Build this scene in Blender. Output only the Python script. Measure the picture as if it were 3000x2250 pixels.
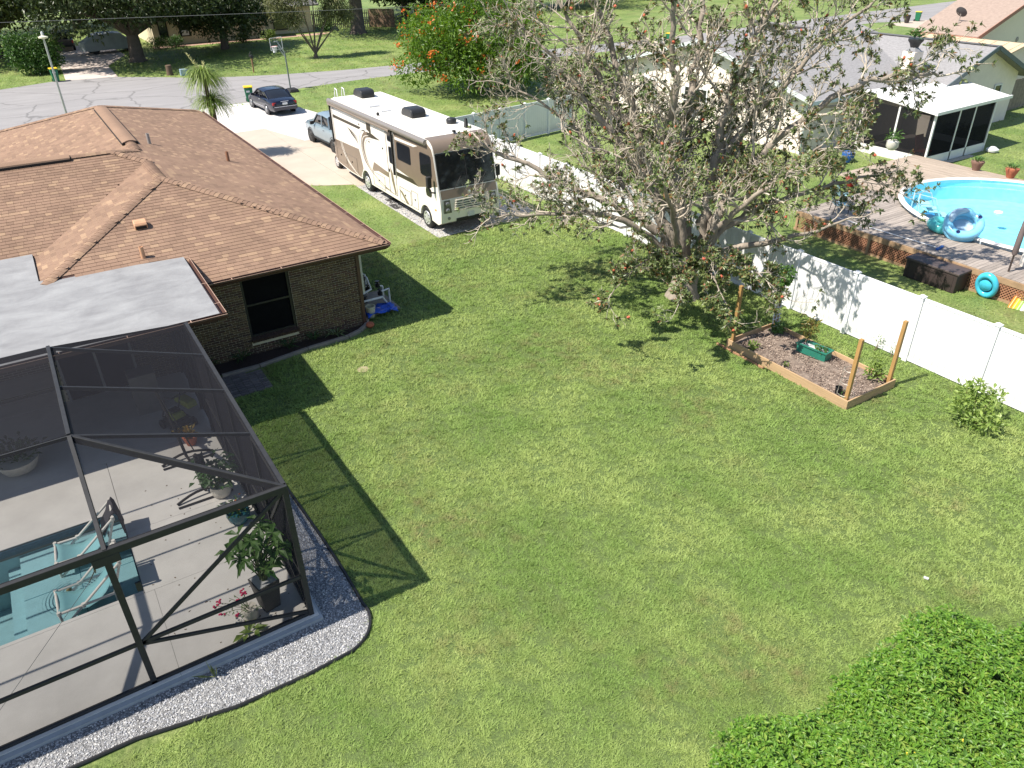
import bpy, math, random
import numpy as np
from mathutils import Vector, Matrix
sc = bpy.context.scene
for o in list(bpy.data.objects): bpy.data.objects.remove(o)
R_ = math.radians
# ------------------------------------------------------------------ camera
def cam_matrix(yaw, pitch, roll, loc):
    cy, sy, cp, sp = math.cos(yaw), math.sin(yaw), math.cos(pitch), math.sin(pitch)
    f = Vector((sy*cp, cy*cp, -sp)); r = Vector((cy, -sy, 0)); d = f.cross(r)
    cr, sr = math.cos(roll), math.sin(roll)
    r2 = cr*r + sr*d; d2 = -sr*r + cr*d
    m = Matrix((r2, -d2, -f)).transposed().to_4x4(); m.translation = Vector(loc)
    return m
CAM = Vector((0, 0, 10.2))
cd = bpy.data.cameras.new('camera'); cam = bpy.data.objects.new('camera', cd)
sc.collection.objects.link(cam); sc.camera = cam
cam.matrix_world = cam_matrix(R_(31.997), R_(31.183), R_(0.927), CAM)
cd.sensor_width = 36; cd.lens = 2223.1/3000*36; cd.clip_end = 2000; cd.clip_start = 0.1
# ------------------------------------------------------------------ light
SUN = Vector((-0.72, 0.11, 1.0)).normalized()
w = bpy.data.worlds.new('World'); sc.world = w; w.use_nodes = True
nt = w.node_tree; bg = nt.nodes['Background']
sky = nt.nodes.new('ShaderNodeTexSky'); sky.sky_type = 'NISHITA'; sky.sun_disc = False
sky.sun_elevation = math.asin(SUN.z); sky.sun_rotation = math.atan2(SUN.x, SUN.y)
sky.air_density = 1.0; sky.dust_density = 0.6; sky.ozone_density = 1.0
nt.links.new(sky.outputs[0], bg.inputs[0]); bg.inputs[1].default_value = 0.095
sd = bpy.data.lights.new('sun', 'SUN'); sd.energy = 4.6; sd.angle = R_(0.53); sd.color = (1.0, 0.94, 0.85)
so = bpy.data.objects.new('sun', sd); sc.collection.objects.link(so)
so.rotation_euler = SUN.to_track_quat('Z', 'Y').to_euler(); so.location = (-20, 5, 40)
sc.view_settings.view_transform = 'Standard'; sc.view_settings.look = 'None'
sc.view_settings.exposure = 0.88; sc.view_settings.gamma = 1.0
sc.render.engine = 'CYCLES'
try:
    sc.cycles.transparent_max_bounces = 16; sc.cycles.max_bounces = 7; sc.cycles.diffuse_bounces = 2; sc.cycles.glossy_bounces = 3; sc.cycles.transmission_bounces = 4
except Exception: pass
rng = random.Random(7); npr = np.random.default_rng(11)
# ------------------------------------------------------------------ materials
def S(r, g, b):
    f = lambda c: (c/255/12.92) if c/255 <= .04045 else ((c/255+.055)/1.055)**2.4
    return (f(r), f(g), f(b))
MT = {}
def newmat(name):
    m = bpy.data.materials.new(name); m.use_nodes = True
    return m, m.node_tree, m.node_tree.nodes['Principled BSDF']
def N(nt, t, **kw):
    n = nt.nodes.new(t)
    for k, v in kw.items():
        if k in n.bl_rna.properties.keys(): setattr(n, k, v)
        else: n.inputs[k].default_value = v
    return n
def c4(c, k=1): return (min(c[0]*k, 1), min(c[1]*k, 1), min(c[2]*k, 1), 1)
def mat(name, col=(.5, .5, .5), rough=.6, metal=0, var=.12, scale=6, bump=0, bs=60, col2=None, rnd=0, stretch=None, spec=.5, coat=0, trans=0):
    if name in MT: return MT[name]
    m, nt, b = newmat(name)
    L = nt.links.new
    g = N(nt, 'ShaderNodeNewGeometry'); src = g.outputs['Position']
    if stretch:
        mp = N(nt, 'ShaderNodeMapping'); mp.inputs['Scale'].default_value = stretch; L(src, mp.inputs[0]); src = mp.outputs[0]
    n = N(nt, 'ShaderNodeTexNoise', Scale=scale, Detail=6.0, Roughness=.62); L(src, n.inputs['Vector'])
    rp = N(nt, 'ShaderNodeValToRGB'); L(n.outputs[0], rp.inputs[0])
    rp.color_ramp.elements[0].position = .3; rp.color_ramp.elements[1].position = .7
    rp.color_ramp.elements[0].color = c4(col, 1-var); rp.color_ramp.elements[1].color = c4(col2 if col2 else col, 1 if col2 else 1+var)
    out = rp.outputs[0]
    if rnd:
        oi = N(nt, 'ShaderNodeObjectInfo'); mr = N(nt, 'ShaderNodeMapRange'); L(oi.outputs['Random'], mr.inputs[0])
        mr.inputs[3].default_value = 1-rnd; mr.inputs[4].default_value = 1+rnd
        hs = N(nt, 'ShaderNodeHueSaturation'); L(out, hs.inputs['Color']); L(mr.outputs[0], hs.inputs['Value']); out = hs.outputs[0]
    L(out, b.inputs['Base Color']); b.inputs['Roughness'].default_value = rough; b.inputs['Metallic'].default_value = metal
    b.inputs['Specular IOR Level'].default_value = spec; b.inputs['Coat Weight'].default_value = coat
    if bump:
        n2 = N(nt, 'ShaderNodeTexNoise', Scale=bs, Detail=4.0); L(src, n2.inputs['Vector'])
        bp = N(nt, 'ShaderNodeBump', Strength=bump, Distance=.02); L(n2.outputs[0], bp.inputs['Height']); L(bp.outputs[0], b.inputs['Normal'])
    MT[name] = m
    return m
def leafmat(name, col, col2, rough=.45, trans=.25, scale=9, var=.3, spec=.4):
    """leaf: two greens mixed by fine position noise, part of the light passing through"""
    if name in MT: return MT[name]
    m, nt, b = newmat(name); L = nt.links.new
    g = N(nt, 'ShaderNodeNewGeometry')
    n = N(nt, 'ShaderNodeTexNoise', Scale=scale, Detail=3.0); L(g.outputs['Position'], n.inputs['Vector'])
    rp = N(nt, 'ShaderNodeValToRGB'); L(n.outputs[0], rp.inputs[0])
    e = rp.color_ramp.elements; e[0].position = .32; e[1].position = .68; e[0].color = c4(col); e[1].color = c4(col2)
    L(rp.outputs[0], b.inputs['Base Color']); b.inputs['Roughness'].default_value = rough; b.inputs['Specular IOR Level'].default_value = spec
    t = N(nt, 'ShaderNodeBsdfTranslucent'); hs = N(nt, 'ShaderNodeHueSaturation', Saturation=1.15, Value=1.3); L(rp.outputs[0], hs.inputs['Color']); L(hs.outputs[0], t.inputs[0])
    mx = N(nt, 'ShaderNodeMixShader'); mx.inputs[0].default_value = trans
    L(b.outputs[0], mx.inputs[1]); L(t.outputs[0], mx.inputs[2]); L(mx.outputs[0], nt.nodes['Material Output'].inputs[0])
    MT[name] = m; return m
# ------------------------------------------------------------------ mesh builder
def frame(d):
    d = Vector(d).normalized(); u = Vector((0, 0, 1)) if abs(d.z) < .95 else Vector((1, 0, 0))
    a = d.cross(u).normalized(); return a, a.cross(d).normalized(), d
class MB:
    def __init__(s): s.v = []; s.f = []; s.mi = []; s.t = []
    def add(s, vs, fs, mi=0, t=0.5):
        o = len(s.v); s.v += [tuple(p) for p in vs]; s.f += [tuple(i+o for i in f) for f in fs]
        s.mi += [mi]*len(fs); s.t += [t]*len(fs); return s
    def box(s, c, d, rz=0, mi=0, tap=1.0, M=None, t=.5):
        x, y, z = d[0]/2, d[1]/2, d[2]/2; vs = []
        for k, (zz, q) in enumerate(((-z, 1), (z, tap))):
            for a, b in ((-1, -1), (1, -1), (1, 1), (-1, 1)): vs.append(Vector((a*x*q, b*y*q, zz)))
        m = M if M is not None else Matrix.Rotation(rz, 3, 'Z')
        vs = [m @ p + Vector(c) for p in vs]
        return s.add(vs, [(3, 2, 1, 0), (4, 5, 6, 7), (0, 1, 5, 4), (1, 2, 6, 5), (2, 3, 7, 6), (3, 0, 4, 7)], mi, t)
    def b2(s, p, q, mi=0, t=.5):
        return s.box([(a+b)/2 for a, b in zip(p, q)], [abs(b-a) for a, b in zip(p, q)], mi=mi, t=t)
    def bar(s, a, b, w, h, mi=0, t=.5):
        a = Vector(a); b = Vector(b); A, B, D = frame(b-a); vs = []
        for p in (a, b):
            for i, j in ((-1, -1), (1, -1), (1, 1), (-1, 1)): vs.append(p + A*i*w/2 + B*j*h/2)
        return s.add(vs, [(0, 1, 2, 3), (7, 6, 5, 4), (4, 5, 1, 0), (5, 6, 2, 1), (6, 7, 3, 2), (7, 4, 0, 3)], mi, t)
    def tube(s, pts, rad, n=8, caps=True, mi=0, t=.5):
        pts = [Vector(p) for p in pts]; k = len(pts)
        rad = list(rad) if hasattr(rad, '__len__') else [rad]*k
        vs = []; ref = None
        for i in range(k):
            d = (pts[min(i+1, k-1)] - pts[max(i-1, 0)])
            if d.length < 1e-9: d = Vector((0, 0, 1))
            d.normalize()
            if ref is None: A = frame(d)[0]
            else:
                A = ref - d*ref.dot(d)
                A = A.normalized() if A.length > 1e-6 else frame(d)[0]
            ref = A; B = d.cross(A)
            for j in range(n):
                th = 2*math.pi*j/n; vs.append(pts[i] + (A*math.cos(th)+B*math.sin(th))*rad[i])
        fs = []
        for i in range(k-1):
            for j in range(n): fs.append((i*n+j, i*n+(j+1) % n, (i+1)*n+(j+1) % n, (i+1)*n+j))
        if caps: fs += [tuple(range(n-1, -1, -1)), tuple(range((k-1)*n, k*n))]
        return s.add(vs, fs, mi, t)
    def lathe(s, prof, c=(0, 0, 0), n=20, mi=0, M=None, t=.5):
        vs = []; k = len(prof)
        for r, z in prof:
            for j in range(n):
                th = 2*math.pi*j/n; p = Vector((r*math.cos(th), r*math.sin(th), z))
                if M is not None: p = M @ p
                vs.append(p + Vector(c))
        fs = []
        for i in range(k-1):
            for j in range(n): fs.append((i*n+j, i*n+(j+1) % n, (i+1)*n+(j+1) % n, (i+1)*n+j))
        fs += [tuple(range(n-1, -1, -1)), tuple(range((k-1)*n, k*n))]
        return s.add(vs, fs, mi, t)
    def prism(s, poly, z0, z1, mi=0, t=.5):
        n = len(poly)
        vs = [(x, y, z0) for x, y in poly] + [(x, y, z1) for x, y in poly]
        fs = [tuple(range(n-1, -1, -1)), tuple(range(n, 2*n))] + [(i, (i+1) % n, n+(i+1) % n, n+i) for i in range(n)]
        return s.add(vs, fs, mi, t)
    def xprism(s, poly, x0, x1, mi=0, t=.5):
        """polygon in (y,z) extruded along x"""
        n = len(poly)
        vs = [(x0, y, z) for y, z in poly] + [(x1, y, z) for y, z in poly]
        fs = [tuple(range(n)), tuple(range(2*n-1, n-1, -1))] + [(i, n+i, n+(i+1) % n, (i+1) % n) for i in range(n)]
        return s.add(vs, fs, mi, t)
    def poly(s, pts, mi=0, t=.5): return s.add(pts, [tuple(range(len(pts)))], mi, t)
    def torus(s, c, R, r, n=28, k=12, M=None, mi=0, sq=1.0):
        vs = []; fs = []
        for i in range(n):
            a = 2*math.pi*i/n
            for j in range(k):
                b = 2*math.pi*j/k; p = Vector(((R+r*math.cos(b))*math.cos(a), (R+r*math.cos(b))*math.sin(a)*sq, r*math.sin(b)))
                if M is not None: p = M @ p
                vs.append(p + Vector(c))
        for i in range(n):
            for j in range(k): fs.append((i*k+j, ((i+1) % n)*k+j, ((i+1) % n)*k+(j+1) % k, i*k+(j+1) % k))
        return s.add(vs, fs, mi)
    def mesh(s, name, mats, smooth=None, tint=False):
        me = bpy.data.meshes.new(name); me.from_pydata(s.v, [], s.f)
        for m in (mats if isinstance(mats, (list, tuple)) else [mats]): me.materials.append(m)
        if any(s.mi): me.polygons.foreach_set('material_index', s.mi)
        if tint:
            at = me.attributes.new('tint', 'FLOAT', 'FACE'); at.data.foreach_set('value', s.t)
        if smooth is not None:
            me.polygons.foreach_set('use_smooth', [True]*len(s.f)); me.set_sharp_from_angle(angle=R_(smooth))
        me.update(); return me
    def build(s, name, mats, parent=None, smooth=None, bevel=0, seg=2, tint=False):
        return link(name, s.mesh(name, mats, smooth, tint), parent, bevel, seg)
def link(name, me, parent=None, bevel=0, seg=2):
    o = bpy.data.objects.new(name, me); sc.collection.objects.link(o)
    if parent is not None: o.parent = parent; o.matrix_parent_inverse = pinv(parent)
    if bevel:
        b = o.modifiers.new('bevel', 'BEVEL'); b.width = bevel; b.segments = seg; b.limit_method = 'ANGLE'; b.angle_limit = R_(40)
    return o
def pmat(o):
    m = Matrix.LocRotScale(o.location, o.rotation_euler, o.scale)
    if o.parent: m = pmat(o.parent) @ o.matrix_parent_inverse @ m
    return m
def pinv(o): return pmat(o).inverted()
def tag(o, label, cat, group=None):
    o['label'] = label; o['category'] = cat
    if group: o['group'] = group
    return o
def thing(name, label, cat, loc=(0, 0, 0), rz=0, group=None):
    o = bpy.data.objects.new(name, None); sc.collection.objects.link(o); o.empty_display_size = .2
    o.location = loc; o.rotation_euler = (0, 0, rz)
    return tag(o, label, cat, group)
def part(name, mb, mats, root, **k):
    """mesh given in the thing's local coordinates"""
    o = mb.build(name, mats, None, **k); o.parent = root; return o
def struct(name, mb, mats, **k):
    o = mb.build(name, mats, **k); o['kind'] = 'structure'; return o
def inst(name, me, parent, M):
    o = bpy.data.objects.new(name, me); sc.collection.objects.link(o); o.parent = parent
    o.matrix_local = M; return o
def rawmesh(name, V, F, mats, smooth=False, mi=None, tint=None):
    """fast path: numpy verts, equal-size faces"""
    V = np.asarray(V, np.float32); F = np.asarray(F, np.int32); k = F.shape[1]
    me = bpy.data.meshes.new(name); me.vertices.add(len(V)); me.vertices.foreach_set('co', V.ravel())
    me.loops.add(F.size); me.loops.foreach_set('vertex_index', F.ravel())
    me.polygons.add(len(F)); me.polygons.foreach_set('loop_start', np.arange(0, F.size, k, dtype=np.int32))
    for m in (mats if isinstance(mats, (list, tuple)) else [mats]): me.materials.append(m)
    if mi is not None: me.polygons.foreach_set('material_index', np.asarray(mi, np.int32))
    if tint is not None:
        at = me.attributes.new('tint', 'FLOAT', 'FACE'); at.data.foreach_set('value', np.asarray(tint, np.float32))
    if smooth: me.polygons.foreach_set('use_smooth', [True]*len(F))
    if not smooth: me.shade_flat()
    me.update(calc_edges=True); me.validate(); return me
# ------------------------------------------------------------------ leaves (vectorised)
def leaves(P, D, Nn, L, W, droop=.15, curl=.0):
    """one leaf per row: base P, direction D, normal Nn, length L, width W -> verts, quads (two per leaf, folded along the blade)"""
    P = np.asarray(P, float); n = len(P)
    D = D/np.linalg.norm(D, axis=1, keepdims=True)
    Sd = np.cross(D, Nn); Sd /= np.maximum(np.linalg.norm(Sd, axis=1, keepdims=True), 1e-6); Nn = np.cross(Sd, D)
    L = np.broadcast_to(np.asarray(L, float), (n,))[:, None]; W = np.broadcast_to(np.asarray(W, float), (n,))[:, None]
    mid = P + D*L*.5; tip = P + D*L - np.array([0, 0, 1.])*L*droop
    V = np.stack([P, mid + Sd*W*.5 + Nn*W*.12, tip, mid - Sd*W*.5 + Nn*W*.12, mid - Nn*W*.1], 1).reshape(-1, 3)
    b = np.arange(n)[:, None]*5
    F = np.concatenate([b+np.array([[0, 1, 4]]), b+np.array([[1, 2, 4]]), b+np.array([[2, 3, 4]]), b+np.array([[3, 0, 4]])], 0)
    return V, F
def unit(n):
    v = npr.normal(size=(n, 3)); return v/np.linalg.norm(v, axis=1, keepdims=True)
def cat_geo(parts):
    V = []; F = []; M = []; o = 0
    for v, f, m in parts:
        V.append(v); F.append(f+o); M.append(np.full(len(f), m)); o += len(v)
    return np.concatenate(V), np.concatenate(F), np.concatenate(M)
def foliage(blobs, n, L, W, up=.35, out=.6, shell=.55):
    """leaf positions in ellipsoidal clumps ((cx,cy,cz),(rx,ry,rz))"""
    wts = np.array([r[0]*r[1]*r[2] for c, r in blobs])**(2/3); wts /= wts.sum()
    ks = npr.choice(len(blobs), n, p=wts); u = unit(n)
    rad = shell + (1-shell)*npr.random(n)**.7; rad = np.where(npr.random(n) < .12, rad*npr.random(n), rad)
    C = np.array([b[0] for b in blobs])[ks]; Rr = np.array([b[1] for b in blobs])[ks]
    lump = 1 + .16*np.sin(u[:, :1]*7+ks[:, None])*np.sin(u[:, 1:2]*6+1.7*ks[:, None]) + .10*np.sin(u[:, 2:]*11+ks[:, None])
    P = C + u*Rr*rad[:, None]*lump
    D = unit(n)*1.0 + u*out + np.array([0, 0, 1.])*up*.3; Nn = unit(n)*.8 + np.array([0, 0, 1.])*up*2 + u*.5
    k = .7+.6*npr.random(n)
    return leaves(P, D, Nn, L*k, W*k)
# ================================================================== SETTING
def grass_color(nt, far=False):
    L = nt.links.new; g = N(nt, 'ShaderNodeNewGeometry'); pos = g.outputs['Position']
    def nz(scale, det=4.0, rough=.6):
        n = N(nt, 'ShaderNodeTexNoise', Scale=scale, Detail=det, Roughness=rough); L(pos, n.inputs['Vector']); return n.outputs[0]
    def ramp(src, p0, p1, a, b):
        r = N(nt, 'ShaderNodeValToRGB'); L(src, r.inputs[0]); e = r.color_ramp.elements
        e[0].position = p0; e[1].position = p1; e[0].color = a; e[1].color = b; return r.outputs[0]
    def mix(f, a, b):
        m = N(nt, 'ShaderNodeMix', data_type='RGBA'); L(f, m.inputs['Factor']); L(a, m.inputs['A']); L(b, m.inputs['B']); return m.outputs['Result']
    A = ramp(nz(14 if far else 95, 2.0), .3, .7, (.105, .190, .036, 1), (.355, .485, .135, 1))
    B = ramp(nz(11 if far else 85, 2.0), .3, .7, (.19, .275, .06, 1), (.52, .60, .215, 1))
    c = mix(ramp(nz(.42, 5.0), .40, .62, (0, 0, 0, 1), (1, 1, 1, 1)), A, B)
    dry = ramp(nz(60, 2.0), .3, .7, (.16, .125, .06, 1), (.36, .29, .15, 1))
    md = N(nt, 'ShaderNodeMath', operation='MULTIPLY'); L(ramp(nz(.30, 3.0), .50, .68, (0, 0, 0, 1), (1, 1, 1, 1)), md.inputs[0])
    L(ramp(nz(2.6, 5.0), .42, .68, (0, 0, 0, 1), (.9, .9, .9, 1)), md.inputs[1])
    c = mix(md.outputs[0], c, dry)
    sp = N(nt, 'ShaderNodeSeparateXYZ'); L(pos, sp.inputs[0])          # faint mowing stripes, the blades laid alternately
    wv = N(nt, 'ShaderNodeMath', operation='MULTIPLY_ADD'); L(sp.outputs[1], wv.inputs[0]); wv.inputs[1].default_value = -.16; L(sp.outputs[0], wv.inputs[2])
    w2 = N(nt, 'ShaderNodeMath', operation='MULTIPLY'); L(wv.outputs[0], w2.inputs[0]); w2.inputs[1].default_value = 5.6; sn = N(nt, 'ShaderNodeMath', operation='SINE'); L(w2.outputs[0], sn.inputs[0])
    mr = N(nt, 'ShaderNodeMapRange'); L(sn.outputs[0], mr.inputs[0]); mr.inputs[1].default_value = -.6; mr.inputs[2].default_value = .6; mr.inputs[3].default_value = .955*(.62 if far else 1.06); mr.inputs[4].default_value = 1.045*(.62 if far else 1.06)
    hs = N(nt, 'ShaderNodeHueSaturation'); L(c, hs.inputs['Color']); L(mr.outputs[0], hs.inputs['Value']); return hs.outputs[0]
def grass_mat(name, trans, far=False):
    m, nt, b = newmat(name); L = nt.links.new; c = grass_color(nt, far)
    L(c, b.inputs['Base Color']); b.inputs['Roughness'].default_value = .62; b.inputs['Specular IOR Level'].default_value = .28
    if trans:
        t = N(nt, 'ShaderNodeBsdfTranslucent'); L(c, t.inputs[0]); mx = N(nt, 'ShaderNodeMixShader'); mx.inputs[0].default_value = trans
        L(b.outputs[0], mx.inputs[1]); L(t.outputs[0], mx.inputs[2]); L(mx.outputs[0], nt.nodes['Material Output'].inputs[0])
    else:
        g = N(nt, 'ShaderNodeNewGeometry'); n = N(nt, 'ShaderNodeTexNoise', Scale=22.0, Detail=6.0, Roughness=.75); L(g.outputs['Position'], n.inputs['Vector'])
        bp = N(nt, 'ShaderNodeBump', Strength=.9, Distance=.06); L(n.outputs[0], bp.inputs['Height']); L(bp.outputs[0], b.inputs['Normal'])
    return m
M_lawn = grass_mat('lawn_soil_green', 0, True); M_blade = grass_mat('grass_blade', .40)
gx, gy = (-300, -9.0, -.45, 420), (-80, 11.78, 14.42, 500); gm = MB(); gv = [(x, y, 0) for y in gy for x in gx]      # one sheet with an opening for the pool
gm.add(gv, [(j*4+i, j*4+i+1, j*4+i+5, j*4+i+4) for j in range(3) for i in range(3) if (i, j) != (1, 1)])
struct('ground', gm, M_lawn)
# --- street with a turning circle in front of the house
M_asph0 = mat('asphalt', S(140, 137, 136), .9, var=.11, scale=.45, bump=.35, bs=90, stretch=(.5, 2.2, 1))
M_asph = M_asph0; nt = M_asph.node_tree; L = nt.links.new; bb_ = nt.nodes['Principled BSDF']; src_ = bb_.inputs['Base Color'].links[0].from_socket      # crack lines in the old asphalt
g = N(nt, 'ShaderNodeNewGeometry'); dn = N(nt, 'ShaderNodeTexNoise', Scale=.8, Detail=4.0); L(g.outputs['Position'], dn.inputs['Vector']); av = N(nt, 'ShaderNodeVectorMath', operation='ADD'); L(g.outputs['Position'], av.inputs[0]); L(dn.outputs['Color'], av.inputs[1])
vo = N(nt, 'ShaderNodeTexVoronoi', Scale=.22, feature='DISTANCE_TO_EDGE'); L(av.outputs[0], vo.inputs['Vector']); cr = N(nt, 'ShaderNodeMapRange'); L(vo.outputs['Distance'], cr.inputs[0]); cr.inputs[1].default_value = .004; cr.inputs[2].default_value = .022; cr.inputs[3].default_value = .62; cr.inputs[4].default_value = 1
hs = N(nt, 'ShaderNodeHueSaturation'); L(src_, hs.inputs['Color']); L(cr.outputs[0], hs.inputs['Value']); L(hs.outputs[0], bb_.inputs['Base Color'])
far_e = [(-60, 76), (-20, 73), (-.2, 72.4), (3.4, 73.9), (7.8, 73.4), (10.5, 71.2), (13, 68.9), (16, 67.2), (18.8, 66.1), (24.4, 64.9), (29, 64.6), (60, 63.6), (86, 66), (130, 69), (240, 72)]
near_e = [(240, 50), (130, 54), (94, 55.3), (86.9, 58.6), (60, 59.6), (27.7, 59.9), (23.2, 59.6), (18.1, 58.8), (15.3, 57.1), (14.4, 56.0), (11.9, 55.9), (8, 55), (3, 53), (-6, 53), (-20, 56), (-60, 60)]
struct('street', MB().poly([(x, y, .006) for x, y in far_e+near_e]), M_asph)
M_conc = mat('driveway_concrete', S(178, 165, 150), .85, var=.07, scale=.9, bump=.15, bs=50)
slabs = MB()
for poly in ([(4, 41.4), (7.6, 34.6), (10.6, 34.5), (11.2, 34.05), (12.4, 33.4), (12.4, 41.2), (4, 41.4)][:-1],
             [(4, 41.42), (12.4, 41.22), (12.4, 47.25), (4, 47.0)],
             [(12.42, 33.0), (17.0, 33.0), (17.0, 41.2), (12.42, 41.2)], [(12.42, 41.22), (17.0, 41.22), (16.6, 43), (13.4, 42.9), (12.42, 47.2)]):
    slabs.prism(poly, -.1, .018)
struct('driveway', slabs, M_conc)
def gravel_mat(name, a, b, scale, bump=.8):
    m, nt, bs = newmat(name); L = nt.links.new; g = N(nt, 'ShaderNodeNewGeometry')
    v = N(nt, 'ShaderNodeTexVoronoi', Scale=scale); L(g.outputs['Position'], v.inputs['Vector'])
    r = N(nt, 'ShaderNodeValToRGB'); L(v.outputs['Color'], r.inputs[0]); r.color_ramp.elements[0].color = c4(a); r.color_ramp.elements[1].color = c4(b)
    L(r.outputs[0], bs.inputs['Base Color']); bs.inputs['Roughness'].default_value = .8
    bp = N(nt, 'ShaderNodeBump', Strength=bump, Distance=.02); bp.invert = True; L(v.outputs['Distance'], bp.inputs['Height']); L(bp.outputs[0], bs.inputs['Normal'])
    return m
M_shell = gravel_mat('white_shell', S(160, 155, 152), S(226, 222, 218), 22)
struct('shell_apron', MB().poly([(x, y, .011) for x, y in [(4, 47.05), (12.42, 47.25), (13.42, 42.95), (16.6, 43.05), (16.7, 49.3), (16.1, 53), (15.4, 57), (14.4, 55.9), (11.9, 55.8), (8, 54.8), (4, 53.2)]]), M_shell)
M_pad = gravel_mat('pad_gravel', S(140, 137, 133), S(206, 202, 196), 30)
struct('parking_pad', MB().poly([(x, y, .012) for x, y in [(12.38, 24.9), (17.2, 25.25), (17.2, 33.2), (12.4, 33.2)]]), M_pad)
# across the street: neighbour's driveway, and the far one on the right
struct('far_driveway', MB().poly([(x, y, .014) for x, y in [(4.4, 73.7), (8.2, 73.2), (8.4, 80), (10.8, 86.5), (10.6, 96), (4.6, 98), (4.9, 84)]]), mat('far_drive', S(196, 182, 172), .9, var=.15, scale=.8))
struct('house_path', MB().poly([(x, y, .01) for x, y in [(14, 89.2), (32, 89.6), (33.5, 91.2), (14, 91)]]), mat('mulch_path', S(172, 140, 122), .9, var=.25, scale=1.5))
struct('front_driveway', MB().poly([(x, y, .01) for x, y in [(84, 45), (98, 45), (93, 57), (86, 57)]]), M_conc)
# --- gravel border round the pool cage with black edging
def arc(c, r, a0, a1, n): return [(c[0]+r*math.cos(R_(a0+(a1-a0)*i/n)), c[1]+r*math.sin(R_(a0+(a1-a0)*i/n))) for i in range(n+1)]
edge = [(2.55, 16.4), (2.62, 15.2), (2.63, 13.5), (2.72, 11.4), (2.74, 10.3)] + arc((2.02, 9.27), .72, 12, -78, 10)[0:] + [(1.4, 8.52), (.3, 8.55), (-1.1, 8.82), (-2.2, 8.84), (-9, 8.9)]
bed = edge + [(-9, 9.6), (1.95, 9.6), (1.95, 16.4)]
struct('gravel_bed', MB().poly([(x, y, .02) for x, y in bed]), gravel_mat('bed_base', S(80, 80, 82), S(150, 150, 150), 32))
ed = MB(); ed.tube([(x, y, .035) for x, y in edge], .03, 6)
tag(ed.build('garden_edging', mat('black_plastic', (.012, .012, .013), .5)), 'black plastic edging strip curving round the grey gravel', 'edging')
def inpoly(P, poly):
    x, y = P[:, 0], P[:, 1]; ins = np.zeros(len(P), bool); n = len(poly)
    for i in range(n):
        x1, y1 = poly[i]; x2, y2 = poly[(i+1) % n]
        if y1 == y2: continue
        c = ((y1 > y) != (y2 > y)) & (x < (x2-x1)*(y-y1)/(y2-y1)+x1); ins ^= c
    return ins
def stones(name, poly, n, size, mats, z=.02, label=None):
    poly = np.array(poly); lo, hi = poly.min(0), poly.max(0)
    P = lo + (hi-lo)*npr.random((n, 2)); P = P[inpoly(P, poly.tolist())]; n = len(P)
    base = np.array([[1, 0, 0], [0, 1, 0], [-1, 0, 0], [0, -1, 0], [0, 0, .75], [0, 0, -.5]])
    s = size*(.55+.9*npr.random((n, 1, 1)))*np.array([1, .75, .6])*(.7+.6*npr.random((n, 6, 1)))
    V = base[None]*s; a = npr.random(n)*6.28; ca, sa = np.cos(a), np.sin(a); tl = npr.normal(size=n)*.5; ct, st = np.cos(tl), np.sin(tl)
    y, zz = V[..., 1]*ct[:, None]-V[..., 2]*st[:, None], V[..., 1]*st[:, None]+V[..., 2]*ct[:, None]
    X = V[..., 0]*ca[:, None]-y*sa[:, None]+P[:, :1]; Y = V[..., 0]*sa[:, None]+y*ca[:, None]+P[:, 1:]
    Z = zz + z + size*.2 + size*.5*npr.random((n, 1))
    V = np.stack([X, Y, Z], -1).reshape(-1, 3); b = (np.arange(n)*6)[:, None]
    F = np.concatenate([b+np.array([t]) for t in ((0, 1, 4), (1, 2, 4), (2, 3, 4), (3, 0, 4), (1, 0, 5), (2, 1, 5), (3, 2, 5), (0, 3, 5))], 0)
    mi = np.tile(npr.integers(0, len(mats), n), 8)
    o = link(name, rawmesh(name, V, F, mats, mi=mi)); o['kind'] = 'stuff'; o['label'] = label; o['category'] = 'gravel'; return o
vis_bed = edge[:-1] + [(-3.4, 8.88), (-3.4, 9.55), (1.97, 9.55), (1.97, 16.4)]
GM = [mat('stone_%d' % i, S(*c), .75, var=.15, scale=40) for i, c in enumerate(((178, 178, 177), (194, 192, 188), (160, 161, 163), (136, 138, 141), (170, 170, 174)))]
stones('gravel', vis_bed, 52000, .0155, GM, label='loose white and grey gravel around the pool cage')
stones('pad_stones', [(12.38, 24.9), (13.1, 24.95), (17.2, 25.25), (17.2, 25.9), (12.9, 25.6), (12.95, 33.1), (12.4, 33.1)], 9000, .03, GM[:3]+[GM[4]], z=.012, label='pale crushed stone edging the motorhome parking pad')
# --- lawn grass: every blade is real; fewer and broader blades farther off
EXC = [[(x, y) for x, y in bed], [(-9, 8.6), (2.1, 8.6), (2.1, 19.2), (-9, 19.2)], [(2.68, 17.55), (3.62, 17.55), (3.62, 18.85), (7.05, 19.05), (7.3, 19.8), (7.2, 24), (7.2, 42), (-9, 42), (-9, 16)],
       [(12.36, 24.88), (17.2, 25.23), (17.2, 33.2), (12.36, 33.2)], [(3, 34.7), (10.6, 34.52), (11.2, 34.07), (12.4, 33.4), (17.0, 33.0), (17.0, 43), (16.75, 49.3), (16.1, 53), (3, 60)], [(14.98, 8.72), (16.95, 8.72), (16.95, 12.7), (14.98, 12.7)],
       [(24.3, 5), (34.9, 5), (34.9, 17.2), (36, 20.4), (29.5, 20.4), (29, 19), (24.3, 17.95)], [(32.6, 24.7), (60, 23.6), (60, 50), (32.6, 42)], [(35.8, 20), (44, 20), (44, 26), (35.8, 26)], far_e+near_e]
def keep(P):
    k = np.ones(len(P), bool)
    for e in EXC: k &= ~inpoly(P, e)
    return P[k]
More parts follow.
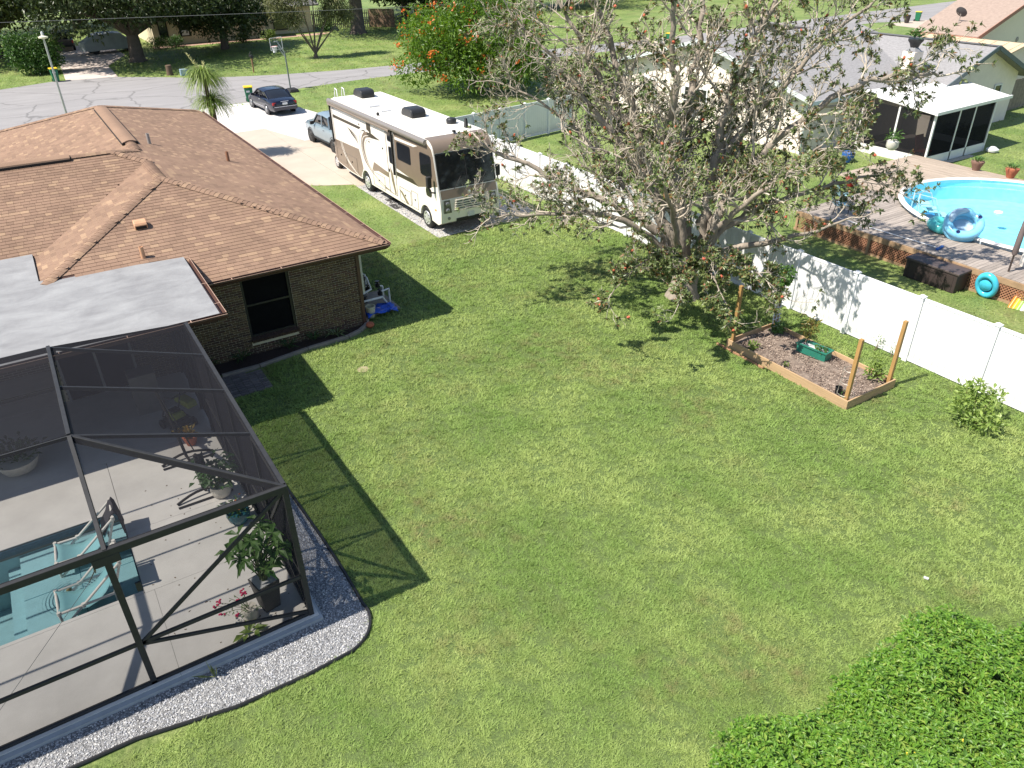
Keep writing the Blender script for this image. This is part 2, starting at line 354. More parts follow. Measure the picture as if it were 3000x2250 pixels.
def infrustum(P, m=.12):
    A = np.array(cam.matrix_world.inverted())[:3]; Q = np.column_stack([P, np.zeros(len(P)), np.ones(len(P))]) @ A.T
    x = Q[:, 0]/-Q[:, 2]*cd.lens/36; y = Q[:, 1]/-Q[:, 2]*cd.lens/36
    return (Q[:, 2] < 0) & (abs(x) < .5+m) & (abs(y) < .375+m)
def vnoise(P, s, seed):
    r = np.random.default_rng(seed); T = r.random((64, 64)); q = P*s; i = np.floor(q).astype(int); f = q-i; f = f*f*(3-2*f)
    a = lambda dx, dy: T[(i[:, 0]+dx) % 64, (i[:, 1]+dy) % 64]
    return (a(0, 0)*(1-f[:, 0])+a(1, 0)*f[:, 0])*(1-f[:, 1]) + (a(0, 1)*(1-f[:, 0])+a(1, 1)*f[:, 0])*f[:, 1]
def blades(name, x0, x1, y0, y1, dens, ref, hh, ww, label, tri=False, m=.06):
    n = int((x1-x0)*(y1-y0)*dens); P = np.array([x0, y0]) + npr.random((n, 2))*np.array([x1-x0, y1-y0])
    P = P[infrustum(P, m)]; D = np.sqrt((P**2).sum(1)+104)
    P = P[npr.random(len(P)) < np.minimum(1, (ref/D)**2)]; P = keep(P)
    c9 = lambda P: vnoise(P, 14, 1)*.5+vnoise(P+7.3, 7.5, 2)*.5
    cl = c9(P); P = P[npr.random(len(P)) < np.clip(2.6*(cl-.18), .12, 1)]; cl = np.clip(2.2*(c9(P)-.28), 0, 1)
    D = np.sqrt((P**2).sum(1)+104); k = np.maximum(1, D/ref); nb = len(P)
    a = npr.random(nb)*6.283; lean = .5+.9*npr.random(nb); h = hh*(.45+.75*npr.random(nb))*(.55+1.0*cl)*k**.45; wd = ww*(.7+.6*npr.random(nb))*k
    d = np.stack([np.cos(a), np.sin(a)], 1); s = np.stack([-np.sin(a), np.cos(a)], 1); z0 = np.zeros(nb)
    B = np.column_stack([P, z0-.004]); U = lambda q, z: np.column_stack([P+d*q[:, None], z]); S3 = np.column_stack([s, z0])*wd[:, None]/2
    m_ = U(h*lean*.5, h*.55); t = U(h*(.2+lean*.95), h*(1.0-.5*lean)); b = (np.arange(nb)*5)[:, None]
    if tri:
        V = np.stack([B-S3, B+S3, t], 1).reshape(-1, 3); F = np.arange(nb*3).reshape(-1, 3)
    else:
        V = np.stack([B-S3, B+S3, m_+S3*.9, m_-S3*.9, t], 1).reshape(-1, 3)
        F = np.concatenate([b+np.array([q]) for q in ((0, 1, 2), (0, 2, 3), (3, 2, 4))], 0)
    o = link(name, rawmesh(name, V, F, M_blade)); o['kind'] = 'stuff'; o['label'] = label; o['category'] = 'grass'; return nb
thatch = mat('lawn_thatch', (.090, .130, .032), .9, var=.45, scale=24, bump=.8, bs=60)
struct('lawn_bed', MB().poly([(x, y, .003) for x, y in [(2.7, 16.4), (2.85, 11), (2.6, 9.0), (2.1, 8.45), (-5, 8.3), (-5, 2), (18.36, 2), (18.36, 24.85), (7.35, 24.9), (7.35, 20.0), (7.0, 19.0), (3.7, 18.7), (2.7, 17.5)]]), thatch)
nb1 = blades('lawn_grass', -4, 18.35, 3.0, 25, 6600, 10.5, .060, .0125, 'mown green lawn grass of the fenced back garden', tri=True)
nb2 = blades('neighbour_grass', 18.45, 60, 4, 26, 560, 12, .06, .013, 'grass on the far side of the white fence', tri=True)
nb3 = blades('verge_grass', 5, 60, 24.9, 66, 700, 12, .065, .014, 'green grass beside the motorhome and along the street', tri=True)
EXC += [[(4.4, 73.7), (8.2, 73.2), (8.4, 80), (10.8, 86.5), (10.6, 96), (4.6, 98), (4.9, 84)], [(14, 89.2), (32, 89.6), (33.5, 91.2), (32, 103), (14, 103)]]
nb4 = blades('far_grass', -10, 62, 64.5, 102, 700, 12, .085, .013, 'sunlit grass of the front gardens across the street', tri=True)
print('blades', nb1, nb2, nb3, nb4)
# ================================================================== HOUSE WITH BROWN SHINGLE ROOF
house = thing('brick_house', 'single-storey dark brick house with brown shingle hip roof', 'house', (3, 30, 0))
PI_H = Matrix.Translation((-3, -30, 0))
def hpart(name, mb, mats, parent=None, **k):
    o = mb.build(name, mats, **k); p = parent or house; o.parent = p; o.matrix_parent_inverse = pinv(p); return o
M_mortar = mat('mortar', S(206, 196, 166), .9, var=.12, scale=20)
M_brickflat, nt, b = newmat('brick_veneer'); MT['brick_veneer'] = M_brickflat
tx = N(nt, 'ShaderNodeTexBrick', Scale=1.0); tx.inputs['Brick Width'].default_value = .21; tx.inputs['Row Height'].default_value = .0675; tx.inputs['Mortar Size'].default_value = .006
tx.inputs['Color1'].default_value = c4(S(84, 66, 50)); tx.inputs['Color2'].default_value = c4(S(104, 84, 60)); tx.inputs['Mortar'].default_value = c4(S(176, 166, 140))
g = N(nt, 'ShaderNodeNewGeometry'); sp = N(nt, 'ShaderNodeSeparateXYZ'); cb = N(nt, 'ShaderNodeCombineXYZ'); nt.links.new(g.outputs['Position'], sp.inputs[0])
ad = N(nt, 'ShaderNodeMath', operation='ADD'); nt.links.new(sp.outputs[0], ad.inputs[0]); nt.links.new(sp.outputs[1], ad.inputs[1]); nt.links.new(ad.outputs[0], cb.inputs[0]); nt.links.new(sp.outputs[2], cb.inputs[1])
nt.links.new(cb.outputs[0], tx.inputs['Vector']); nt.links.new(tx.outputs[0], b.inputs['Base Color']); b.inputs['Roughness'].default_value = .85
YW = 19.66
wl = MB(); wl.b2((6.97, YW+.16, 0), (7.11, 41.0, 2.45)); wl.b2((-7, 41.0, 0), (7.11, 41.15, 2.45)); wl.b2((-8, 21.7, 0), (-1.0, 21.85, 2.7)); wl.b2((-1.0, YW+.01, 0), (-.85, 21.7, 2.7))
# wall with the window opening (x 3.8..5.1, z .5..2.38)
for a, c in (((-1.0, 0), (3.8, 2.45)), ((5.12, 0), (7.11, 2.45)), ((3.8, 0), (5.12, .40)), ((3.8, 2.38), (5.12, 2.45))): wl.b2((a[0], YW, a[1]), (c[0], YW+.15, c[1]))
wall = hpart('wall', wl, M_mortar if False else M_brickflat)
mt = MB()
for a, c in (((-.99, 0), (3.795, 2.44)), ((5.125, 0), (7.105, 2.44)), ((3.795, 0), (5.125, .395)), ((3.795, 2.385), (5.125, 2.44))): mt.b2((a[0], YW-.006, a[1]), (c[0], YW-.001, c[1]))
hpart('mortar_bed', mt, M_mortar, wall)
M_bricks = [mat('brick_%d' % i, S(*c), .85, var=.2, scale=30, bump=.4, bs=120) for i, c in enumerate(((78, 62, 46), (92, 74, 52), (70, 52, 42), (98, 82, 58), (84, 60, 48)))]
bme = []
for i, m in enumerate(M_bricks):
    for w_ in (.194, .090): bme.append((w_, m, MB().box((0, 0, 0), (w_, .022, .055)).mesh('brick', m)))
spots = []; ROW = .0677
for r in range(36):
    z = .034 + r*ROW; x = 7.105 - (.0 if r % 2 else .104); first = True
    if r % 2 == 0: spots.append((7.105-.047, z, .090))
    while x > -.8:
        spots.append((x-.099, z, .194)); x -= .2075
spots = [q for q in spots if not (3.74 < q[0]+q[2]/2 and q[0]-q[2]/2 < 5.17 and .30 < q[1] < 2.41) and q[0]-q[2]/2 > -.95]
for a0, a1 in ((3.795, 'l'), (5.125, 'r')):      # closers at the window reveals
    for r in range(36):
        z = .034+r*ROW
        if not .30 < z < 2.41: continue
        lim = [q for q in spots if abs(q[1]-z) < .01]
        if a1 == 'l':
            e = max([q[0]+q[2]/2 for q in lim if q[0] < 4.4], default=None); gap = 3.79-e-.0095
            if gap > .03: spots.append((e+.0095+gap/2, z, gap))
        else:
            e = min([q[0]-q[2]/2 for q in lim if q[0] > 4.6], default=None); gap = e-.0095-5.13
            if gap > .03: spots.append((5.13+gap/2, z, gap))
spots.sort(key=lambda q: -(q[0] > 5.0)*10 - (q[0] > 2.6)*5 - q[1]); rest = [MB() for _ in M_bricks]; nind = 0
for x, z, ww in spots:
    k = rng.choices(range(5), (4, 4, 2, 2, 2))[0]
    std = [q for q in bme if abs(q[0]-ww) < .002 and q[1] is M_bricks[k]]
    if std and nind < 290 and x > 2.6:
        inst('brick', std[0][2], wall, pinv(wall) @ Matrix.Translation((x, YW-.012+rng.uniform(-.002, .002), z))); nind += 1
    else: rest[k].box((x, YW-.012+rng.uniform(-.002, .002), z), (ww, .022, .055))
bm_ = MB(); mi = []
for k, q in enumerate(rest): bm_.add(q.v, q.f, k)
o = hpart('brickwork', bm_, M_bricks, wall); o['kind'] = 'stuff'
# window with rowlock sill
win = hpart('window', MB().b2((3.82, YW+.10, .5), (5.10, YW+.115, 2.37)), mat('window_dark', (.006, .006, .007), .7, var=.2, spec=.05))
fr = MB(); bk = mat('dark_frame', (.018, .016, .015), .5)
for p_, q_ in (((3.81, YW+.04, .50), (3.87, YW+.10, 2.375)), ((5.05, YW+.04, .50), (5.11, YW+.10, 2.375)), ((3.87, YW+.04, .50), (5.05, YW+.10, .56)), ((3.87, YW+.04, 2.31), (5.05, YW+.10, 2.375)), ((3.87, YW+.03, 1.42), (5.05, YW+.09, 1.47))): fr.b2(p_, q_)
hpart('window_frame', fr, bk, win)
cu = MB()
for k in range(30):
    x = 3.9+k*.038; cu.b2((x, YW+.125+(k % 2)*.03, .55), (x+.038, YW+.13+(k % 2)*.03, 2.3))
hpart('curtain', cu, mat('curtain', S(80, 82, 80), .9), win)
rb = MB().box((0, 0, 0), (.058, .16, .09)).mesh('sill_brick', M_bricks[2])
for k in range(20): inst('sill_brick', rb, wall, pinv(wall) @ Matrix.Translation((3.83+k*.0672, YW-.03, .445)) @ Matrix.Rotation(R_(14), 4, 'X'))
# ---- roof planes
EV, SL = 2.5, .32
def zR(x, y): return EV+SL*(7.91-x)
def zN(x, y): return EV+SL*(y-19.29)
def zL(x, y): return 4.04-SL*(3.1-x)
def zX(x, y): return 4.30-SL*(27.1-y)
planes = dict(
 R=(zR, [(7.91, 19.29), (7.91, 41.5), (3.1, 36.7), (3.1, 27.9), (2.28, 27.1), (3.1, 26.3), (3.1, 24.1)], 'x', -1),
 N=(zN, [(7.91, 19.29), (3.1, 24.1), (-1.71, 19.29)], 'y', 1),
 L=(zL, [(3.1, 24.1), (3.1, 26.3), (-1.7, 21.5), (-1.71, 19.29)], 'x', 1),
 X=(zX, [(3.1, 26.3), (2.28, 27.1), (-9, 27.1), (-9, 21.5), (-1.7, 21.5)], 'y', 1),
 F=(zL, [(3.1, 27.9), (3.1, 36.7), (-1.7, 41.5), (-1.7, 32.7)], 'x', 1))
patio_poly = [(2.70, 20.40), (-.63, 20.74), (-.62, 22.85), (-9, 22.95), (-9, 16.52), (2.64, 16.52)]
rf = MB()
for k, (fz, pl, ax, sg) in planes.items(): rf.poly([(x, y, fz(x, y)-.012) for x, y in pl])
rf.poly([(2.28, 27.1, 4.29), (3.1, 27.9, 4.03), (-1.7, 32.7, 2.5), (-9, 32.7, 2.5), (-9, 27.1, 4.29)]); rf.poly([(3.1, 36.7, 4.03), (7.91, 41.5, 2.49), (-1.7, 41.5, 2.49)])
M_sh, nt, b = newmat('asphalt_shingle'); L = nt.links.new
at = N(nt, 'ShaderNodeAttribute', attribute_name='tint'); g = N(nt, 'ShaderNodeNewGeometry')
r1 = N(nt, 'ShaderNodeValToRGB'); L(at.outputs['Fac'], r1.inputs[0]); e = r1.color_ramp.elements
e[0].position = 0; e[0].color = c4(S(125, 102, 86)); e[1].position = 1; e[1].color = c4(S(156, 130, 106))
for p_, c in ((.4, S(134, 109, 92)), (.72, S(140, 115, 96))): q = e.new(p_); q.color = c4(c)
n1 = N(nt, 'ShaderNodeTexNoise', Scale=130.0, Detail=2.0); L(g.outputs['Position'], n1.inputs['Vector'])
n3 = N(nt, 'ShaderNodeTexNoise', Scale=1.1, Detail=5.0); L(g.outputs['Position'], n3.inputs['Vector'])
ad = N(nt, 'ShaderNodeMath', operation='MULTIPLY'); L(n1.outputs[0], ad.inputs[0]); L(n3.outputs[0], ad.inputs[1])
mr = N(nt, 'ShaderNodeMapRange'); L(ad.outputs[0], mr.inputs[0]); mr.inputs[1].default_value = .08; mr.inputs[2].default_value = .42; mr.inputs[3].default_value = .82; mr.inputs[4].default_value = 1.18
hs = N(nt, 'ShaderNodeHueSaturation'); L(r1.outputs[0], hs.inputs['Color']); L(mr.outputs[0], hs.inputs['Value']); L(hs.outputs[0], b.inputs['Base Color'])
b.inputs['Roughness'].default_value = .95; b.inputs['Specular IOR Level'].default_value = .2
bp = N(nt, 'ShaderNodeBump', Strength=.4, Distance=.01); L(n1.outputs[0], bp.inputs['Height']); L(bp.outputs[0], b.inputs['Normal'])
roof = hpart('roof', rf, mat('roof_deck', S(70, 48, 42), .95))
def tint():
    u = rng.random()
    return rng.uniform(.80, 1) if u < .13 else (rng.uniform(.0, .25) if u < .3 else rng.uniform(.3, .72))
EXP = .143; rise = SL/math.sqrt(1+SL*SL); run = 1/math.sqrt(1+SL*SL)
# individual shingle meshes: widths x tints
WID = (.17, .22, .28); TN = (.05, .2, .35, .5, .62, .9)
def wedge(w_, t):
    mb = MB(); h0, h1, d = .015, .004, EXP+.02
    mb.add([(-w_/2, 0, 0), (w_/2, 0, 0), (w_/2, d, -.003), (-w_/2, d, -.003), (-w_/2, 0, h0), (w_/2, 0, h0), (w_/2, d, h1), (-w_/2, d, h1)],
           [(4, 5, 6, 7), (0, 1, 5, 4), (1, 2, 6, 5), (3, 0, 4, 7)], 0, t); return mb
shm = {(w_, t): wedge(w_-.004, t).mesh('shingle', M_sh, tint=True) for w_ in WID for t in TN}
bulkV, bulkF, bulkT = [], [], []; nsh = 0
def span(poly, ax, v):
    xs = []
    for i in range(len(poly)):
        a, c = poly[i], poly[(i+1) % len(poly)]
        va, vc = (a[0], c[0]) if ax == 'x' else (a[1], c[1]); ua, uc = (a[1], c[1]) if ax == 'x' else (a[0], c[0])
        if (va > v) != (vc > v): xs.append(ua+(uc-ua)*(v-va)/(vc-va))
    return (min(xs), max(xs)) if len(xs) > 1 else None
pp = np.array(patio_poly)
for key, (fz, pl, ax, sg) in planes.items():
    vv = [p[0] if ax == 'x' else p[1] for p in pl]; v0, v1 = (max(vv), min(vv)) if sg < 0 else (min(vv), max(vv))
    nc = int(abs(v1-v0)/(EXP*run))
    for k in range(nc):
        v = v0+sg*(k*EXP*run+.001); s_ = span(pl, ax, v+sg*EXP*run*.5)
        if not s_: continue
        u, u1 = s_; u -= rng.uniform(0, .2)
        if ax == 'y' and u < -3.6: u = -3.6
        while u < u1:
            w_ = rng.choice(WID); um = u+w_/2; u += w_
            x, y = (v, um) if ax == 'x' else (um, v)
            if inpoly(np.array([[x, y]]), patio_poly)[0] and inpoly(np.array([[x, y+.14]]), patio_poly)[0]: continue
            z = fz(x, y)
            up = Vector((sg*run, 0, rise)) if ax == 'x' else Vector((0, sg*run, rise))
            al = Vector((0, 0, 1)).cross(up).normalized(); al = -al if False else al
            al = up.cross(Vector((0, 0, 1))).normalized(); nn = al.cross(up).normalized()
            if nn.z < 0: al = -al; nn = -nn
            M = Matrix((al, up, nn)).transposed().to_4x4(); M.translation = Vector((x, y, z-.006)); t = tint()
            if key == 'N' and nsh < 300 and (x > 2.6 or y > 20.7):
                inst('shingle', shm[(w_, min(TN, key=lambda q: abs(q-t)))], roof, pinv(roof) @ M); nsh += 1
            else:
                q = wedge(w_-.004, t); o_ = len(bulkV); bulkV += [tuple(M @ Vector(p)) for p in q.v]; bulkF += [tuple(i+o_ for i in f) for f in q.f]; bulkT += [t]*4
o = hpart('shingle_courses', MB(), M_sh, roof); me = rawmesh('shingle_courses', np.array(bulkV), np.array(bulkF), M_sh, tint=bulkT); o.data = me; o['kind'] = 'stuff'
# ridge and hip caps
def cap_mesh(t):
    mb = MB(); vs = []
    prof = [(-.16, -.03), (-.08, .012), (0, .03), (.08, .012), (.16, -.03)]
    for y, dz in ((0, .016), (.2, .002)):
        for x, z in prof: vs.append((x, y, z+dz))
    for x, z in prof: vs.append((x, 0, z))
    fs = [(i, i+1, 6+i, 5+i) for i in range(4)] + [(10+i, 11+i, i+1, i) for i in range(4)]
    mb.add(vs, fs, 0, t); return mb.mesh('ridge_cap', M_sh, smooth=50, tint=True)
caps = [cap_mesh(t) for t in (.1, .35, .5, .62, .85)]
def caprow(a, c, start=0):
    a = Vector(a); c = Vector(c); d = c-a; n = int(d.length/EXP); d.normalize()
    sd_ = d.cross(Vector((0, 0, 1))).normalized(); nn = sd_.cross(d).normalized()
    for k in range(n):
        M = Matrix((sd_, d, nn)).transposed().to_4x4(); M.translation = a+d*(k*EXP)+Vector((0, 0, .012))
        inst('ridge_cap', rng.choice(caps), roof, pinv(roof) @ M)
pk = (3.1, 24.1, 4.04); x_end = (2.28, 27.1, 4.30)
caprow((7.86, 19.34, 2.516), pk); caprow((-.55, 20.45, 2.871), pk); caprow(pk, (3.1, 26.3, 4.04)); caprow((3.1, 26.3, 4.04), x_end)
caprow((-1.6, 27.1, 4.30), x_end); caprow((3.1, 27.9, 4.04), x_end); caprow((3.1, 28.0, 4.04), (3.1, 36.7, 4.04)); caprow((-1.0, 40.8, 2.73), (3.1, 36.7, 4.04)); caprow((7.6, 41.2, 2.6), (3.1, 36.7, 4.04))
# ridge vents
def ridge_vent(a, c):
    a = Vector(a); c = Vector(c); d = (c-a); L_ = d.length; d.normalize(); sd_ = d.cross(Vector((0, 0, 1))).normalized(); mb = MB(); vs = []
    prof = [(-.24, -.045), (-.22, .01), (-.1, .05), (0, .065), (.1, .05), (.22, .01), (.24, -.045)]
    nseg = int(L_/.25)
    for i in range(nseg+1):
        p = a+d*(L_*i/nseg)
        for x, z in prof: vs.append(p+sd_*x+Vector((0, 0, z+.03)))
    fs = [(i*7+j, i*7+j+1, (i+1)*7+j+1, (i+1)*7+j) for i in range(nseg) for j in range(6)] + [tuple(range(6, -1, -1)), tuple(range(nseg*7, nseg*7+7))]
    mb.add(vs, fs, 0, .62); o = hpart('ridge_vent', mb, M_sh, roof, smooth=40, tint=True)
    dk = MB()
    for s_ in (-1, 1): dk.bar(a+sd_*s_*.245+Vector((0, 0, -.03)), c+sd_*s_*.245+Vector((0, 0, -.03)), .025, .06)
    dk.bar(a-sd_*.24+Vector((0, 0, 0)), a+sd_*.24, .03, .05)
    hpart('vent_slot', dk, mat('vent_slot', (.012, .01, .01), .8), roof)
ridge_vent((3.1, 29.2, 4.04), (3.1, 36.2, 4.04)); ridge_vent((1.1, 27.1, 4.30), (-4, 27.1, 4.30))
# gutters and fascia
M_gut = mat('gutter_brown', S(74, 50, 42), .5, var=.1); M_lip = mat('gutter_lip', S(170, 140, 120), .45)
def gutter(a, c, out, name='gutter', m=M_gut):
    a = Vector(a); c = Vector(c); out = Vector(out); mb = MB(); prof = [(0, .0), (0, -.11), (.07, -.11), (.12, -.04), (.12, .0), (.112, .0), (.112, -.036), (.066, -.10), (.008, -.10), (.008, 0)]
    vs = [p+out*x+Vector((0, 0, z)) for p in (a, c) for x, z in prof]; n = len(prof)
    fs = [(i, (i+1) % n, n+(i+1) % n, n+i) for i in range(n)]+[tuple(range(n)), tuple(range(2*n-1, n-1, -1))]
    mb.add(vs, fs); o = hpart(name, mb, m); lip = MB(); lip.bar(a+out*.118+Vector((0, 0, .004)), c+out*.118+Vector((0, 0, .004)), .014, .012)
    d = (c-a); L_ = d.length; d.normalize()
    for k in range(int(L_/1.3)): p = a+d*(.6+k*1.3); lip.bar(p+Vector((0, 0, .004)), p+out*.118+Vector((0, 0, .004)), .02, .008)
    hpart('gutter_lip', lip, M_lip, o); return o
gutter((2.95, 19.27, 2.5), (7.93, 19.27, 2.5), (0, -1, 0)); gutter((7.93, 19.27, 2.5), (7.93, 41.5, 2.5), (1, 0, 0))
fa = MB(); fa.b2((-1.7, 19.28, 2.34), (7.90, 19.31, 2.49)); fa.b2((7.88, 19.31, 2.34), (7.92, 41.5, 2.49)); fa.b2((-1, 19.31, 2.36), (7.88, 19.66, 2.38)); fa.b2((7.12, 19.66, 2.36), (7.88, 41.5, 2.38))
hpart('soffit', fa, mat('soffit_brown', S(58, 42, 36), .7))
hpart('corner_board', MB().b2((7.06, YW-.06, 0), (7.16, YW+.0, 2.36)), M_gut)
ds = MB(); ds.bar((7.24, 19.83, 2.36), (7.24, 19.83, .95), .08, .1); hpart('downspout', ds, mat('downspout_white', S(190, 188, 184), .5))
# roof vents
def vent_pipe(x, y, z, h, m): hpart('vent_pipe', MB().lathe([(.06, -.1), (.055, h), (.045, h), (.045, h-.02)], (x, y, z), 12), m, roof, smooth=40)
M_pipe = mat('vent_grey', S(150, 142, 136), .6); M_tan = mat('vent_tan', S(190, 146, 112), .55)
def on(fz, x, y): return (x, y, fz(x, y))
vent_pipe(*on(zR, 3.75, 29.6), .36, M_pipe); vent_pipe(*on(zR, 6.05, 28.6), .34, mat('vent_brown', S(140, 100, 76), .6)); vent_pipe(*on(zN, 1.8, 20.75), .3, M_tan)
bv = MB(); ang = math.atan(SL); Mv = Matrix.Rotation(ang, 3, 'X'); prof = [(0, .02), (.3, .02), (.34, .10), (.33, .2), (.26, .24), (.04, .12)]
vs = [Mv @ Vector((x, y-.1, z)) + Vector(on(zN, 2.05, 22.0)) for x in (-.16, .16) for y, z in [(.0, 0), (0, .13), (.05, .17), (.14, .19), (.26, .16), (.32, 0)]]
bv.add(vs, [(0, 1, 2, 3, 4, 5), (11, 10, 9, 8, 7, 6)] + [(i, 6+i, 6+(i+1) % 6, (i+1) % 6) for i in range(6)]); hpart('box_vent', bv, M_tan, roof, bevel=.015)
hpart('vent_mouth', MB().add([Mv @ Vector((x, -.104, z)) + Vector(on(zN, 2.05, 22.0)) for x, z in ((-.135, .02), (.135, .02), (.135, .11), (-.135, .11))], [(0, 1, 2, 3)]), mat('vent_slot', (.012, .01, .01), .8), roof)
# flat roof over the lanai
M_flat, nt, b = newmat('rolled_roofing'); L = nt.links.new
g = N(nt, 'ShaderNodeNewGeometry'); mp = N(nt, 'ShaderNodeMapping'); mp.inputs['Scale'].default_value = (.7, 1.3, 1); L(g.outputs['Position'], mp.inputs[0])
n1 = N(nt, 'ShaderNodeTexNoise', Scale=1.3, Detail=8.0, Roughness=.62, Distortion=.5); L(mp.outputs[0], n1.inputs['Vector'])
r1 = N(nt, 'ShaderNodeValToRGB'); L(n1.outputs[0], r1.inputs[0]); e = r1.color_ramp.elements
e[0].position = .32; e[0].color = c4(S(122, 121, 121)); e[1].position = .74; e[1].color = c4(S(152, 152, 151)); L(r1.outputs[0], b.inputs['Base Color']); b.inputs['Roughness'].default_value = .6
n2 = N(nt, 'ShaderNodeTexNoise', Scale=4.0, Detail=6.0); L(g.outputs['Position'], n2.inputs['Vector']); bp = N(nt, 'ShaderNodeBump', Strength=.25, Distance=.05); L(n2.outputs[0], bp.inputs['Height']); L(bp.outputs[0], b.inputs['Normal'])
zf = lambda x, y: 2.85+.013*(y-16.5)
fl = MB(); n_ = len(patio_poly); vs = [(x, y, zf(x, y)) for x, y in patio_poly]+[(x, y, zf(x, y)-.16) for x, y in patio_poly]
fl.add(vs, [tuple(range(n_)), tuple(range(2*n_-1, n_-1, -1))]+[(i, n_+i, n_+(i+1) % n_, (i+1) % n_) for i in range(n_)], 0); fl.mi = [0]+[1]*(n_+1)
hpart('flat_roof', fl, [M_flat, mat('soffit_brown')])
gutter((2.66, 16.5, 2.84), (2.70, 20.3, 2.88), (1, 0, 0)); gutter((-9, 16.52, 2.84), (2.78, 16.52, 2.84), (0, -1, 0))
# lanai: glass doors in the shade
for x in (-5.2, -3.4, .0):
    y = 21.68 if x < -1 else YW-.02
    d_ = hpart('sliding_door', MB().b2((x-.8, y-.01, .12), (x+.8, y+.0, 2.15)), mat('window_dark'))
    f2 = MB()
    for q in (-.82, 0, .82): f2.b2((x+q-.03, y-.05, .1), (x+q+.03, y-.011, 2.2))
    f2.b2((x-.85, y-.05, 2.15), (x+.85, y-.012, 2.22)); hpart('door_frame', f2, mat('frame_white', S(150, 150, 150), .5), d_)
# ================================================================== PATIO, POOL AND SCREEN CAGE
ZP = .10
M_patio = mat('patio_concrete', S(202, 198, 191), .8, var=.10, scale=1.3, bump=.12, bs=140)
sl = MB(); PX0, PX1, PY0, PY1 = -9.0, -.47, 11.80, 14.40      # pool opening
G = .0025
for a, c in (((-9, 9.55), (-.30, 11.72)), ((-.30, 9.55), (1.98, 11.72)), ((-9, 11.72), (-.47, PY0)), ((-.465, 11.72), (1.98, 13.6)), ((-.465, 13.6), (1.98, 16.3)), ((-9, PY1), (-.47, 16.3)), ((-9, 16.30), (1.98, 19.65)), ((-9, 19.66), (-1.0, 21.7))):
    sl.b2((a[0]+G, a[1]+G, -.15), (c[0]-G, c[1]-G, ZP))
struct('patio', sl, M_patio)
struct('patio_base', MB().b2((-9, 9.58, -.16), (1.95, PY0-.001, ZP-.012)).b2((-9, PY1+.001, -.16), (1.95, 16.3, ZP-.012)).b2((PX1+.001, PY0-.001, -.16), (1.95, PY1+.001, ZP-.012)), mat('joint_dark', S(112, 108, 102), .9))
M_plast = mat('pool_plaster', S(158, 190, 196), .6, var=.06, scale=6); M_tile = mat('pool_tile', S(52, 84, 100), .35, var=.3, scale=30)
pool = thing('swimming_pool', 'rectangular in-ground swimming pool with teal plaster inside the screened patio', 'pool', (-4.7, 13.1, 0))
def ppart(n, mb, m, par=None, **k):
    o = mb.build(n, m, **k); p = par or pool; o.parent = p; o.matrix_parent_inverse = pinv(p); return o
sh = MB(); sh.b2((-2.36, PY0, -.4), (PX1, PY1, -.19)); sh.b2((-2.62, PY0, -.62), (-2.37, PY1, -.42)); sh.b2((PX0, PY0, -1.5), (-2.63, PY1, -1.3))
ppart('pool_floor', sh, M_plast)
wl2 = MB(); wl2.b2((PX0, PY0-.02, -1.5), (PX1, PY0-.003, ZP-.03)); wl2.b2((PX0, PY1+.003, -1.5), (PX1, PY1+.02, ZP-.03)); wl2.b2((PX1+.003, PY0, -1.5), (PX1+.02, PY1, ZP-.03)); ppart('pool_wall', wl2, M_plast)
tl = MB(); tl.b2((PX0, PY1-.02, -.09), (PX1-.02, PY1, ZP-.04)); tl.b2((PX0, PY0, -.09), (PX1-.02, PY0+.02, ZP-.04)); tl.b2((PX1-.02, PY0, -.09), (PX1, PY1, ZP-.04)); ppart('waterline_tile', tl, M_tile)
jn = MB(); jn.b2((-2.36, 13.05, -.192), (PX1-.02, 13.062, -.187)); jn.b2((-1.42, PY0+.02, -.192), (-1.408, PY1-.02, -.186)); ppart('tile_joint', jn, mat('joint_teal', S(60, 120, 135), .6))
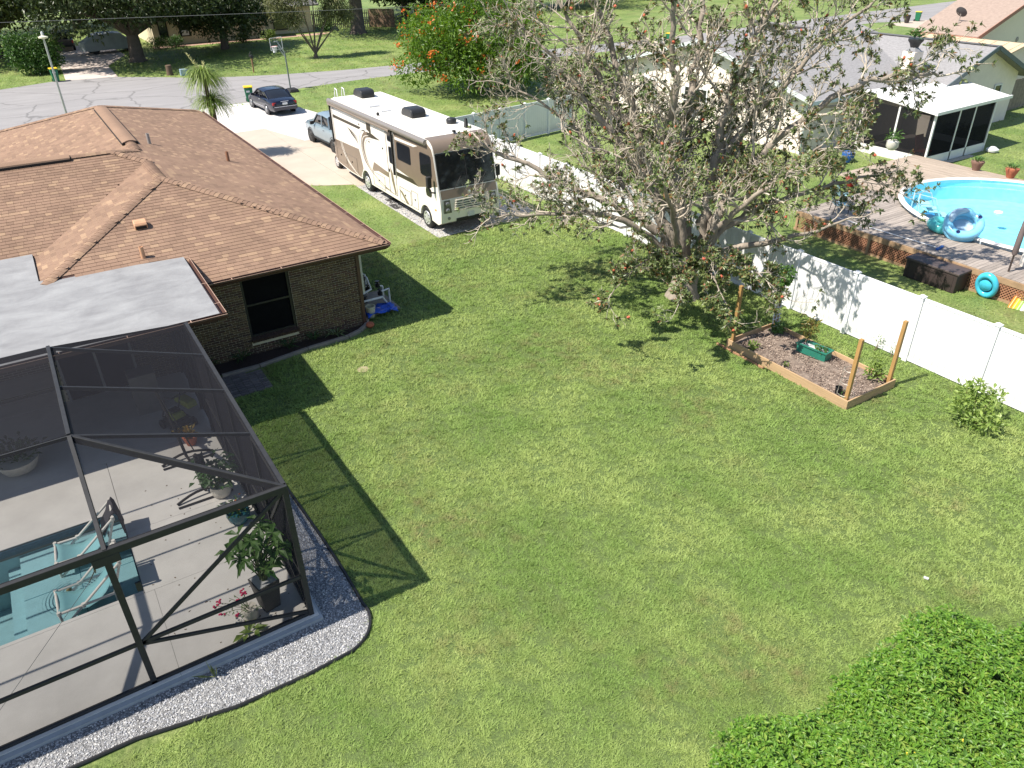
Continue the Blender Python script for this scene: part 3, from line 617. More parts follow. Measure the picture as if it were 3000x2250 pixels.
def water_mat(name, tint, ripple, scale, ring=None, gloss=1.0):
    m, nt, b = newmat(name); L = nt.links.new; nt.nodes.remove(b)
    tr = N(nt, 'ShaderNodeBsdfTransparent'); tr.inputs[0].default_value = c4(tint); gl = N(nt, 'ShaderNodeBsdfGlossy', Roughness=.04)
    g = N(nt, 'ShaderNodeNewGeometry'); n = N(nt, 'ShaderNodeTexNoise', Scale=scale, Detail=3.0); L(g.outputs['Position'], n.inputs['Vector']); h = n.outputs[0]
    if ring:
        sb = N(nt, 'ShaderNodeVectorMath', operation='DISTANCE'); L(g.outputs['Position'], sb.inputs[0]); sb.inputs[1].default_value = ring
        ml = N(nt, 'ShaderNodeMath', operation='MULTIPLY'); L(sb.outputs['Value'], ml.inputs[0]); ml.inputs[1].default_value = 110
        sn = N(nt, 'ShaderNodeMath', operation='SINE'); L(ml.outputs[0], sn.inputs[0])
        mr = N(nt, 'ShaderNodeMapRange'); L(sb.outputs['Value'], mr.inputs[0]); mr.inputs[1].default_value = .05; mr.inputs[2].default_value = .75; mr.inputs[3].default_value = .9; mr.inputs[4].default_value = 0
        m2 = N(nt, 'ShaderNodeMath', operation='MULTIPLY_ADD'); L(sn.outputs[0], m2.inputs[0]); L(mr.outputs[0], m2.inputs[1]); L(h, m2.inputs[2]); h = m2.outputs[0]
    bp = N(nt, 'ShaderNodeBump', Strength=ripple, Distance=.02); L(h, bp.inputs['Height']); L(bp.outputs[0], gl.inputs['Normal'])
    fr_ = N(nt, 'ShaderNodeFresnel', IOR=1.33); L(bp.outputs[0], fr_.inputs['Normal'])
    mg = N(nt, 'ShaderNodeMath', operation='MULTIPLY'); L(fr_.outputs[0], mg.inputs[0]); mg.inputs[1].default_value = gloss
    mx = N(nt, 'ShaderNodeMixShader'); L(mg.outputs[0], mx.inputs[0]); L(tr.outputs[0], mx.inputs[1]); L(gl.outputs[0], mx.inputs[2]); L(mx.outputs[0], nt.nodes['Material Output'].inputs[0])
    return m
BUB = (-1.62, 12.75, -.02)
ppart('water', MB().poly([(PX0, PY0+.021, -.02), (PX1-.021, PY0+.021, -.02), (PX1-.021, PY1-.021, -.02), (PX0, PY1-.021, -.02)]), water_mat('pool_water', (.86, .955, .965), .5, 5, BUB))
ppart('bubbler', MB().lathe([(.05, -.19), (.05, -.03), (.03, .015), (.008, .02)], BUB, 14), mat('bronze', S(150, 134, 96), .5), smooth=50)
# ---- cage
M_fr = mat('bronze_aluminium', (.026, .026, .027), .55, var=.2, scale=8, spec=.35)
M_scr, nt, b = newmat('insect_screen'); L = nt.links.new
tr = N(nt, 'ShaderNodeBsdfTransparent'); df = N(nt, 'ShaderNodeBsdfDiffuse'); df.inputs[0].default_value = (.024, .024, .028, 1)
mx = N(nt, 'ShaderNodeMixShader'); 
g = N(nt, 'ShaderNodeNewGeometry'); dp = N(nt, 'ShaderNodeVectorMath', operation='DOT_PRODUCT'); L(g.outputs['Incoming'], dp.inputs[0]); L(g.outputs['True Normal'], dp.inputs[1])
ab = N(nt, 'ShaderNodeMath', operation='ABSOLUTE'); L(dp.outputs['Value'], ab.inputs[0]); dv = N(nt, 'ShaderNodeMath', operation='DIVIDE'); dv.inputs[0].default_value = 1; L(ab.outputs[0], dv.inputs[1])
pw = N(nt, 'ShaderNodeMath', operation='POWER'); pw.inputs[0].default_value = .645; L(dv.outputs[0], pw.inputs[1]); iv = N(nt, 'ShaderNodeMath', operation='SUBTRACT'); iv.inputs[0].default_value = 1; L(pw.outputs[0], iv.inputs[1]); L(iv.outputs[0], mx.inputs[0])   # wires cover more of a slanting view
L(tr.outputs[0], mx.inputs[1]); L(df.outputs[0], mx.inputs[2]); L(mx.outputs[0], nt.nodes['Material Output'].inputs[0])
cage = thing('pool_cage', 'dark bronze aluminium screen enclosure over the swimming pool patio', 'pool cage', (-3, 13, ZP))
def cpart(n, mb, m=M_fr, par=None, **k):
    o = mb.build(n, m, **k); p = par or cage; o.parent = p; o.matrix_parent_inverse = pinv(p); return o
XR, XB, YF, YB, ZW, ZT = 1.87, -.66, 9.64, 16.35, 2.85, 3.78
def beam(n, a, c, w_=.055, h=.11): cpart(n, MB().bar(a, c, w_, h), bevel=.004, seg=1)
beam('corner_post', (XR, YF, ZP), (XR, YF, ZW), .085, .085)
for x in (-.68, -3.2, -5.7): beam('post', (x, YF, ZP), (x, YF, ZW), .06, .09)
for y in (11.34, 13.01, 14.64, YB): beam('post', (XR, y, ZP), (XR, y, ZW), .055, .09)
beam('eave_beam', (-9, YF, ZW), (XR+.04, YF, ZW), .09, .12); beam('eave_beam', (XR, YF, ZW), (XR, YB, ZW), .09, .12)
beam('sill_rail', (-9, YF, ZP+.03), (XR, YF, ZP+.03), .06, .06); beam('sill_rail', (XR, YF, ZP+.03), (XR, YB, ZP+.03), .06, .06)
beam('chair_rail', (-9, YF, 1.0), (XR, YF, 1.0), .045, .07); beam('chair_rail', (XR, YF, 1.0), (XR, YB, 1.0), .045, .07)
nd = (-.66, YF, .98)
beam('brace', nd, (XR-.03, YF, ZW-.05), .045, .06); beam('brace', nd, (XR-.03, YF, ZP+.08), .045, .06); beam('brace', (XR, 11.34, 1.0), (XR, YF+.05, ZW-.05), .045, .06); beam('brace', (XR, 11.34, 1.0), (XR, YF+.05, ZP+.1), .045, .06)
nodes = [(XB, y, ZT) for y in (11.34, 13.01, 14.64)]
beam('roof_beam', (XB, 11.34, ZT), (XB, 14.64, ZT), .06, .16); beam('roof_beam', (XB, YF, ZW), (XB, 11.34, ZT), .06, .16); beam('roof_beam', (XB, 14.64, ZT), (XB, 16.45, 2.9), .05, .10)
for y in (11.34, 13.01, 14.64):
    beam('purlin', (XB, y, ZT+.02), (XR, y, ZW+.02), .045, .06); beam('purlin', (-9, y, ZT+.02), (XB, y, ZT+.02), .045, .06)
beam('hip_beam', (XB, 11.34, ZT), (XR, YF, ZW), .05, .12); beam('roof_beam', (-3.2, 11.34, ZT), (-3.2, 14.64, ZT), .06, .16); beam('roof_beam', (-3.2, YF, ZW), (-3.2, 11.34, ZT), .06, .16)
cpart('gusset', MB().b2((-.86, YF-.05, 2.66), (-.5, YF-.046, 2.80)))
hd = MB(); hd.box((-.42, YF-.05, 2.1), (.07, .03, .16)); cpart('hinge', hd)
cp = MB(); cp.tube([(-.75, YF+.02, 2.75), (-.98, YF+.05, 2.40)], .008, 6); cp.lathe([(.005, -.05), (.018, 0), (.005, .05)], (-.86, YF+.035, 2.58), 8); cp.tube([(-.98, YF+.05, 2.40), (-3.2, YF, ZP+.1)], .004, 4)
cpart('cable_brace', cp, mat('steel_cable', S(170, 170, 170), .35, 1))
def screen(*pts): cpart('screen', MB().poly(pts), M_scr)
xs = [-9, -5.7, -3.2, -.68, XR]
for i in range(4):
    screen((xs[i], YF, ZP+.06), (xs[i+1], YF, ZP+.06), (xs[i+1], YF, ZW-.06), (xs[i], YF, ZW-.06))
ys = [YF, 11.34, 13.01, 14.64, YB]
for i in range(4):
    screen((XR, ys[i], ZP+.06), (XR, ys[i+1], ZP+.06), (XR, ys[i+1], ZW-.06), (XR, ys[i], ZW-.06))
for i in (1, 2):
    screen((XB, ys[i], ZT+.05), (XR, ys[i], ZW+.05), (XR, ys[i+1], ZW+.05), (XB, ys[i+1], ZT+.05))
    screen((-9, ys[i], ZT+.05), (XB, ys[i], ZT+.05), (XB, ys[i+1], ZT+.05), (-9, ys[i+1], ZT+.05))
screen((XB, 11.34, ZT+.05), (XR, YF, ZW+.05), (XR, 11.34, ZW+.05)); screen((XB, 11.34, ZT+.05), (XB, YF, ZW+.05), (XR, YF, ZW+.05)); screen((-9, 11.34, ZT+.05), (-9, YF, ZW+.05), (XB, YF, ZW+.05), (XB, 11.34, ZT+.05))
screen((XB, 14.64, ZT+.05), (XR, 14.64, ZW+.05), (XR, YB, ZW+.05)); screen((XB, 14.64, ZT+.05), (XR, YB, ZW+.05), (XB, 16.45, 2.92)); screen((-9, 14.64, ZT+.05), (XB, 14.64, ZT+.05), (XB, 16.45, 2.92), (-9, 16.45, 2.92))
# lanai side wall under the flat roof
for y in (17.4, 18.5, 19.55): beam('post', (XR, y, ZP), (XR, y, 2.68), .055, .09)
beam('eave_beam', (XR, YB, 2.66), (XR, 19.6, 2.66), .07, .09); beam('chair_rail', (XR, YB, 1.0), (XR, 19.6, 1.0), .045, .07)
screen((XR, YB, ZP+.06), (XR, 19.6, ZP+.06), (XR, 19.6, 2.64), (XR, YB, 2.64))
struct('footing', MB().b2((1.88, 9.551, 0), (2.02, 16.4, .085)).b2((-9, 9.46, 0), (2.02, 9.55, .085)), mat('footing_grey', S(160, 164, 166), .8))
# ---- aqua sling chairs standing on the pool shelf
M_pvc = mat('pvc_white', S(214, 208, 198), .45, var=.06); M_sling = mat('sling_aqua', S(124, 176, 181), .75, var=.05, scale=40)
def sling_chair(loc, rz, label):
    t = thing('sling_chair', label, 'pool chair', loc, rz, 'aqua sling chairs on the pool shelf')
    for s in (-1, 1):
        x = s*.31; p_ = lambda *q: (x, q[0], q[1])
        mb = MB(); mb.tube([p_(-.62, 0), p_(.50, .95)], .024, 10); part('side_rail', mb, M_pvc, t, smooth=50)      # front foot to head
        mb = MB(); mb.tube([p_(-.62, .33), p_(.28, .33)], .024, 10); part('seat_rail', mb, M_pvc, t, smooth=50)
        mb = MB(); mb.tube([p_(.28, 0), p_(.28, .36), p_(.50, .93)], .024, 10); part('rear_leg', mb, M_pvc, t, smooth=50)
        mb = MB(); mb.tube([p_(-.62, 0), p_(-.62, .35)], .024, 10); part('front_leg', mb, M_pvc, t, smooth=50)
        for q in ((-.62, .33), (.50, .95), (-.235, .33)): part('fitting', MB().lathe([(.032, -.04), (.034, 0), (.032, .04)], p_(*q), 10), M_pvc, t, smooth=50)
    part('cross_bar', MB().tube([(-.31, -.62, .34), (.31, -.62, .34)], .024, 10), M_pvc, t, smooth=50); part('cross_bar', MB().tube([(-.31, .50, .95), (.31, .50, .95)], .024, 10), M_pvc, t, smooth=50)
    part('cross_bar', MB().tube([(-.31, .28, .06), (.31, .28, .06)], .02, 10), M_pvc, t, smooth=50)
    prof = [(-.62, .37), (-.5, .30), (-.35, .235), (-.18, .21), (0, .27), (.15, .40), (.3, .60), (.42, .80), (.50, .97)]; sm = MB(); vs = []
    for y, z in prof:
        for x in (-.27, -.14, 0, .14, .27): vs.append((x, y, z-.02*(1-(x/.27)**2)))
    fs = [(i*5+j, i*5+j+1, i*5+j+6, i*5+j+5) for i in range(len(prof)-1) for j in range(4)]; sm.add(vs, fs)
    o = part('sling', sm, M_sling, t, smooth=60); so_ = o.modifiers.new('thick', 'SOLIDIFY'); so_.thickness = .006
    return t
ch1 = sling_chair((-1.08, 13.62, -.19), R_(-93), 'aqua sling pool chair with a dark towel over its back'); ch2 = sling_chair((-1.18, 12.28, -.19), R_(-90), 'aqua sling pool chair beside the bubbling fountain, no towel on it')
tw = MB(); vs = []
Mc = Matrix.Translation((-1.08, 13.62, -.19)) @ Matrix.Rotation(R_(-93), 4, 'Z')
for i, (y, z) in enumerate([(.22, .52), (.36, .74), (.47, .96), (.535, 1.0), (.585, .92), (.60, .70), (.62, .45)]):
    for j in range(6): vs.append(Mc @ Vector((-.34+.115*j+.015*math.sin(i*2+j), y+.012*math.sin(j*2.1+i), z+.02*math.sin(j*1.7))))
tw.add(vs, [(i*6+j, i*6+j+1, i*6+j+7, i*6+j+6) for i in range(6) for j in range(5)]); o = tw.build('towel', mat('towel_dark', S(52, 50, 54), .95), smooth=60); so_ = o.modifiers.new('thick', 'SOLIDIFY'); so_.thickness = .012
tag(o, 'dark grey towel draped over the back of a pool chair', 'towel')
# ---- plants and pots on the patio
def pot(name, label, loc, prof, m, n=24, soil=None, cat='pot', group=None):
    t = thing(name, label, cat, loc, 0, group); part('pot', MB().lathe(prof, (0, 0, 0), n), m, t, smooth=45 if n > 6 else None)
    r, z = soil or (prof[-1][0]*.9, prof[-1][1]-.04); part('soil', MB().lathe([(r*.98, z-.02), (r, z)], (0, 0, 0), n), mat('potting_soil', S(60, 46, 36), .95, var=.3, scale=40), t); return t
def add_leaves(t, name, P, D, L_, W_, m, up=1.0, droop=.2):
    P = np.array(P, float); D = np.array(D, float); V, F = leaves(P, D, np.tile([0, 0, 1.], (len(P), 1))*up+unit(len(P))*.35, np.array(L_), np.array(W_), droop)
    o = link(name, rawmesh(name, V, F, m)); o.parent = t; return o
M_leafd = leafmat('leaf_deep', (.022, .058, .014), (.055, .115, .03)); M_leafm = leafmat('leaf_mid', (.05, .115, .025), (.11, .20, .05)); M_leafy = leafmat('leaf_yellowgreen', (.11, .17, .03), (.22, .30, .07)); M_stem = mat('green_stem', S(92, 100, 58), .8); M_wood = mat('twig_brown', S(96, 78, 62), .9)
# money tree in a tall tapered square planter
t = thing('money_tree', 'large leafy plant in a dark tapered square planter in the cage corner', 'potted plant', (1.33, 10.22, ZP), R_(12))
pl_ = MB(); pl_.box((0, 0, .31), (.27, .27, .62)); pl_.v = [(x*(1.45 if z > .3 else 1), y*(1.45 if z > .3 else 1), z) for x, y, z in pl_.v]; part('planter', pl_, mat('planter_charcoal', S(70, 68, 66), .7), t, bevel=.008)
part('soil', MB().box((0, 0, .622), (.34, .34, .006)), mat('potting_soil'), t)
P, D, LL, WW = [], [], [], []; r = random.Random(3)
for k in range(21):
    a = r.random()*6.28; h = .35+.75*r.random(); rr = .12+.36*r.random(); top = Vector((math.cos(a)*rr, math.sin(a)*rr, .62+h))
    part('stem', MB().tube([(r.uniform(-.06, .06), r.uniform(-.06, .06), .6), top*.55+Vector((0, 0, .42)), top], [.016, .011, .007], 6), M_stem, t)
    for q in range(7):
        b_ = q*6.28/7+r.random(); e_ = r.uniform(-.45, .35); P.append(top); D.append((math.cos(b_), math.sin(b_), e_)); l_ = r.uniform(.19, .33); LL.append(l_); WW.append(l_*.38)
add_leaves(t, 'foliage', P, D, LL, WW, M_leafm, droop=.3)
# pink flowers in a small cream pot
t = pot('flower_pot', 'small cream ribbed pot with trailing pink flowers on the patio', (.98, 10.12, ZP), [(.09, 0), (.125, .03), (.135, .2), (.13, .24), (.115, .24)], mat('cream_pot', S(196, 190, 178), .6), 28)
P, D = [], []; fl_ = MB()
for k in range(11):
    a = r.uniform(1.2, 5.2); rr = r.uniform(.08, .5); tip = Vector((math.cos(a)*rr-.08, math.sin(a)*rr*.6+.08, .28+r.uniform(.0, .3)))
    part('stem', MB().tube([(0, 0, .2), tip*.5+Vector((0, 0, .14)), tip], .005, 4), M_stem, t)
    for q in range(10): P.append(tip*r.uniform(.35, 1)); D.append((r.uniform(-1, 1), r.uniform(-1, 1), r.uniform(-.3, .6)))
    if k < 7:
        for q in range(6): fl_.lathe([(.004, -.01), (.022, .0), (.012, .016)], tip+Vector((r.uniform(-.04, .04), r.uniform(-.04, .04), r.uniform(0, .03))), 7)
add_leaves(t, 'foliage', P, D, .05, .02, M_leafm); part('blossom', fl_, mat('petal_pink', S(190, 40, 90), .6), t)
# low broad-leaved plant lying by the sill
t = thing('ground_plant', 'low broad-leaved yellowish plant at the foot of the cage screen', 'plant', (.86, 9.80, ZP)); P = [(r.uniform(-.1, .1), r.uniform(-.05, .05), .03) for _ in range(9)]; D = [(math.cos(k*.7), math.sin(k*.7), r.uniform(.2, .7)) for k in range(9)]; add_leaves(t, 'foliage', P, D, .24, .10, M_leafy)
t = pot('teal_pot', 'round teal glazed pot with orange flowers near the cage side wall', (1.50, 12.72, ZP), [(.12, 0), (.2, .08), (.23, .2), (.22, .28), (.19, .28)], mat('teal_glaze', S(40, 92, 104), .25))
P = [(r.gauss(0, .1), r.gauss(0, .1), .28+r.random()*.1) for _ in range(120)]; D = [(p[0]*4+r.gauss(0, .4), p[1]*4+r.gauss(0, .4), r.uniform(.2, 1)) for p in P]; add_leaves(t, 'foliage', P, D, .1, .05, M_leafd)
fl_ = MB(); [fl_.lathe([(.004, -.01), (.025, 0), (.01, .016)], (r.gauss(0, .11), r.gauss(0, .11), .42+r.random()*.05), 7) for _ in range(10)]; part('blossom', fl_, mat('petal_orange', S(220, 110, 50), .6), t)
t = pot('white_pot_plant', 'bushy dark green plant in a pale ringed pot inside the cage', (1.42, 13.75, ZP), [(.12, 0), (.18, .04), (.21, .16), (.2, .26), (.22, .3), (.2, .3)], mat('cream_pot'))
P = [(r.gauss(0, .17), r.gauss(0, .17), .35+r.random()*.55) for _ in range(170)]; D = [(p[0]*3+r.gauss(0, .5), p[1]*3+r.gauss(0, .5), r.uniform(-.4, .5)) for p in P]; add_leaves(t, 'foliage', P, D, .16, .11, M_leafd, droop=.3); part('stem', MB().tube([(0, 0, .2), (.03, 0, .8)], .02, 6), M_stem, t)
t = pot('terracotta_pot', 'terracotta pot with yellow-orange leaves in the cage shade', (1.30, 16.0, ZP), [(.1, 0), (.16, .2), (.17, .24), (.15, .24)], mat('terracotta', S(176, 98, 66), .8))
P = [(r.gauss(0, .08), r.gauss(0, .08), .25+r.random()*.15) for _ in range(60)]; D = [(p[0]*5+r.gauss(0, .4), p[1]*5+r.gauss(0, .4), .6) for p in P]; add_leaves(t, 'foliage', P, D, .13, .06, leafmat('leaf_croton', (.30, .16, .02), (.20, .18, .03)))
t = pot('bowl_planter', 'wide shallow white bowl planter in the shade by the flat roof', (-2.07, 17.0, ZP), [(.15, 0), (.32, .1), (.42, .3), (.43, .36), (.38, .36)], mat('bowl_white', S(190, 184, 172), .6), 30)
P = [(r.gauss(0, .2), r.gauss(0, .2), .36+r.random()*.3) for _ in range(140)]; D = [(p[0]*3+r.gauss(0, .4), p[1]*3+r.gauss(0, .4), r.uniform(.2, 1)) for p in P]; add_leaves(t, 'foliage', P, D, .2, .07, M_leafd)
# ---- hanging-chair stand with dark cloth
st = thing('hanging_chair_stand', 'dark metal hanging-chair stand with curved feet and folded brown cloth', 'chair stand', (1.1, 14.7, ZP)); M_st = mat('stand_metal', S(44, 42, 42), .45, .4)
for y in (-.82, .72):
    pts = [(-.55+1.1*i/8, y+.10*math.cos((i-4)/4*1.5), .03+.10*max(0, math.sin(i/8*math.pi))) for i in range(9)]; part('curved_foot', MB().tube(pts, .028, 8), M_st, st, smooth=50)
    pts = [(-.55+1.1*i/8, y-.12, .028) for i in range(9)]; part('foot_bar', MB().tube([pts[0], pts[-1]], .02, 8), M_st, st, smooth=50)
part('spine', MB().tube([(.05, -.75, .1), (.02, 0, .22), (-.02, .72, .12)], .03, 8), M_st, st, smooth=50)
part('mast', MB().tube([(-.02, .72, .1), (-.1, .85, .9), (-.22, .80, 1.7), (-.28, .55, 2.05), (-.25, .25, 2.1)], [.035, .034, .03, .028, .026], 10), M_st, st, smooth=50)
cl = MB(); vs = []
for i in range(7):
    for j in range(5): vs.append((-.02+.05*j+.015*math.sin(i*1.3+j), -.78+.20*i/6*.8+.02*math.sin(j*2.2), 1.05-.16*i+.03*math.sin(j*1.9+i)))
cl.add(vs, [(i*5+j, i*5+j+1, i*5+j+6, i*5+j+5) for i in range(6) for j in range(4)]); o = part('folded_cloth', cl, mat('cloth_brown', S(62, 58, 58), .95), st, smooth=60); so_ = o.modifiers.new('thick', 'SOLIDIFY'); so_.thickness = .03
part('mast_cord', MB().tube([(-.25, .25, 2.1), (.05, -.66, 1.06)], .012, 6), M_st, st)
# ---- folded lawn mower in the lanai shade
mw = thing('lawn_mower', 'green and black folded lawn mower stored in the lanai shade', 'mower', (1.22, 16.9, ZP), R_(20)); M_blk = mat('mower_black', (.015, .015, .015), .5); M_grn = mat('mower_green', S(140, 150, 40), .5)
part('deck', MB().box((0, 0, .22), (.5, .62, .16), tap=.85), M_blk, mw, bevel=.03); part('motor_cover', MB().box((0, .02, .36), (.34, .38, .14), tap=.75), M_grn, mw, bevel=.03); part('battery_lid', MB().box((.02, .05, .45), (.2, .2, .05)), M_blk, mw, bevel=.01)
for x in (-.27, .27):
    for y in (-.24, .24): part('wheel', MB().lathe([(.1, -.03), (.115, -.02), (.115, .02), (.1, .03)], (x, y, .115), 18, M=Matrix.Rotation(R_(90), 3, 'Y')), M_blk, mw, smooth=40)
part('grass_bag', MB().box((.35, .1, .52), (.26, .62, .16), tap=.9), M_grn, mw, bevel=.03)
for x in (-.2, .2): part('handle', MB().tube([(x, .25, .3), (x, -.1, .95), (x, -.45, 1.05)], .014, 8), M_blk, mw, smooth=50)
part('handle_bar', MB().tube([(-.2, -.45, 1.05), (.2, -.45, 1.05)], .016, 8), M_blk, mw, smooth=50)
tag(MB().b2((.5, 17.9, ZP), (1.1, 18.4, 1.15)).build('storage_cabinet', mat('cabinet_grey', S(120, 118, 114), .6), bevel=.01), 'pale grey storage cabinet standing in the lanai shade', 'cabinet')
# ---- snake plant in the gravel
t = thing('snake_plant', 'small upright striped snake plant growing in the gravel border', 'plant', (.17, 9.27, .03))
P = [(r.uniform(-.04, .04), r.uniform(-.04, .04), 0) for _ in range(5)]; D = [(-.1, .05, 1), (-.8, .1, .5), (.1, -.15, .9), (-.35, -.3, .6), (-.05, .25, .8)]; add_leaves(t, 'leaf_blade', P, D, [.42, .36, .3, .22, .25], .055, leafmat('leaf_snake', (.05, .09, .03), (.28, .30, .12), scale=26), droop=0)
# ---- bed along the brick wall, kerb, walkway pavers, plants
struct('planting_bed', MB().poly([(2.05, 18.95, .012), (6.4, 19.16, .012), (6.9, 19.36, .012), (7.2, 19.75, .012), (7.2, 20.3, .012), (2.05, 19.75, .012)]), mat('dark_mulch', S(52, 40, 34), .95, var=.35, scale=25, bump=.8, bs=60))
kb = thing('bed_kerb', 'poured grey concrete kerb edging the planting bed below the brick wall', 'kerb', (5, 19, 0)); kpts = [(2.7, 18.86), (3.7, 18.84), (5.13, 19.06), (6.37, 19.12), (6.8, 19.28), (7.08, 19.5), (7.26, 19.8), (7.3, 20.2)]
for i in range(len(kpts)-1):
    a, c = Vector((*kpts[i], .04)), Vector((*kpts[i+1], .04)); d = (c-a).normalized()*.008; o = MB().bar(a+d, c-d, .11, .10).build('kerb_section', mat('kerb_grey', S(134, 126, 116), .9, var=.15), bevel=.012); o.parent = kb; o.matrix_parent_inverse = pinv(kb)
pv = thing('paver_walk', 'small patch of grey rectangular pavers by the cage door', 'pavers', (3.1, 18.2, 0)); pm = MB().box((0, 0, 0), (.195, .095, .05)).mesh('paver', mat('paver_grey', S(112, 104, 100), .9, rnd=.2, var=.15, scale=15)); 
for i in range(10):
    for j in range(5):
        if i == 9 and j > 2: continue
        x = 2.72+.205*j+(.1 if i % 2 else 0)*0; y = 17.66+.12*i if j % 2 else 17.68+.12*i
        inst('paver', pm, pv, pinv(pv) @ Matrix.Translation((x+.05, y, .005+rng.uniform(-.006, .006))) @ Matrix.Rotation(rng.uniform(-.04, .04), 4, 'Z'))
def strap_plant(name, label, loc, n, L_, W_, m, el=(.2, 1.0), cat='plant', group=None, droop=.35):
    t = thing(name, label, cat, loc, 0, group); P = [(r.gauss(0, .03), r.gauss(0, .03), .02) for _ in range(n)]; D = [(math.cos(k*2.4), math.sin(k*2.4), r.uniform(*el)) for k in range(n)]
    add_leaves(t, 'leaf_blade', P, D, [L_*r.uniform(.7, 1.15) for _ in range(n)], W_, m, droop=droop); return t
strap_plant('agave', 'pale striped agave rosette in the bed near the house corner', (6.12, 19.42, .02), 18, .50, .06, leafmat('leaf_agave', (.06, .11, .04), (.25, .28, .13), scale=16))
for k, (x, lb) in enumerate(((5.45, 'tall thin plant below the right end of the window sill'), (4.7, 'low strappy plant under the middle of the window'), (3.4, 'dark strappy plant left of the window'), (2.5, 'dark leafy plant in the bed next to the cage'))): strap_plant('bed_plant', lb, (x, 19.45, .02), 22, .55, .035, M_leafd, (.6, 1.6), group='plants in the bed below the brick wall')
tag(MB().lathe([(.09, 0), (.13, .06), (.10, .12), (.02, .13)], (7.18, 19.40, .02), 12).build('clay_ornament', mat('terracotta'), smooth=40), 'small reddish clay ornament at the house corner', 'ornament')
struct('walk_slab', MB().b2((1.99, 16.5, -.05), (2.66, 18.8, .02)), mat('kerb_grey'))
tag(MB().lathe([(.16, 0), (.16, .012)], (6.0, 17.15, .005), 16).build('irrigation_lid', mat('lid_grey', S(150, 140, 110), .9), smooth=40), 'small round irrigation lid set in the lawn', 'lid')
# ---- pool equipment at the side of the house
pe = thing('pool_equipment', 'white pool plumbing with black valves against the house side', 'pool equipment', (7.85, 20.7, 0)); M_p2 = mat('pipe_white', S(206, 206, 204), .4)
def pipe(*pts): part('pipe', MB().tube([Vector(p)-Vector((7.85, 20.7, 0)) for p in pts], .035, 10), M_p2, pe, smooth=50)
pipe((7.35, 20.5, .55), (7.8, 20.62, .62), (7.8, 20.9, .9), (7.8, 21.0, .9)); pipe((7.35, 20.25, .45), (8.0, 20.25, .45), (8.15, 20.35, .2)); pipe((8.25, 20.8, .1), (8.25, 20.8, .55), (8.05, 20.8, .62)); pipe((8.38, 20.62, .05), (8.38, 20.62, .5), (8.1, 20.55, .5)); pipe((7.55, 21.0, .2), (7.55, 21.0, 1.0), (7.75, 21.0, 1.0)); pipe((7.9, 21.3, .2), (7.9, 21.3, .85))
for p_ in ((7.72, 21.02, .85), (7.75, 20.75, .6), (8.1, 20.8, .62), (8.05, 20.55, .45), (7.5, 20.4, .4)): part('valve', MB().lathe([(.05, -.07), (.075, -.05), (.075, .05), (.03, .07), (.03, .12), (.07, .12), (.07, .14)], Vector(p_)-Vector((7.85, 20.7, 0)), 12), mat('valve_black', (.012, .012, .013), .4), pe, smooth=40)
part('pump', MB().lathe([(.14, 0), (.16, .1), (.16, .35), (.1, .42)], (-.25, .35, 0), 16), mat('pump_grey', S(90, 92, 94), .5), pe, smooth=40); part('equipment_pad', MB().box((.05, .15, .025), (1.15, 1.6, .05)), mat('kerb_grey'), pe); part('filter_tank', MB().lathe([(.2, .05), (.24, .15), (.24, .6), (.15, .72), (.04, .76)], (-.25, .75, 0), 18), mat('pump_grey'), pe, smooth=40)
bk_ = thing('bucket', 'cream plastic bucket standing beside the pool plumbing', 'bucket', (7.48, 20.02, 0)); part('bucket_wall', MB().lathe([(.12, 0), (.145, .34), (.155, .34), (.155, .37), (.13, .37), (.11, .03)], (0, 0, 0), 20), mat('bucket_cream', S(196, 190, 160), .5), bk_, smooth=45)
tp = MB(); vs = []; r2 = random.Random(5)
for i in range(7):
    for j in range(8): vs.append((7.3+.14*j, 19.78+.10*i, .05+.14*abs(math.sin(i*1.7+j*.9))+.05*r2.random()))
tp.add(vs, [(i*8+j, i*8+j+1, i*8+j+9, i*8+j+8) for i in range(6) for j in range(7)]); o = tp.build('blue_tarp', mat('tarp_blue', S(36, 84, 190), .4, var=.15), smooth=30); so_ = o.modifiers.new('thick', 'SOLIDIFY'); so_.thickness = .006
tag(o, 'crumpled blue plastic tarp on the grass at the house corner', 'tarp')

lt_ = MB(); r5 = random.Random(31)
for k in range(46): x_, y_ = r5.uniform(-.3, 1.7), r5.uniform(9.8, 15.2); lt_.box((x_, y_, ZP+.004), (r5.uniform(.012, .045), r5.uniform(.01, .02), .004), rz=r5.random()*3)
o = lt_.build('leaf_litter', mat('dead_leaf', S(96, 76, 52), .9)); o['kind'] = 'stuff'; o['label'] = 'small dead leaves scattered on the patio floor'; o['category'] = 'leaf litter'
# ================================================================== MOTORHOME
RX0, RX1 = 12.55, 15.10
rv = thing('motorhome', 'large cream and taupe motorhome parked on the gravel pad', 'motorhome', (13.8, 30.3, 0))
def rpart(n, mb, m, par=None, **k):
    o = mb.build(n, m, **k); p = par or rv; o.parent = p; o.matrix_parent_inverse = pinv(p); return o
M_cream = mat('rv_cream', S(236, 229, 218), .28, var=.03, scale=2, coat=.4); M_taupe = mat('rv_taupe', S(132, 116, 100), .3, .15, var=.06, scale=2, coat=.4); M_rvdark = mat('rv_dark', S(62, 56, 44), .4); M_glass = mat('tinted_glass', (.012, .013, .015), .06, var=.1, spec=.8); M_rubber = mat('black_rubber', (.014, .014, .014), .7); M_chrome = mat('chrome', (.78, .78, .8), .32, .65); M_roofw = mat('rv_roof', S(226, 222, 212), .5, var=.04)
def arcp(cy, r, z0=.45):
    a0 = math.asin((z0-.42)/r); return [(cy+r*math.cos(t), .42+r*math.sin(t)) for t in np.linspace(math.pi-a0, a0, 12)]
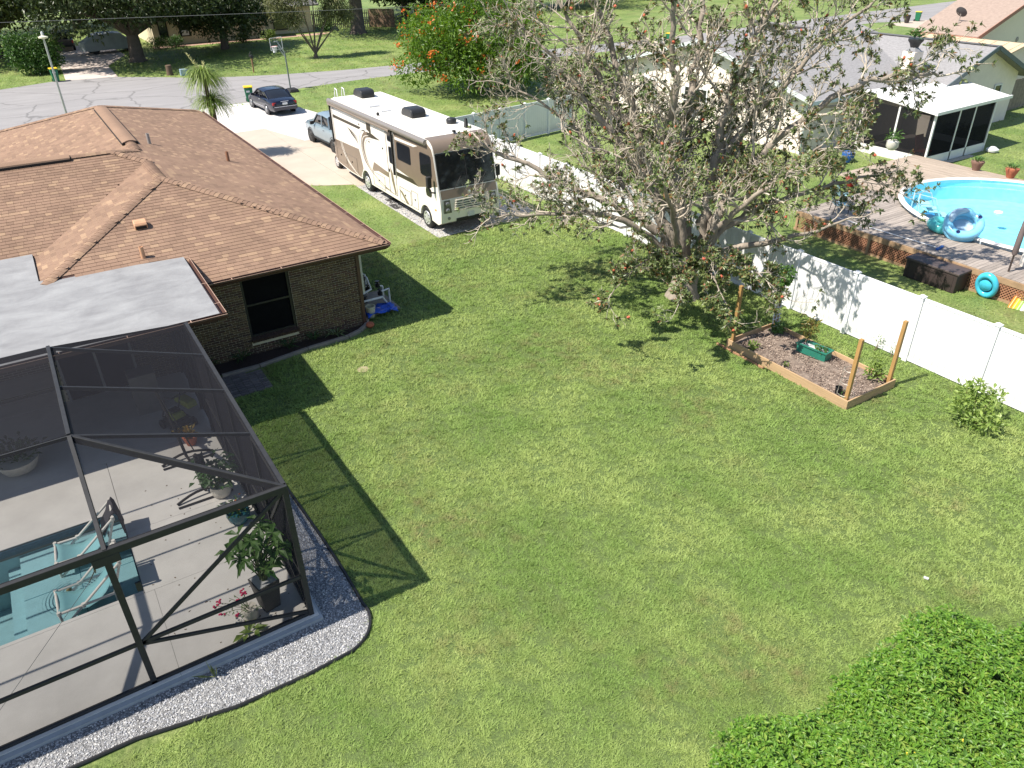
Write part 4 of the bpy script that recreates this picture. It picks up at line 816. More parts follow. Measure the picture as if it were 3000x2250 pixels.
prof = [(25.2, .40), (24.95, .52), (24.90, .95), (24.95, 1.40), (25.04, 1.76), (25.30, 3.06), (25.42, 3.30), (25.70, 3.46), (26.1, 3.5), (35.35, 3.5), (35.58, 3.42), (35.68, 3.2), (35.68, .8), (35.45, .6), (33.9, .45)]
low = [(32.56, .45)] + arcp(32.04, .52)[::-1] + [(31.5, .45), (26.72, .45)] + arcp(26.2, .50)[::-1] + [(25.68, .45)]
body = MB().xprism((prof+low)[::-1], RX0, RX1); rpart('body', body, M_cream, bevel=.05, seg=3, smooth=35)
rpart('roof', MB().xprism([(26.0, 3.503), (35.45, 3.503), (35.3, 3.54), (26.2, 3.54)], RX0+.09, RX1-.09), M_roofw, bevel=.02)
def side(name, pts, m, off=.004, par=None):
    x = RX0-off; o = rpart(name, MB().add([(x, y, z) for y, z in pts]+[(x+off+.002, y, z) for y, z in pts], [tuple(range(len(pts)))]+[(i, len(pts)+i, len(pts)+(i+1) % len(pts), (i+1) % len(pts)) for i in range(len(pts))]), m, par); return o
def ribbon(name, cl, w0, w1, m, off=.006):
    cl = [Vector((0, y, z)) for y, z in cl]; sm = []
    for i in range(len(cl)-1):
        p0, p1, p2, p3 = cl[max(i-1, 0)], cl[i], cl[i+1], cl[min(i+2, len(cl)-1)]
        for k in range(6):
            t = k/6; sm.append(.5*((2*p1)+(p2-p0)*t+(2*p0-5*p1+4*p2-p3)*t*t+(3*p1-p0-3*p2+p3)*t**3))
    sm.append(cl[-1]); n = len(sm); a, c = [], []
    for i, p in enumerate(sm):
        d = (sm[min(i+1, n-1)]-sm[max(i-1, 0)]).normalized(); q = Vector((0, -d.z, d.y)); s_ = math.sin(math.pi*min(max((i+.6)/n, .0), 1))**.5
        w_ = (w0+(w1-w0)*i/n)*s_/2; a.append(p+q*w_); c.append(p-q*w_)
    mb = MB(); mb.add([(RX0-off, p.y, max(p.z, .46)) for p in a]+[(RX0-off, p.y, max(p.z, .46)) for p in c], [(i, i+1, n+i+1, n+i) for i in range(n-1)]); rpart(name, mb, m)
side('paint_panel', [(35.655, .82), (35.655, 1.66), (32.6, 1.77), (32.42, 1.4), (32.3, .98), (32.62, .60), (32.62, .5), (33.86, .5), (35.4, .63)], M_taupe)
side('paint_panel', [(28.68, 3.28), (25.75, 3.36), (25.42, 3.2), (25.30, 2.95), (25.08, 1.9), (26.75, 1.51), (27.21, 1.67), (28.68, 1.80)], M_taupe)
side('paint_panel', [(28.6, 3.07), (26.55, 3.10), (26.9, 3.0), (28.6, 2.96)], M_cream, .007); side('paint_panel', [(28.68, 1.66), (27.2, 1.70), (26.75, 1.52), (27.3, 1.52), (28.68, 1.50)], M_rvdark, .007)
side('paint_panel', [(35.4, 2.80), (31.87, 2.80), (31.6, 2.68), (35.4, 2.66)], M_rvdark); side('paint_panel', [(31.43, 3.2), (31.02, 3.2), (31.0, 2.74), (30.15, 2.62), (31.0, 2.55), (31.47, 2.55)], M_rvdark, .009)
side('paint_panel', [(31.0, 1.55), (29.5, 1.42), (29.5, 1.22), (30.6, 1.25), (31.3, 1.1)], M_taupe); side('paint_panel', [(28.6, .98), (28.3, .93), (27.7, .55), (27.9, .5)], M_taupe); side('paint_panel', [(29.3, 1.75), (29.1, 1.5), (28.9, .7), (29.0, .62), (29.25, 1.2)], M_taupe, .008)
ribbon('swoosh', [(31.1, 2.62), (31.7, 2.55), (32.05, 2.2), (32.05, 1.75), (31.7, 1.25), (31.0, .92), (30.2, .72), (29.4, .66)], .42, .10, M_taupe, .005)
ribbon('swoosh', [(31.2, 2.75), (31.95, 2.78), (32.42, 2.4), (32.44, 1.85), (32.08, 1.36), (31.37, .99), (30.44, .77), (29.98, .68)], .20, .10, M_cream, .010)
ribbon('swoosh', [(31.3, 2.60), (31.85, 2.45), (32.12, 2.1), (32.0, 1.65), (31.5, 1.2), (30.7, .92), (29.9, .80)], .05, .04, M_cream, .012); ribbon('swoosh', [(31.0, 2.52), (31.55, 2.38), (31.85, 2.05), (31.75, 1.6), (31.2, 1.18), (30.4, .95)], .05, .03, M_cream, .012)
for d in (0, .16): ribbon('pinstripe', [(34.75-d, 1.98), (34.72-d, 1.55), (34.3-d, 1.05), (33.5-d, .66), (32.95-d, .52)], .06, .03, M_cream, .010)
for k in range(4): ribbon('pinstripe', [(33.7-k*.12, 2.52-.06*k), (33.1-k*.08, 2.40-.08*k), (32.55, 2.24-.09*k)], .05, .02, M_rvdark, .008)
def rwin(y0, y1, z0, z1, r_=.05):
    o = side('window', [(y0+r_, z0), (y0, z0+r_), (y0, z1-r_), (y0+r_, z1), (y1-r_, z1), (y1, z1-r_), (y1, z0+r_), (y1-r_, z0)], M_rubber, .010)
    side('pane', [(y0+.03, z0+.03), (y0+.03, z1-.03), (y1-.03, z1-.03), (y1-.03, z0+.03)], M_glass, .013, o)
rwin(25.48, 26.44, 2.09, 2.94, .12); rwin(27.24, 28.47, 2.21, 2.92, .08); rwin(28.92, 29.31, 1.89, 2.56); rwin(28.88, 29.36, 2.77, 3.16); rwin(25.6, 26.08, 1.35, 1.69, .10)
dr = MB()
for y in (28.80, 29.50): dr.b2((RX0-.012, y-.012, .62), (RX0, y+.012, 3.12))
dr.b2((RX0-.012, 28.81, 3.10), (RX0, 29.49, 3.12)); dr.b2((RX0-.012, 28.81, .62), (RX0, 29.49, .64)); rpart('entry_door_frame', dr, mat('seal_grey', S(120, 112, 104), .5)); rpart('door_handle', MB().b2((RX0-.03, 29.36, 1.5), (RX0, 29.42, 1.62)), M_rubber)
bx = MB()
for y0, y1, z0, z1 in ((33.0, 34.2, .62, 1.25), (34.3, 35.4, .75, 1.3), (27.5, 28.5, .55, 1.1), (30.0, 31.2, .55, 1.1), (26.85, 27.4, .55, 1.2)):
    for a, c in (((y0, z0), (y1, z0+.008)), ((y0, z1), (y1, z1+.008)), ((y0, z0), (y0+.008, z1)), ((y1, z0), (y1+.008, z1))): bx.b2((RX0-.0145, a[0], a[1]), (RX0, c[0], c[1]))
rpart('storage_hatch_line', bx, mat('seal_grey')); lk = MB(); [lk.box((RX0-.016, y, z), (.02, .06, .06)) for y, z in ((33.6, .98), (34.9, 1.05), (28.0, .85), (30.6, .85), (27.1, .9), (32.25, 2.9), (29.9, 2.35), (31.3, 2.35))]; rpart('latch', lk, M_rubber)
rpart('awning', MB().tube([(RX0-.03, 35.66, 3.36), (RX0-.03, 25.75, 3.38)], .115, 14), mat('awning_silver', S(140, 132, 124), .3, .3, var=.05), smooth=50); rpart('awning_roller', MB().tube([(RX0-.07, 35.64, 3.24), (RX0-.07, 28.9, 3.24)], .07, 12), M_taupe, smooth=50)
rpart('awning_arm', MB().bar((RX0-.08, 28.76, 3.3), (RX0-.08, 28.74, 1.52), .07, .07), M_rubber); rpart('awning_arm', MB().bar((RX0-.08, 35.5, 3.2), (RX0-.08, 35.46, 1.55), .07, .07), M_rubber)
# front
def front(pts, m, name, off=.006, par=None):
    vs = []
    fy = lambda z: np.interp(z, [.40, .52, .95, 1.40, 1.76, 3.06, 3.30, 3.46], [25.2, 24.95, 24.90, 24.95, 25.04, 25.30, 25.42, 25.70])
    vs = [(x, fy(z)-off, z) for x, z in pts]; return rpart(name, MB().poly(vs), m, par)
ws = front([(12.66, 1.80), (14.99, 1.80), (14.99, 3.0), (12.66, 3.0)], M_glass, 'windshield', .012)
front([(12.60, 1.77), (15.05, 1.77), (15.05, 3.05), (12.60, 3.05)], M_rubber, 'windshield_seal', .006, ws)
rpart('centre_pillar', MB().bar((13.825, 25.03, 1.8), (13.825, 25.27, 3.0), .03, .02), M_rubber, ws); dash = MB(); dash.poly([(12.7, 25.12, 1.86), (14.95, 25.12, 1.86), (14.95, 25.6, 1.80), (12.7, 25.6, 1.8)])
cp = MB(); vs = []
for z, y in ((3.06, 25.30), (3.18, 25.35), (3.30, 25.42), (3.40, 25.55), (3.46, 25.70), (3.495, 26.05)): vs += [(12.595, y-.007, z+.007), (15.055, y-.007, z+.007)]
cp.add(vs, [(2*i, 2*i+1, 2*i+3, 2*i+2) for i in range(5)]); rpart('front_cap', cp, M_taupe, smooth=60)
M_fr2 = mat('rv_front_beige', S(216, 208, 192), .3, coat=.3, var=.04); front([(12.62, 1.42), (15.03, 1.42), (15.03, 1.74), (12.62, 1.74)], M_taupe, 'cowl'); vs = []
for x0, x1 in ((12.62, 15.03),): rpart('front_panel', MB().add([(x0, 24.889, .94), (x1, 24.889, .94), (x1, 24.94, 1.39), (x0, 24.94, 1.39)], [(0, 1, 2, 3)]), M_fr2)
gr = MB()
for k in range(5): gr.b2((13.12+.02*k, 24.855+.008*k, .955+.085*k), (14.53-.02*k, 24.90+.008*k, 1.005+.085*k))
rpart('grille_bar', gr, M_fr2, bevel=.008); rpart('grille', MB().add([(13.1, 24.884, .93), (14.55, 24.884, .93), (14.4, 24.93, 1.36), (13.25, 24.93, 1.36)], [(0, 1, 2, 3)]), M_rubber)
for s_ in (-1, 1):
    hx = 13.825+s_*1.0; hl = rpart('headlight_housing', MB().add([(hx-.17, 24.882, .9), (hx+.17, 24.882, .9), (hx+.13, 24.932, 1.38), (hx-.13, 24.932, 1.38)], [(0, 1, 2, 3)]), mat('lamp_housing', S(120, 120, 112), .2, .6))
    for z in (1.0, 1.25): rpart('headlight', MB().lathe([(.075, 0), (.085, .02), (.07, .035), (.02, .045)], (hx, 24.90, z), 16, M=Matrix.Rotation(R_(90), 3, 'X')), mat('lamp_glass', (.25, .25, .25), .1, .3), hl, smooth=50)
    rpart('fog_light', MB().lathe([(.06, 0), (.06, .02), (.02, .03)], (13.825+s_*.95, 24.92, .68), 14, M=Matrix.Rotation(R_(90), 3, 'X')), mat('lamp_glass'), smooth=50)
    x = RX0-.22 if s_ < 0 else RX1+.22; mr_ = rpart('mirror', MB().box((x, 25.35, 2.05), (.18, .16, .42)), M_rubber, bevel=.03); rpart('mirror_arm', MB().tube([(x, 25.35, 1.85), (x, 25.3, 1.68), (RX0 if s_ < 0 else RX1, 25.3, 1.62)], .03, 8), M_rubber, mr_)
    rpart('marker_light', MB().box((RX0-.004 if s_ < 0 else RX1+.004, 25.35, .95), (.02, .12, .05)), mat('amber', S(220, 130, 30), .3))
rpart('lower_intake', MB().b2((13.2, 24.925, .48), (14.6, 24.96, .62)), M_rubber); rpart('licence_plate', MB().b2((13.68, 24.895, .62), (13.98, 24.91, .78)), mat('plate_white', S(210, 210, 210), .5)); rpart('nose_badge', MB().lathe([(.05, 0), (.06, .01), (.02, .02)], (13.825, 24.985, 1.55), 14, M=Matrix.Rotation(R_(90), 3, 'X')), M_chrome)
wp = MB()
for x in (13.2, 14.3): wp.tube([(x, 25.0, 1.74), (x+.35, 25.09, 2.15)], .012, 6)
rpart('wiper', wp, M_rubber)
def wheel(cx, cy, r, w_, root, par_mat_rim, sgn, pf, z=None):
    Mx = Matrix.Rotation(R_(90), 3, 'Y'); z = z or r
    ty = pf('wheel', MB().lathe([(r*.62, -w_/2), (r*.9, -w_/2), (r, -w_*.35), (r, w_*.35), (r*.9, w_/2), (r*.62, w_/2)], (cx, cy, z), 28, M=Mx), M_rubber, root, smooth=40)
    pf('rim', MB().lathe([(r*.64, .0), (r*.60, .016), (r*.50, .006), (r*.30, .010), (r*.2, .03), (.02, .04)], (cx+sgn*(w_/2+.002), cy, z), 24, M=Mx if sgn > 0 else Matrix.Rotation(R_(-90), 3, 'Y')), par_mat_rim, ty, smooth=40)
    hb = MB(); [hb.box((cx+sgn*(w_/2+.004), cy+r*.43*math.cos(a), z+r*.48*math.sin(a)), (.022, r*.13, r*.13)) for a in np.arange(0, 6.28, 6.28/8)]; pf('rim_hole', hb, M_rubber, ty)['kind'] = 'stuff'
wf = lambda n, mb, m, p, **k: rpart(n, mb, m, None if p is rv else p, **k)
for y in (26.2, 32.04): wheel(RX0+.16, y, .42, .26, rv, M_chrome, -1, wf); wheel(RX1-.16, y, .42, .26, rv, M_chrome, 1, wf)
wb = MB(); wb.b2((RX0+.3, 25.4, .35), (RX1-.3, 35.3, .5)); rpart('chassis', wb, M_rubber)
for y in (26.2, 32.04): rpart('wheel_well', MB().b2((RX0+.02, y-.53, .46), (RX1-.02, y+.53, .96)), M_rubber) if False else None
# roof gear
def ac(y0):
    mb = MB(); pr = [(0, 0), (0, .2), (.06, .3), (.2, .34), (.75, .34), (.95, .24), (1.02, .1), (1.02, 0)]; mb.xprism([(y0+a, 3.54+c) for a, c in pr][::-1], 13.58, 14.24); o = rpart('air_conditioner', mb, mat('ac_black', (.02, .02, .021), .45), bevel=.05, seg=3, smooth=40)
    sl_ = MB(); [sl_.b2((13.64, y0-.006, 3.6+.04*k), (14.18, y0+.002, 3.615+.04*k)) for k in range(4)]; rpart('louvre', sl_, M_rubber, o)
ac(34.2); ac(29.05)
rpart('roof_vent', MB().b2((13.05, 32.1, 3.54), (13.55, 32.75, 3.62)), mat('vent_white', S(214, 214, 216), .4), bevel=.02); rpart('roof_vent', MB().b2((13.1, 30.95, 3.54), (13.55, 31.35, 3.60)), mat('vent_white'), bevel=.02); rpart('plumbing_vent', MB().lathe([(.06, 0), (.06, .1), (.03, .13)], (12.72, 30.46, 3.54), 12), M_rubber, smooth=40)
rpart('satellite_dome', MB().lathe([(.2, 0), (.21, .14), (.17, .2), (.05, .23)], (14.5, 27.4, 3.54), 20), mat('ac_black'), smooth=40); rpart('antenna_fin', MB().box((14.6, 26.4, 3.72), (.12, .2, .36), tap=.6), mat('ac_black'), bevel=.02); rpart('roof_camera', MB().box((13.85, 26.0, 3.58), (.1, .14, .08)), M_rubber, bevel=.01)
for x in (12.9, 13.25): rpart('ladder_rail', MB().tube([(x, 35.45, 3.54), (x, 35.45, 3.82), (x, 35.68, 3.86), (x, 35.78, 3.6), (x, 35.78, 1.2)], .022, 8), mat('ladder_white', S(220, 220, 220), .4), smooth=50)
for k in range(7): rpart('ladder_rung', MB().tube([(12.9, 35.78, 1.4+.33*k), (13.25, 35.78, 1.4+.33*k)], .016, 6), mat('ladder_white'))
for z in (1.1, 1.9): rpart('tail_light', MB().b2((RX0+.08, 35.675, z), (RX0+.2, 35.70, z+.3)), mat('tail_red', S(170, 20, 20), .3))
for x, y, lb in ((12.80, 30.15, 'black step mat under the motorhome nearer its entry door hinge side'), (12.62, 29.35, 'black step mat below the motorhome door, nearer the front')): tag(MB().b2((x-.16, y-.36, .016), (x+.30, y+.30, .035)).build('step_mat', mat('mat_black', S(58, 56, 54), .8)), lb, 'mat', 'mats beside the motorhome')
# tow dolly behind
td = thing('tow_dolly', 'small two-wheel tow dolly just behind the motorhome, mostly hidden', 'tow dolly', (13.8, 36.4, 0)); tf = lambda n, mb, m, p, **k: (lambda o: (setattr(o, 'parent', p), setattr(o, 'matrix_parent_inverse', pinv(p)), o)[-1])(mb.build(n, m, **k))
wheel(12.95, 36.45, .33, .22, td, M_chrome, -1, tf); wheel(14.65, 36.45, .33, .22, td, M_chrome, 1, tf); tf('axle', MB().b2((13.05, 36.38, .28), (14.55, 36.52, .4)), M_rubber, td); tf('tow_bar', MB().b2((13.75, 35.75, .32), (13.87, 36.4, .42)), M_rubber, td)
# ================================================================== CARS
def loft(rows, closed=True):
    """rows: list of cross-sections (lists of (x,y,z)) with equal length"""
    mb = MB(); n = len(rows[0]); vs = [p for r_ in rows for p in r_]
    fs = [(i*n+j, i*n+j+1, (i+1)*n+j+1, (i+1)*n+j) for i in range(len(rows)-1) for j in range(n-1)]
    if closed: fs += [tuple(range(n-1, -1, -1)), tuple(range((len(rows)-1)*n, len(rows)*n))]
    mb.add(vs, fs); return mb
def sect(y, w_, zb, zs, zt, crown=.03):
    h = [(w_*.86, zb), (w_*.97, zb+.08), (w_, zb+.25*(zs-zb)+.06), (w_, zs-.12), (w_*.965, zs), (w_*.86, zt), (w_*.5, zt+crown), (0, zt+crown*1.3)]
    return [(-x, y, z) for x, z in h] + [(x, y, z) for x, z in h[-2::-1]]
def car(name, label, loc, rz, paint, spec, cat='car', rimmat=None, plate=True):
    t = thing(name, label, cat, loc, rz); pf = lambda n, mb, m, p=None, **k: (lambda o: (setattr(o, 'parent', p or t), o)[-1])(mb.build(n, m, **k))
    part('body', loft([sect(*q) for q in spec['body']]), paint, t, smooth=40)
    g = [sect(*q) for q in spec['cabin']]; part('glasshouse', loft(g), M_glass, t, smooth=40)
    c0, c1 = spec['cabin'][spec['roof'][0]], spec['cabin'][spec['roof'][1]]
    rr = []
    for q in spec['cabin'][spec['roof'][0]:spec['roof'][1]+1]:
        y, w_, zb, zs, zt = q[:5]; rr.append([(-w_*.99, y, zs-.02), (-w_*.88, y, zt+.012), (-w_*.5, y, zt+.044), (0, y, zt+.052), (w_*.5, y, zt+.044), (w_*.88, y, zt+.012), (w_*.99, y, zs-.02)])
    o = part('roof_panel', loft(rr, False), paint, t, smooth=50)
    for a, c in spec['pillars']:
        for s in (-1, 1): part('pillar', MB().bar((s*a[0], a[1], a[2]), (s*c[0], c[1], c[2]), .07, .05), paint, t)
    r_ = spec['r']
    for y in spec['axles']:
        for s in (-1, 1):
            wheel(s*(spec['w']-.10), y, r_, .22, t, rimmat or mat('alloy', (.45, .45, .46), .3, .9), s, lambda n, mb, m, p, **k: (lambda o: (setattr(o, 'parent', p), o)[-1])(mb.build(n, m, **k)))
            part('wheel_arch', MB().torus((s*(spec['w']-.028), y, r_), r_+.045, .035, 24, 6, Matrix.Rotation(R_(90), 3, 'Y')), spec.get('archmat', M_rubber), t, smooth=50)
    for n, m, a, c in spec['bits']:
        for s in ((-1, 1) if a[0] else (1,)):
            p0 = (min(s*a[0], s*c[0]), a[1], a[2]); p1 = (max(s*a[0], s*c[0]), c[1], c[2])
            if not a[0]: p0, p1 = (-c[0], a[1], a[2]), (c[0], c[1], c[2])
            part(n, MB().b2(p0, p1), m, t, bevel=.015)
    return t
M_red = mat('tail_red', S(170, 20, 20), .3); M_navy = mat('paint_navy', S(16, 20, 40), .22, .2, var=.05, coat=.6); M_hl = mat('lamp_glass')
sedan = dict(w=.90, r=.325, axles=(-1.38, 1.48), roof=(1, 3),
  body=[(-2.40, .62, .34, .70, .74), (-2.34, .80, .28, .80, .86), (-2.0, .88, .24, .86, .95), (-1.4, .90, .22, .88, .96), (-.6, .905, .2, .90, .94), (.4, .905, .2, .88, .92), (1.0, .90, .2, .84, .90), (1.6, .88, .22, .78, .84), (2.15, .82, .26, .68, .74), (2.42, .62, .34, .58, .62)],
  cabin=[(-1.75, .76, .86, .90, .93), (-.95, .74, .86, 1.28, 1.34, .03), (-.35, .74, .86, 1.33, 1.39, .03), (.25, .74, .86, 1.30, 1.36, .03), (1.15, .78, .84, .86, .90)],
  pillars=[((.72, -.98, 1.32), (.76, -1.72, .93)), ((.72, .27, 1.33), (.79, 1.12, .90)), ((.76, -.30, 1.33), (.83, -.28, .92))],
  bits=[('tail_light', M_red, (.46, -2.37, .66), (.80, -2.30, .82)), ('rear_bumper', M_navy, (0, -2.47, .36), (.78, -2.36, .56)), ('chrome_strip', M_chrome, (0, -2.485, .55), (.74, -2.46, .575)), ('boot_handle', M_chrome, (0, -2.41, .84), (.26, -2.38, .87)), ('licence_plate', mat('plate_white'), (0, -2.43, .66), (.16, -2.405, .78)), ('mirror', M_navy, (.88, .75, .90), (1.06, .92, 1.02)), ('headlight', M_hl, (.45, 2.28, .52), (.72, 2.38, .64)), ('seat', mat('seat_cream', S(196, 188, 170), .7), (.2, -.75, .9), (.55, -.62, 1.12)), ('door_handle', M_chrome, (.905, -.45, .80), (.925, -.25, .83)), ('sill_strip', M_chrome, (.905, -1.0, .42), (.915, .95, .44))])
sedan['archmat'] = M_navy
car('sedan', 'navy blue four-door sedan parked on the white shell gravel, seen from behind', (14.62, 52.55, .012), R_(3), M_navy, sedan)
M_tb = mat('paint_iceblue', S(126, 142, 151), .25, .1, var=.04, coat=.5)
truck = dict(w=.92, r=.37, axles=(-1.55, 1.53), roof=(1, 3), archmat=M_rubber,
  body=[(-2.53, .84, .48, 1.0, 1.06), (-2.45, .90, .42, 1.05, 1.10), (-1.5, .92, .36, 1.06, 1.10), (-.75, .92, .32, 1.06, 1.10), (.2, .92, .32, 1.05, 1.10), (1.0, .92, .34, 1.03, 1.10), (1.6, .91, .38, 1.0, 1.08), (2.3, .86, .42, .92, 1.02), (2.52, .70, .48, .82, .90)],
  cabin=[(-1.05, .80, 1.0, 1.12, 1.18), (-.85, .77, 1.0, 1.62, 1.68, .02), (-.1, .77, 1.0, 1.66, 1.72, .02), (.55, .77, 1.0, 1.62, 1.68, .02), (1.25, .82, 1.0, 1.04, 1.10)],
  pillars=[((.76, -.86, 1.64), (.82, -1.05, 1.1)), ((.76, .57, 1.64), (.83, 1.22, 1.1)), ((.79, -.12, 1.66), (.85, -.1, 1.1))],
  bits=[('tail_light', M_red, (.74, -2.55, .75), (.88, -2.47, 1.02)), ('rear_bumper', M_rubber, (0, -2.62, .44), (.85, -2.5, .6)), ('mirror', M_rubber, (.92, .78, 1.08), (1.12, .92, 1.24)), ('headlight', M_hl, (.5, 2.42, .78), (.8, 2.5, .9)), ('tonneau', M_rubber, (0, -2.4, 1.10), (.8, -1.1, 1.15)), ('door_handle', M_rubber, (.92, -.55, .93), (.94, -.38, .96)), ('side_skirt', M_rubber, (.90, -1.05, .32), (.93, 1.05, .42))])
car('pickup_truck', 'pale ice-blue crew-cab pickup truck parked behind the motorhome', (14.62, 40.95, .018), R_(2), M_tb, truck, 'truck', mat('rim_dark', (.05, .05, .05), .4, .5))
# dark SUV and covered car on the driveway across the street
suv = dict(truck); suv['bits'] = [q for q in truck['bits'] if q[0] != 'tonneau']; suv['cabin'] = [(-2.35, .78, 1.0, 1.1, 1.15), (-2.0, .77, 1.0, 1.60, 1.66, .02), (-.6, .77, 1.0, 1.66, 1.72, .02), (.55, .77, 1.0, 1.62, 1.68, .02), (1.25, .82, 1.0, 1.04, 1.10)]
car('parked_suv', 'dark parked suv in deep tree shade across the street', (6.5, 95.2, .02), R_(-4), mat('paint_black', (.012, .013, .015), .3, coat=.5), suv)
cc = thing('covered_car', 'vehicle under a grey car cover in the shade across the street', 'covered car', (10.0, 89.6, .02), R_(-80)); rows = []
for i, (y, w_, zt) in enumerate([(-2.6, .55, .9), (-2.5, .95, 1.05), (-1.9, 1.0, 1.35), (-1.2, 1.0, 1.75), (0, 1.0, 1.85), (1.0, 1.0, 1.75), (1.6, 1.0, 1.25), (2.3, .98, 1.1), (2.6, .6, .9)]):
    h = [(w_, .32+.03*math.sin(i*2.2)), (w_*1.02, .6), (w_*1.0, .9*min(1, zt)), (w_*.86, zt*.95), (w_*.6, zt), (0, zt+.03)]; rows.append([(-x+.03*math.sin(i*3+z*9), y, z) for x, z in h]+[(x, y, z) for x, z in h[-2::-1]])
part('car_cover', loft(rows), mat('cover_grey', S(150, 156, 156), .5, var=.15, scale=1.5, bump=.5, bs=4), cc, smooth=30)
for y in (-1.6, 1.6):
    for s in (-1, 1): part('wheel', MB().lathe([(.2, -.1), (.36, -.1), (.36, .1), (.2, .1)], (s*.82, y, .36), 20, M=Matrix.Rotation(R_(90), 3, 'Y')), M_rubber, cc, smooth=40)
# ================================================================== WHITE VINYL FENCE
M_vinyl = mat('white_vinyl', S(222, 222, 222), .4, var=.03, scale=2)
nt = M_vinyl.node_tree; L = nt.links.new; bb_ = nt.nodes['Principled BSDF']; src_ = bb_.inputs['Base Color'].links[0].from_socket      # soil splash and algae along the foot of the boards
g = N(nt, 'ShaderNodeNewGeometry'); sp = N(nt, 'ShaderNodeSeparateXYZ'); L(g.outputs['Position'], sp.inputs[0]); nz_ = N(nt, 'ShaderNodeTexNoise', Scale=3.5, Detail=6.0, Roughness=.7); L(g.outputs['Position'], nz_.inputs['Vector'])
mr = N(nt, 'ShaderNodeMapRange'); L(sp.outputs[2], mr.inputs[0]); mr.inputs[1].default_value = .0; mr.inputs[2].default_value = .5; mr.inputs[3].default_value = .75; mr.inputs[4].default_value = 0
ml = N(nt, 'ShaderNodeMath', operation='MULTIPLY'); L(mr.outputs[0], ml.inputs[0]); L(nz_.outputs[0], ml.inputs[1]); mxv = N(nt, 'ShaderNodeMix', data_type='RGBA'); L(ml.outputs[0], mxv.inputs['Factor']); L(src_, mxv.inputs['A']); mxv.inputs['B'].default_value = c4(S(150, 148, 112)); L(mxv.outputs['Result'], bb_.inputs['Base Color'])
M_vinyl2 = mat('vinyl_cap', S(226, 226, 226), .4, var=.03)
def panel_mesh(Lp):
    mb = MB(); nb_ = 11; pts = []
    for i in range(nb_):
        a, c = i*Lp/nb_, (i+1)*Lp/nb_; pts += [(a, .004), (a+.009, .014), (c-.009, .014), (c, .004)]
    n = len(pts); vs = []
    for s_ in (1, -1):
        for z in (.06, 1.80): vs += [(x, s_*y, z) for x, y in pts]
    fs = []
    for i in range(n-1): fs += [(i, i+1, n+i+1, n+i), (2*n+i+1, 2*n+i, 3*n+i, 3*n+i+1)]
    fs += [(n+i, n+i+1, 3*n+i+1, 3*n+i) for i in range(n-1)]; mb.add(vs, fs); return mb.mesh('fence_panel', M_vinyl)
def vinyl_fence(label, pts_fn, n, step):
    p0, p1 = Vector(pts_fn(0)), Vector(pts_fn(n)); f = thing('vinyl_fence', label, 'fence', (p0+p1)/2); inv = pinv(f); d = (p1-p0).normalized(); Mr = Matrix((d, Vector((0, 0, 1)).cross(d), Vector((0, 0, 1)))).transposed().to_4x4()
    pm_ = panel_mesh(step-.12); post = MB().box((0, 0, .93), (.127, .127, 1.86)).mesh('fence_post', M_vinyl2); cm = MB(); cm.box((0, 0, 1.875), (.165, .165, .03)); cm.add([(-.075, -.075, 1.89), (.075, -.075, 1.89), (.075, .075, 1.89), (-.075, .075, 1.89), (0, 0, 1.945)], [(0, 1, 4), (1, 2, 4), (2, 3, 4), (3, 0, 4)]); cap = cm.mesh('post_cap', M_vinyl2)
    rt = MB().box((step/2, 0, 1.815), (step-.13, .05, .075)).mesh('top_rail', M_vinyl2); rb_ = MB().box((step/2, 0, .10), (step-.13, .05, .12)).mesh('bottom_rail', M_vinyl2)
    for i in range(n+1):
        p = Vector(pts_fn(i)); M = inv @ Matrix.Translation(p) @ Mr
        q = inst('fence_post', post, f, M); inst('post_cap', cap, f, M)
        if i < n:
            w_ = rng.uniform(-.004, .004); inst('fence_panel', pm_, f, M @ Matrix.Translation((.06, w_, 0))); inst('top_rail', rt, f, M); inst('bottom_rail', rb_, f, M)
    return f
vinyl_fence('long white vinyl privacy fence running down the side of the lawn', lambda i: (18.40, -4.15+1.942*i, 0), 20, 1.942)
bd = Vector((8.8, 1.35, 0)).normalized()
vinyl_fence('short white vinyl fence section turning toward the neighbouring house', lambda i: Vector((18.40, 34.69+.62, 0))+bd*1.78*i, 5, 1.78)
# ================================================================== RAISED BED
M_ply = mat('raw_lumber', S(168, 140, 106), .8, var=.16, scale=3, stretch=(1, .25, 6), rnd=.08); M_post = mat('post_lumber', S(160, 124, 74), .75, var=.2, scale=4, stretch=(8, 8, .6), rnd=.1)
rbed = thing('raised_bed', 'rectangular raised garden bed of pale timber boards with corner posts', 'garden bed', (15.95, 10.7, 0))
def gp(root, n, mb, m, **k): o = mb.build(n, m, **k); o.parent = root; o.matrix_parent_inverse = pinv(root); return o
for p_, q_ in (((15.0, 8.74, 0), (15.042, 12.66, .25)), ((15.044, 8.74, .0), (16.90, 8.782, .25)), ((16.86, 8.784, 0), (16.90, 12.66, .24)), ((15.044, 12.62, 0), (16.858, 12.66, .24))): gp(rbed, 'side_board', MB().b2(p_, q_), M_ply, bevel=.004, seg=1)
gp(rbed, 'old_edging', MB().b2((14.86, 11.2, 0), (14.92, 12.9, .06)), mat('old_wood', S(150, 112, 84), .9, var=.2), bevel=.01)
sg = MB(); nx, ny = 14, 28; r9 = random.Random(9); vs = [(15.044+1.815*i/nx, 8.785+3.83*j/ny, .11+.035*math.sin(i*.9)*math.cos(j*.6)+.03*r9.random()) for j in range(ny+1) for i in range(nx+1)]
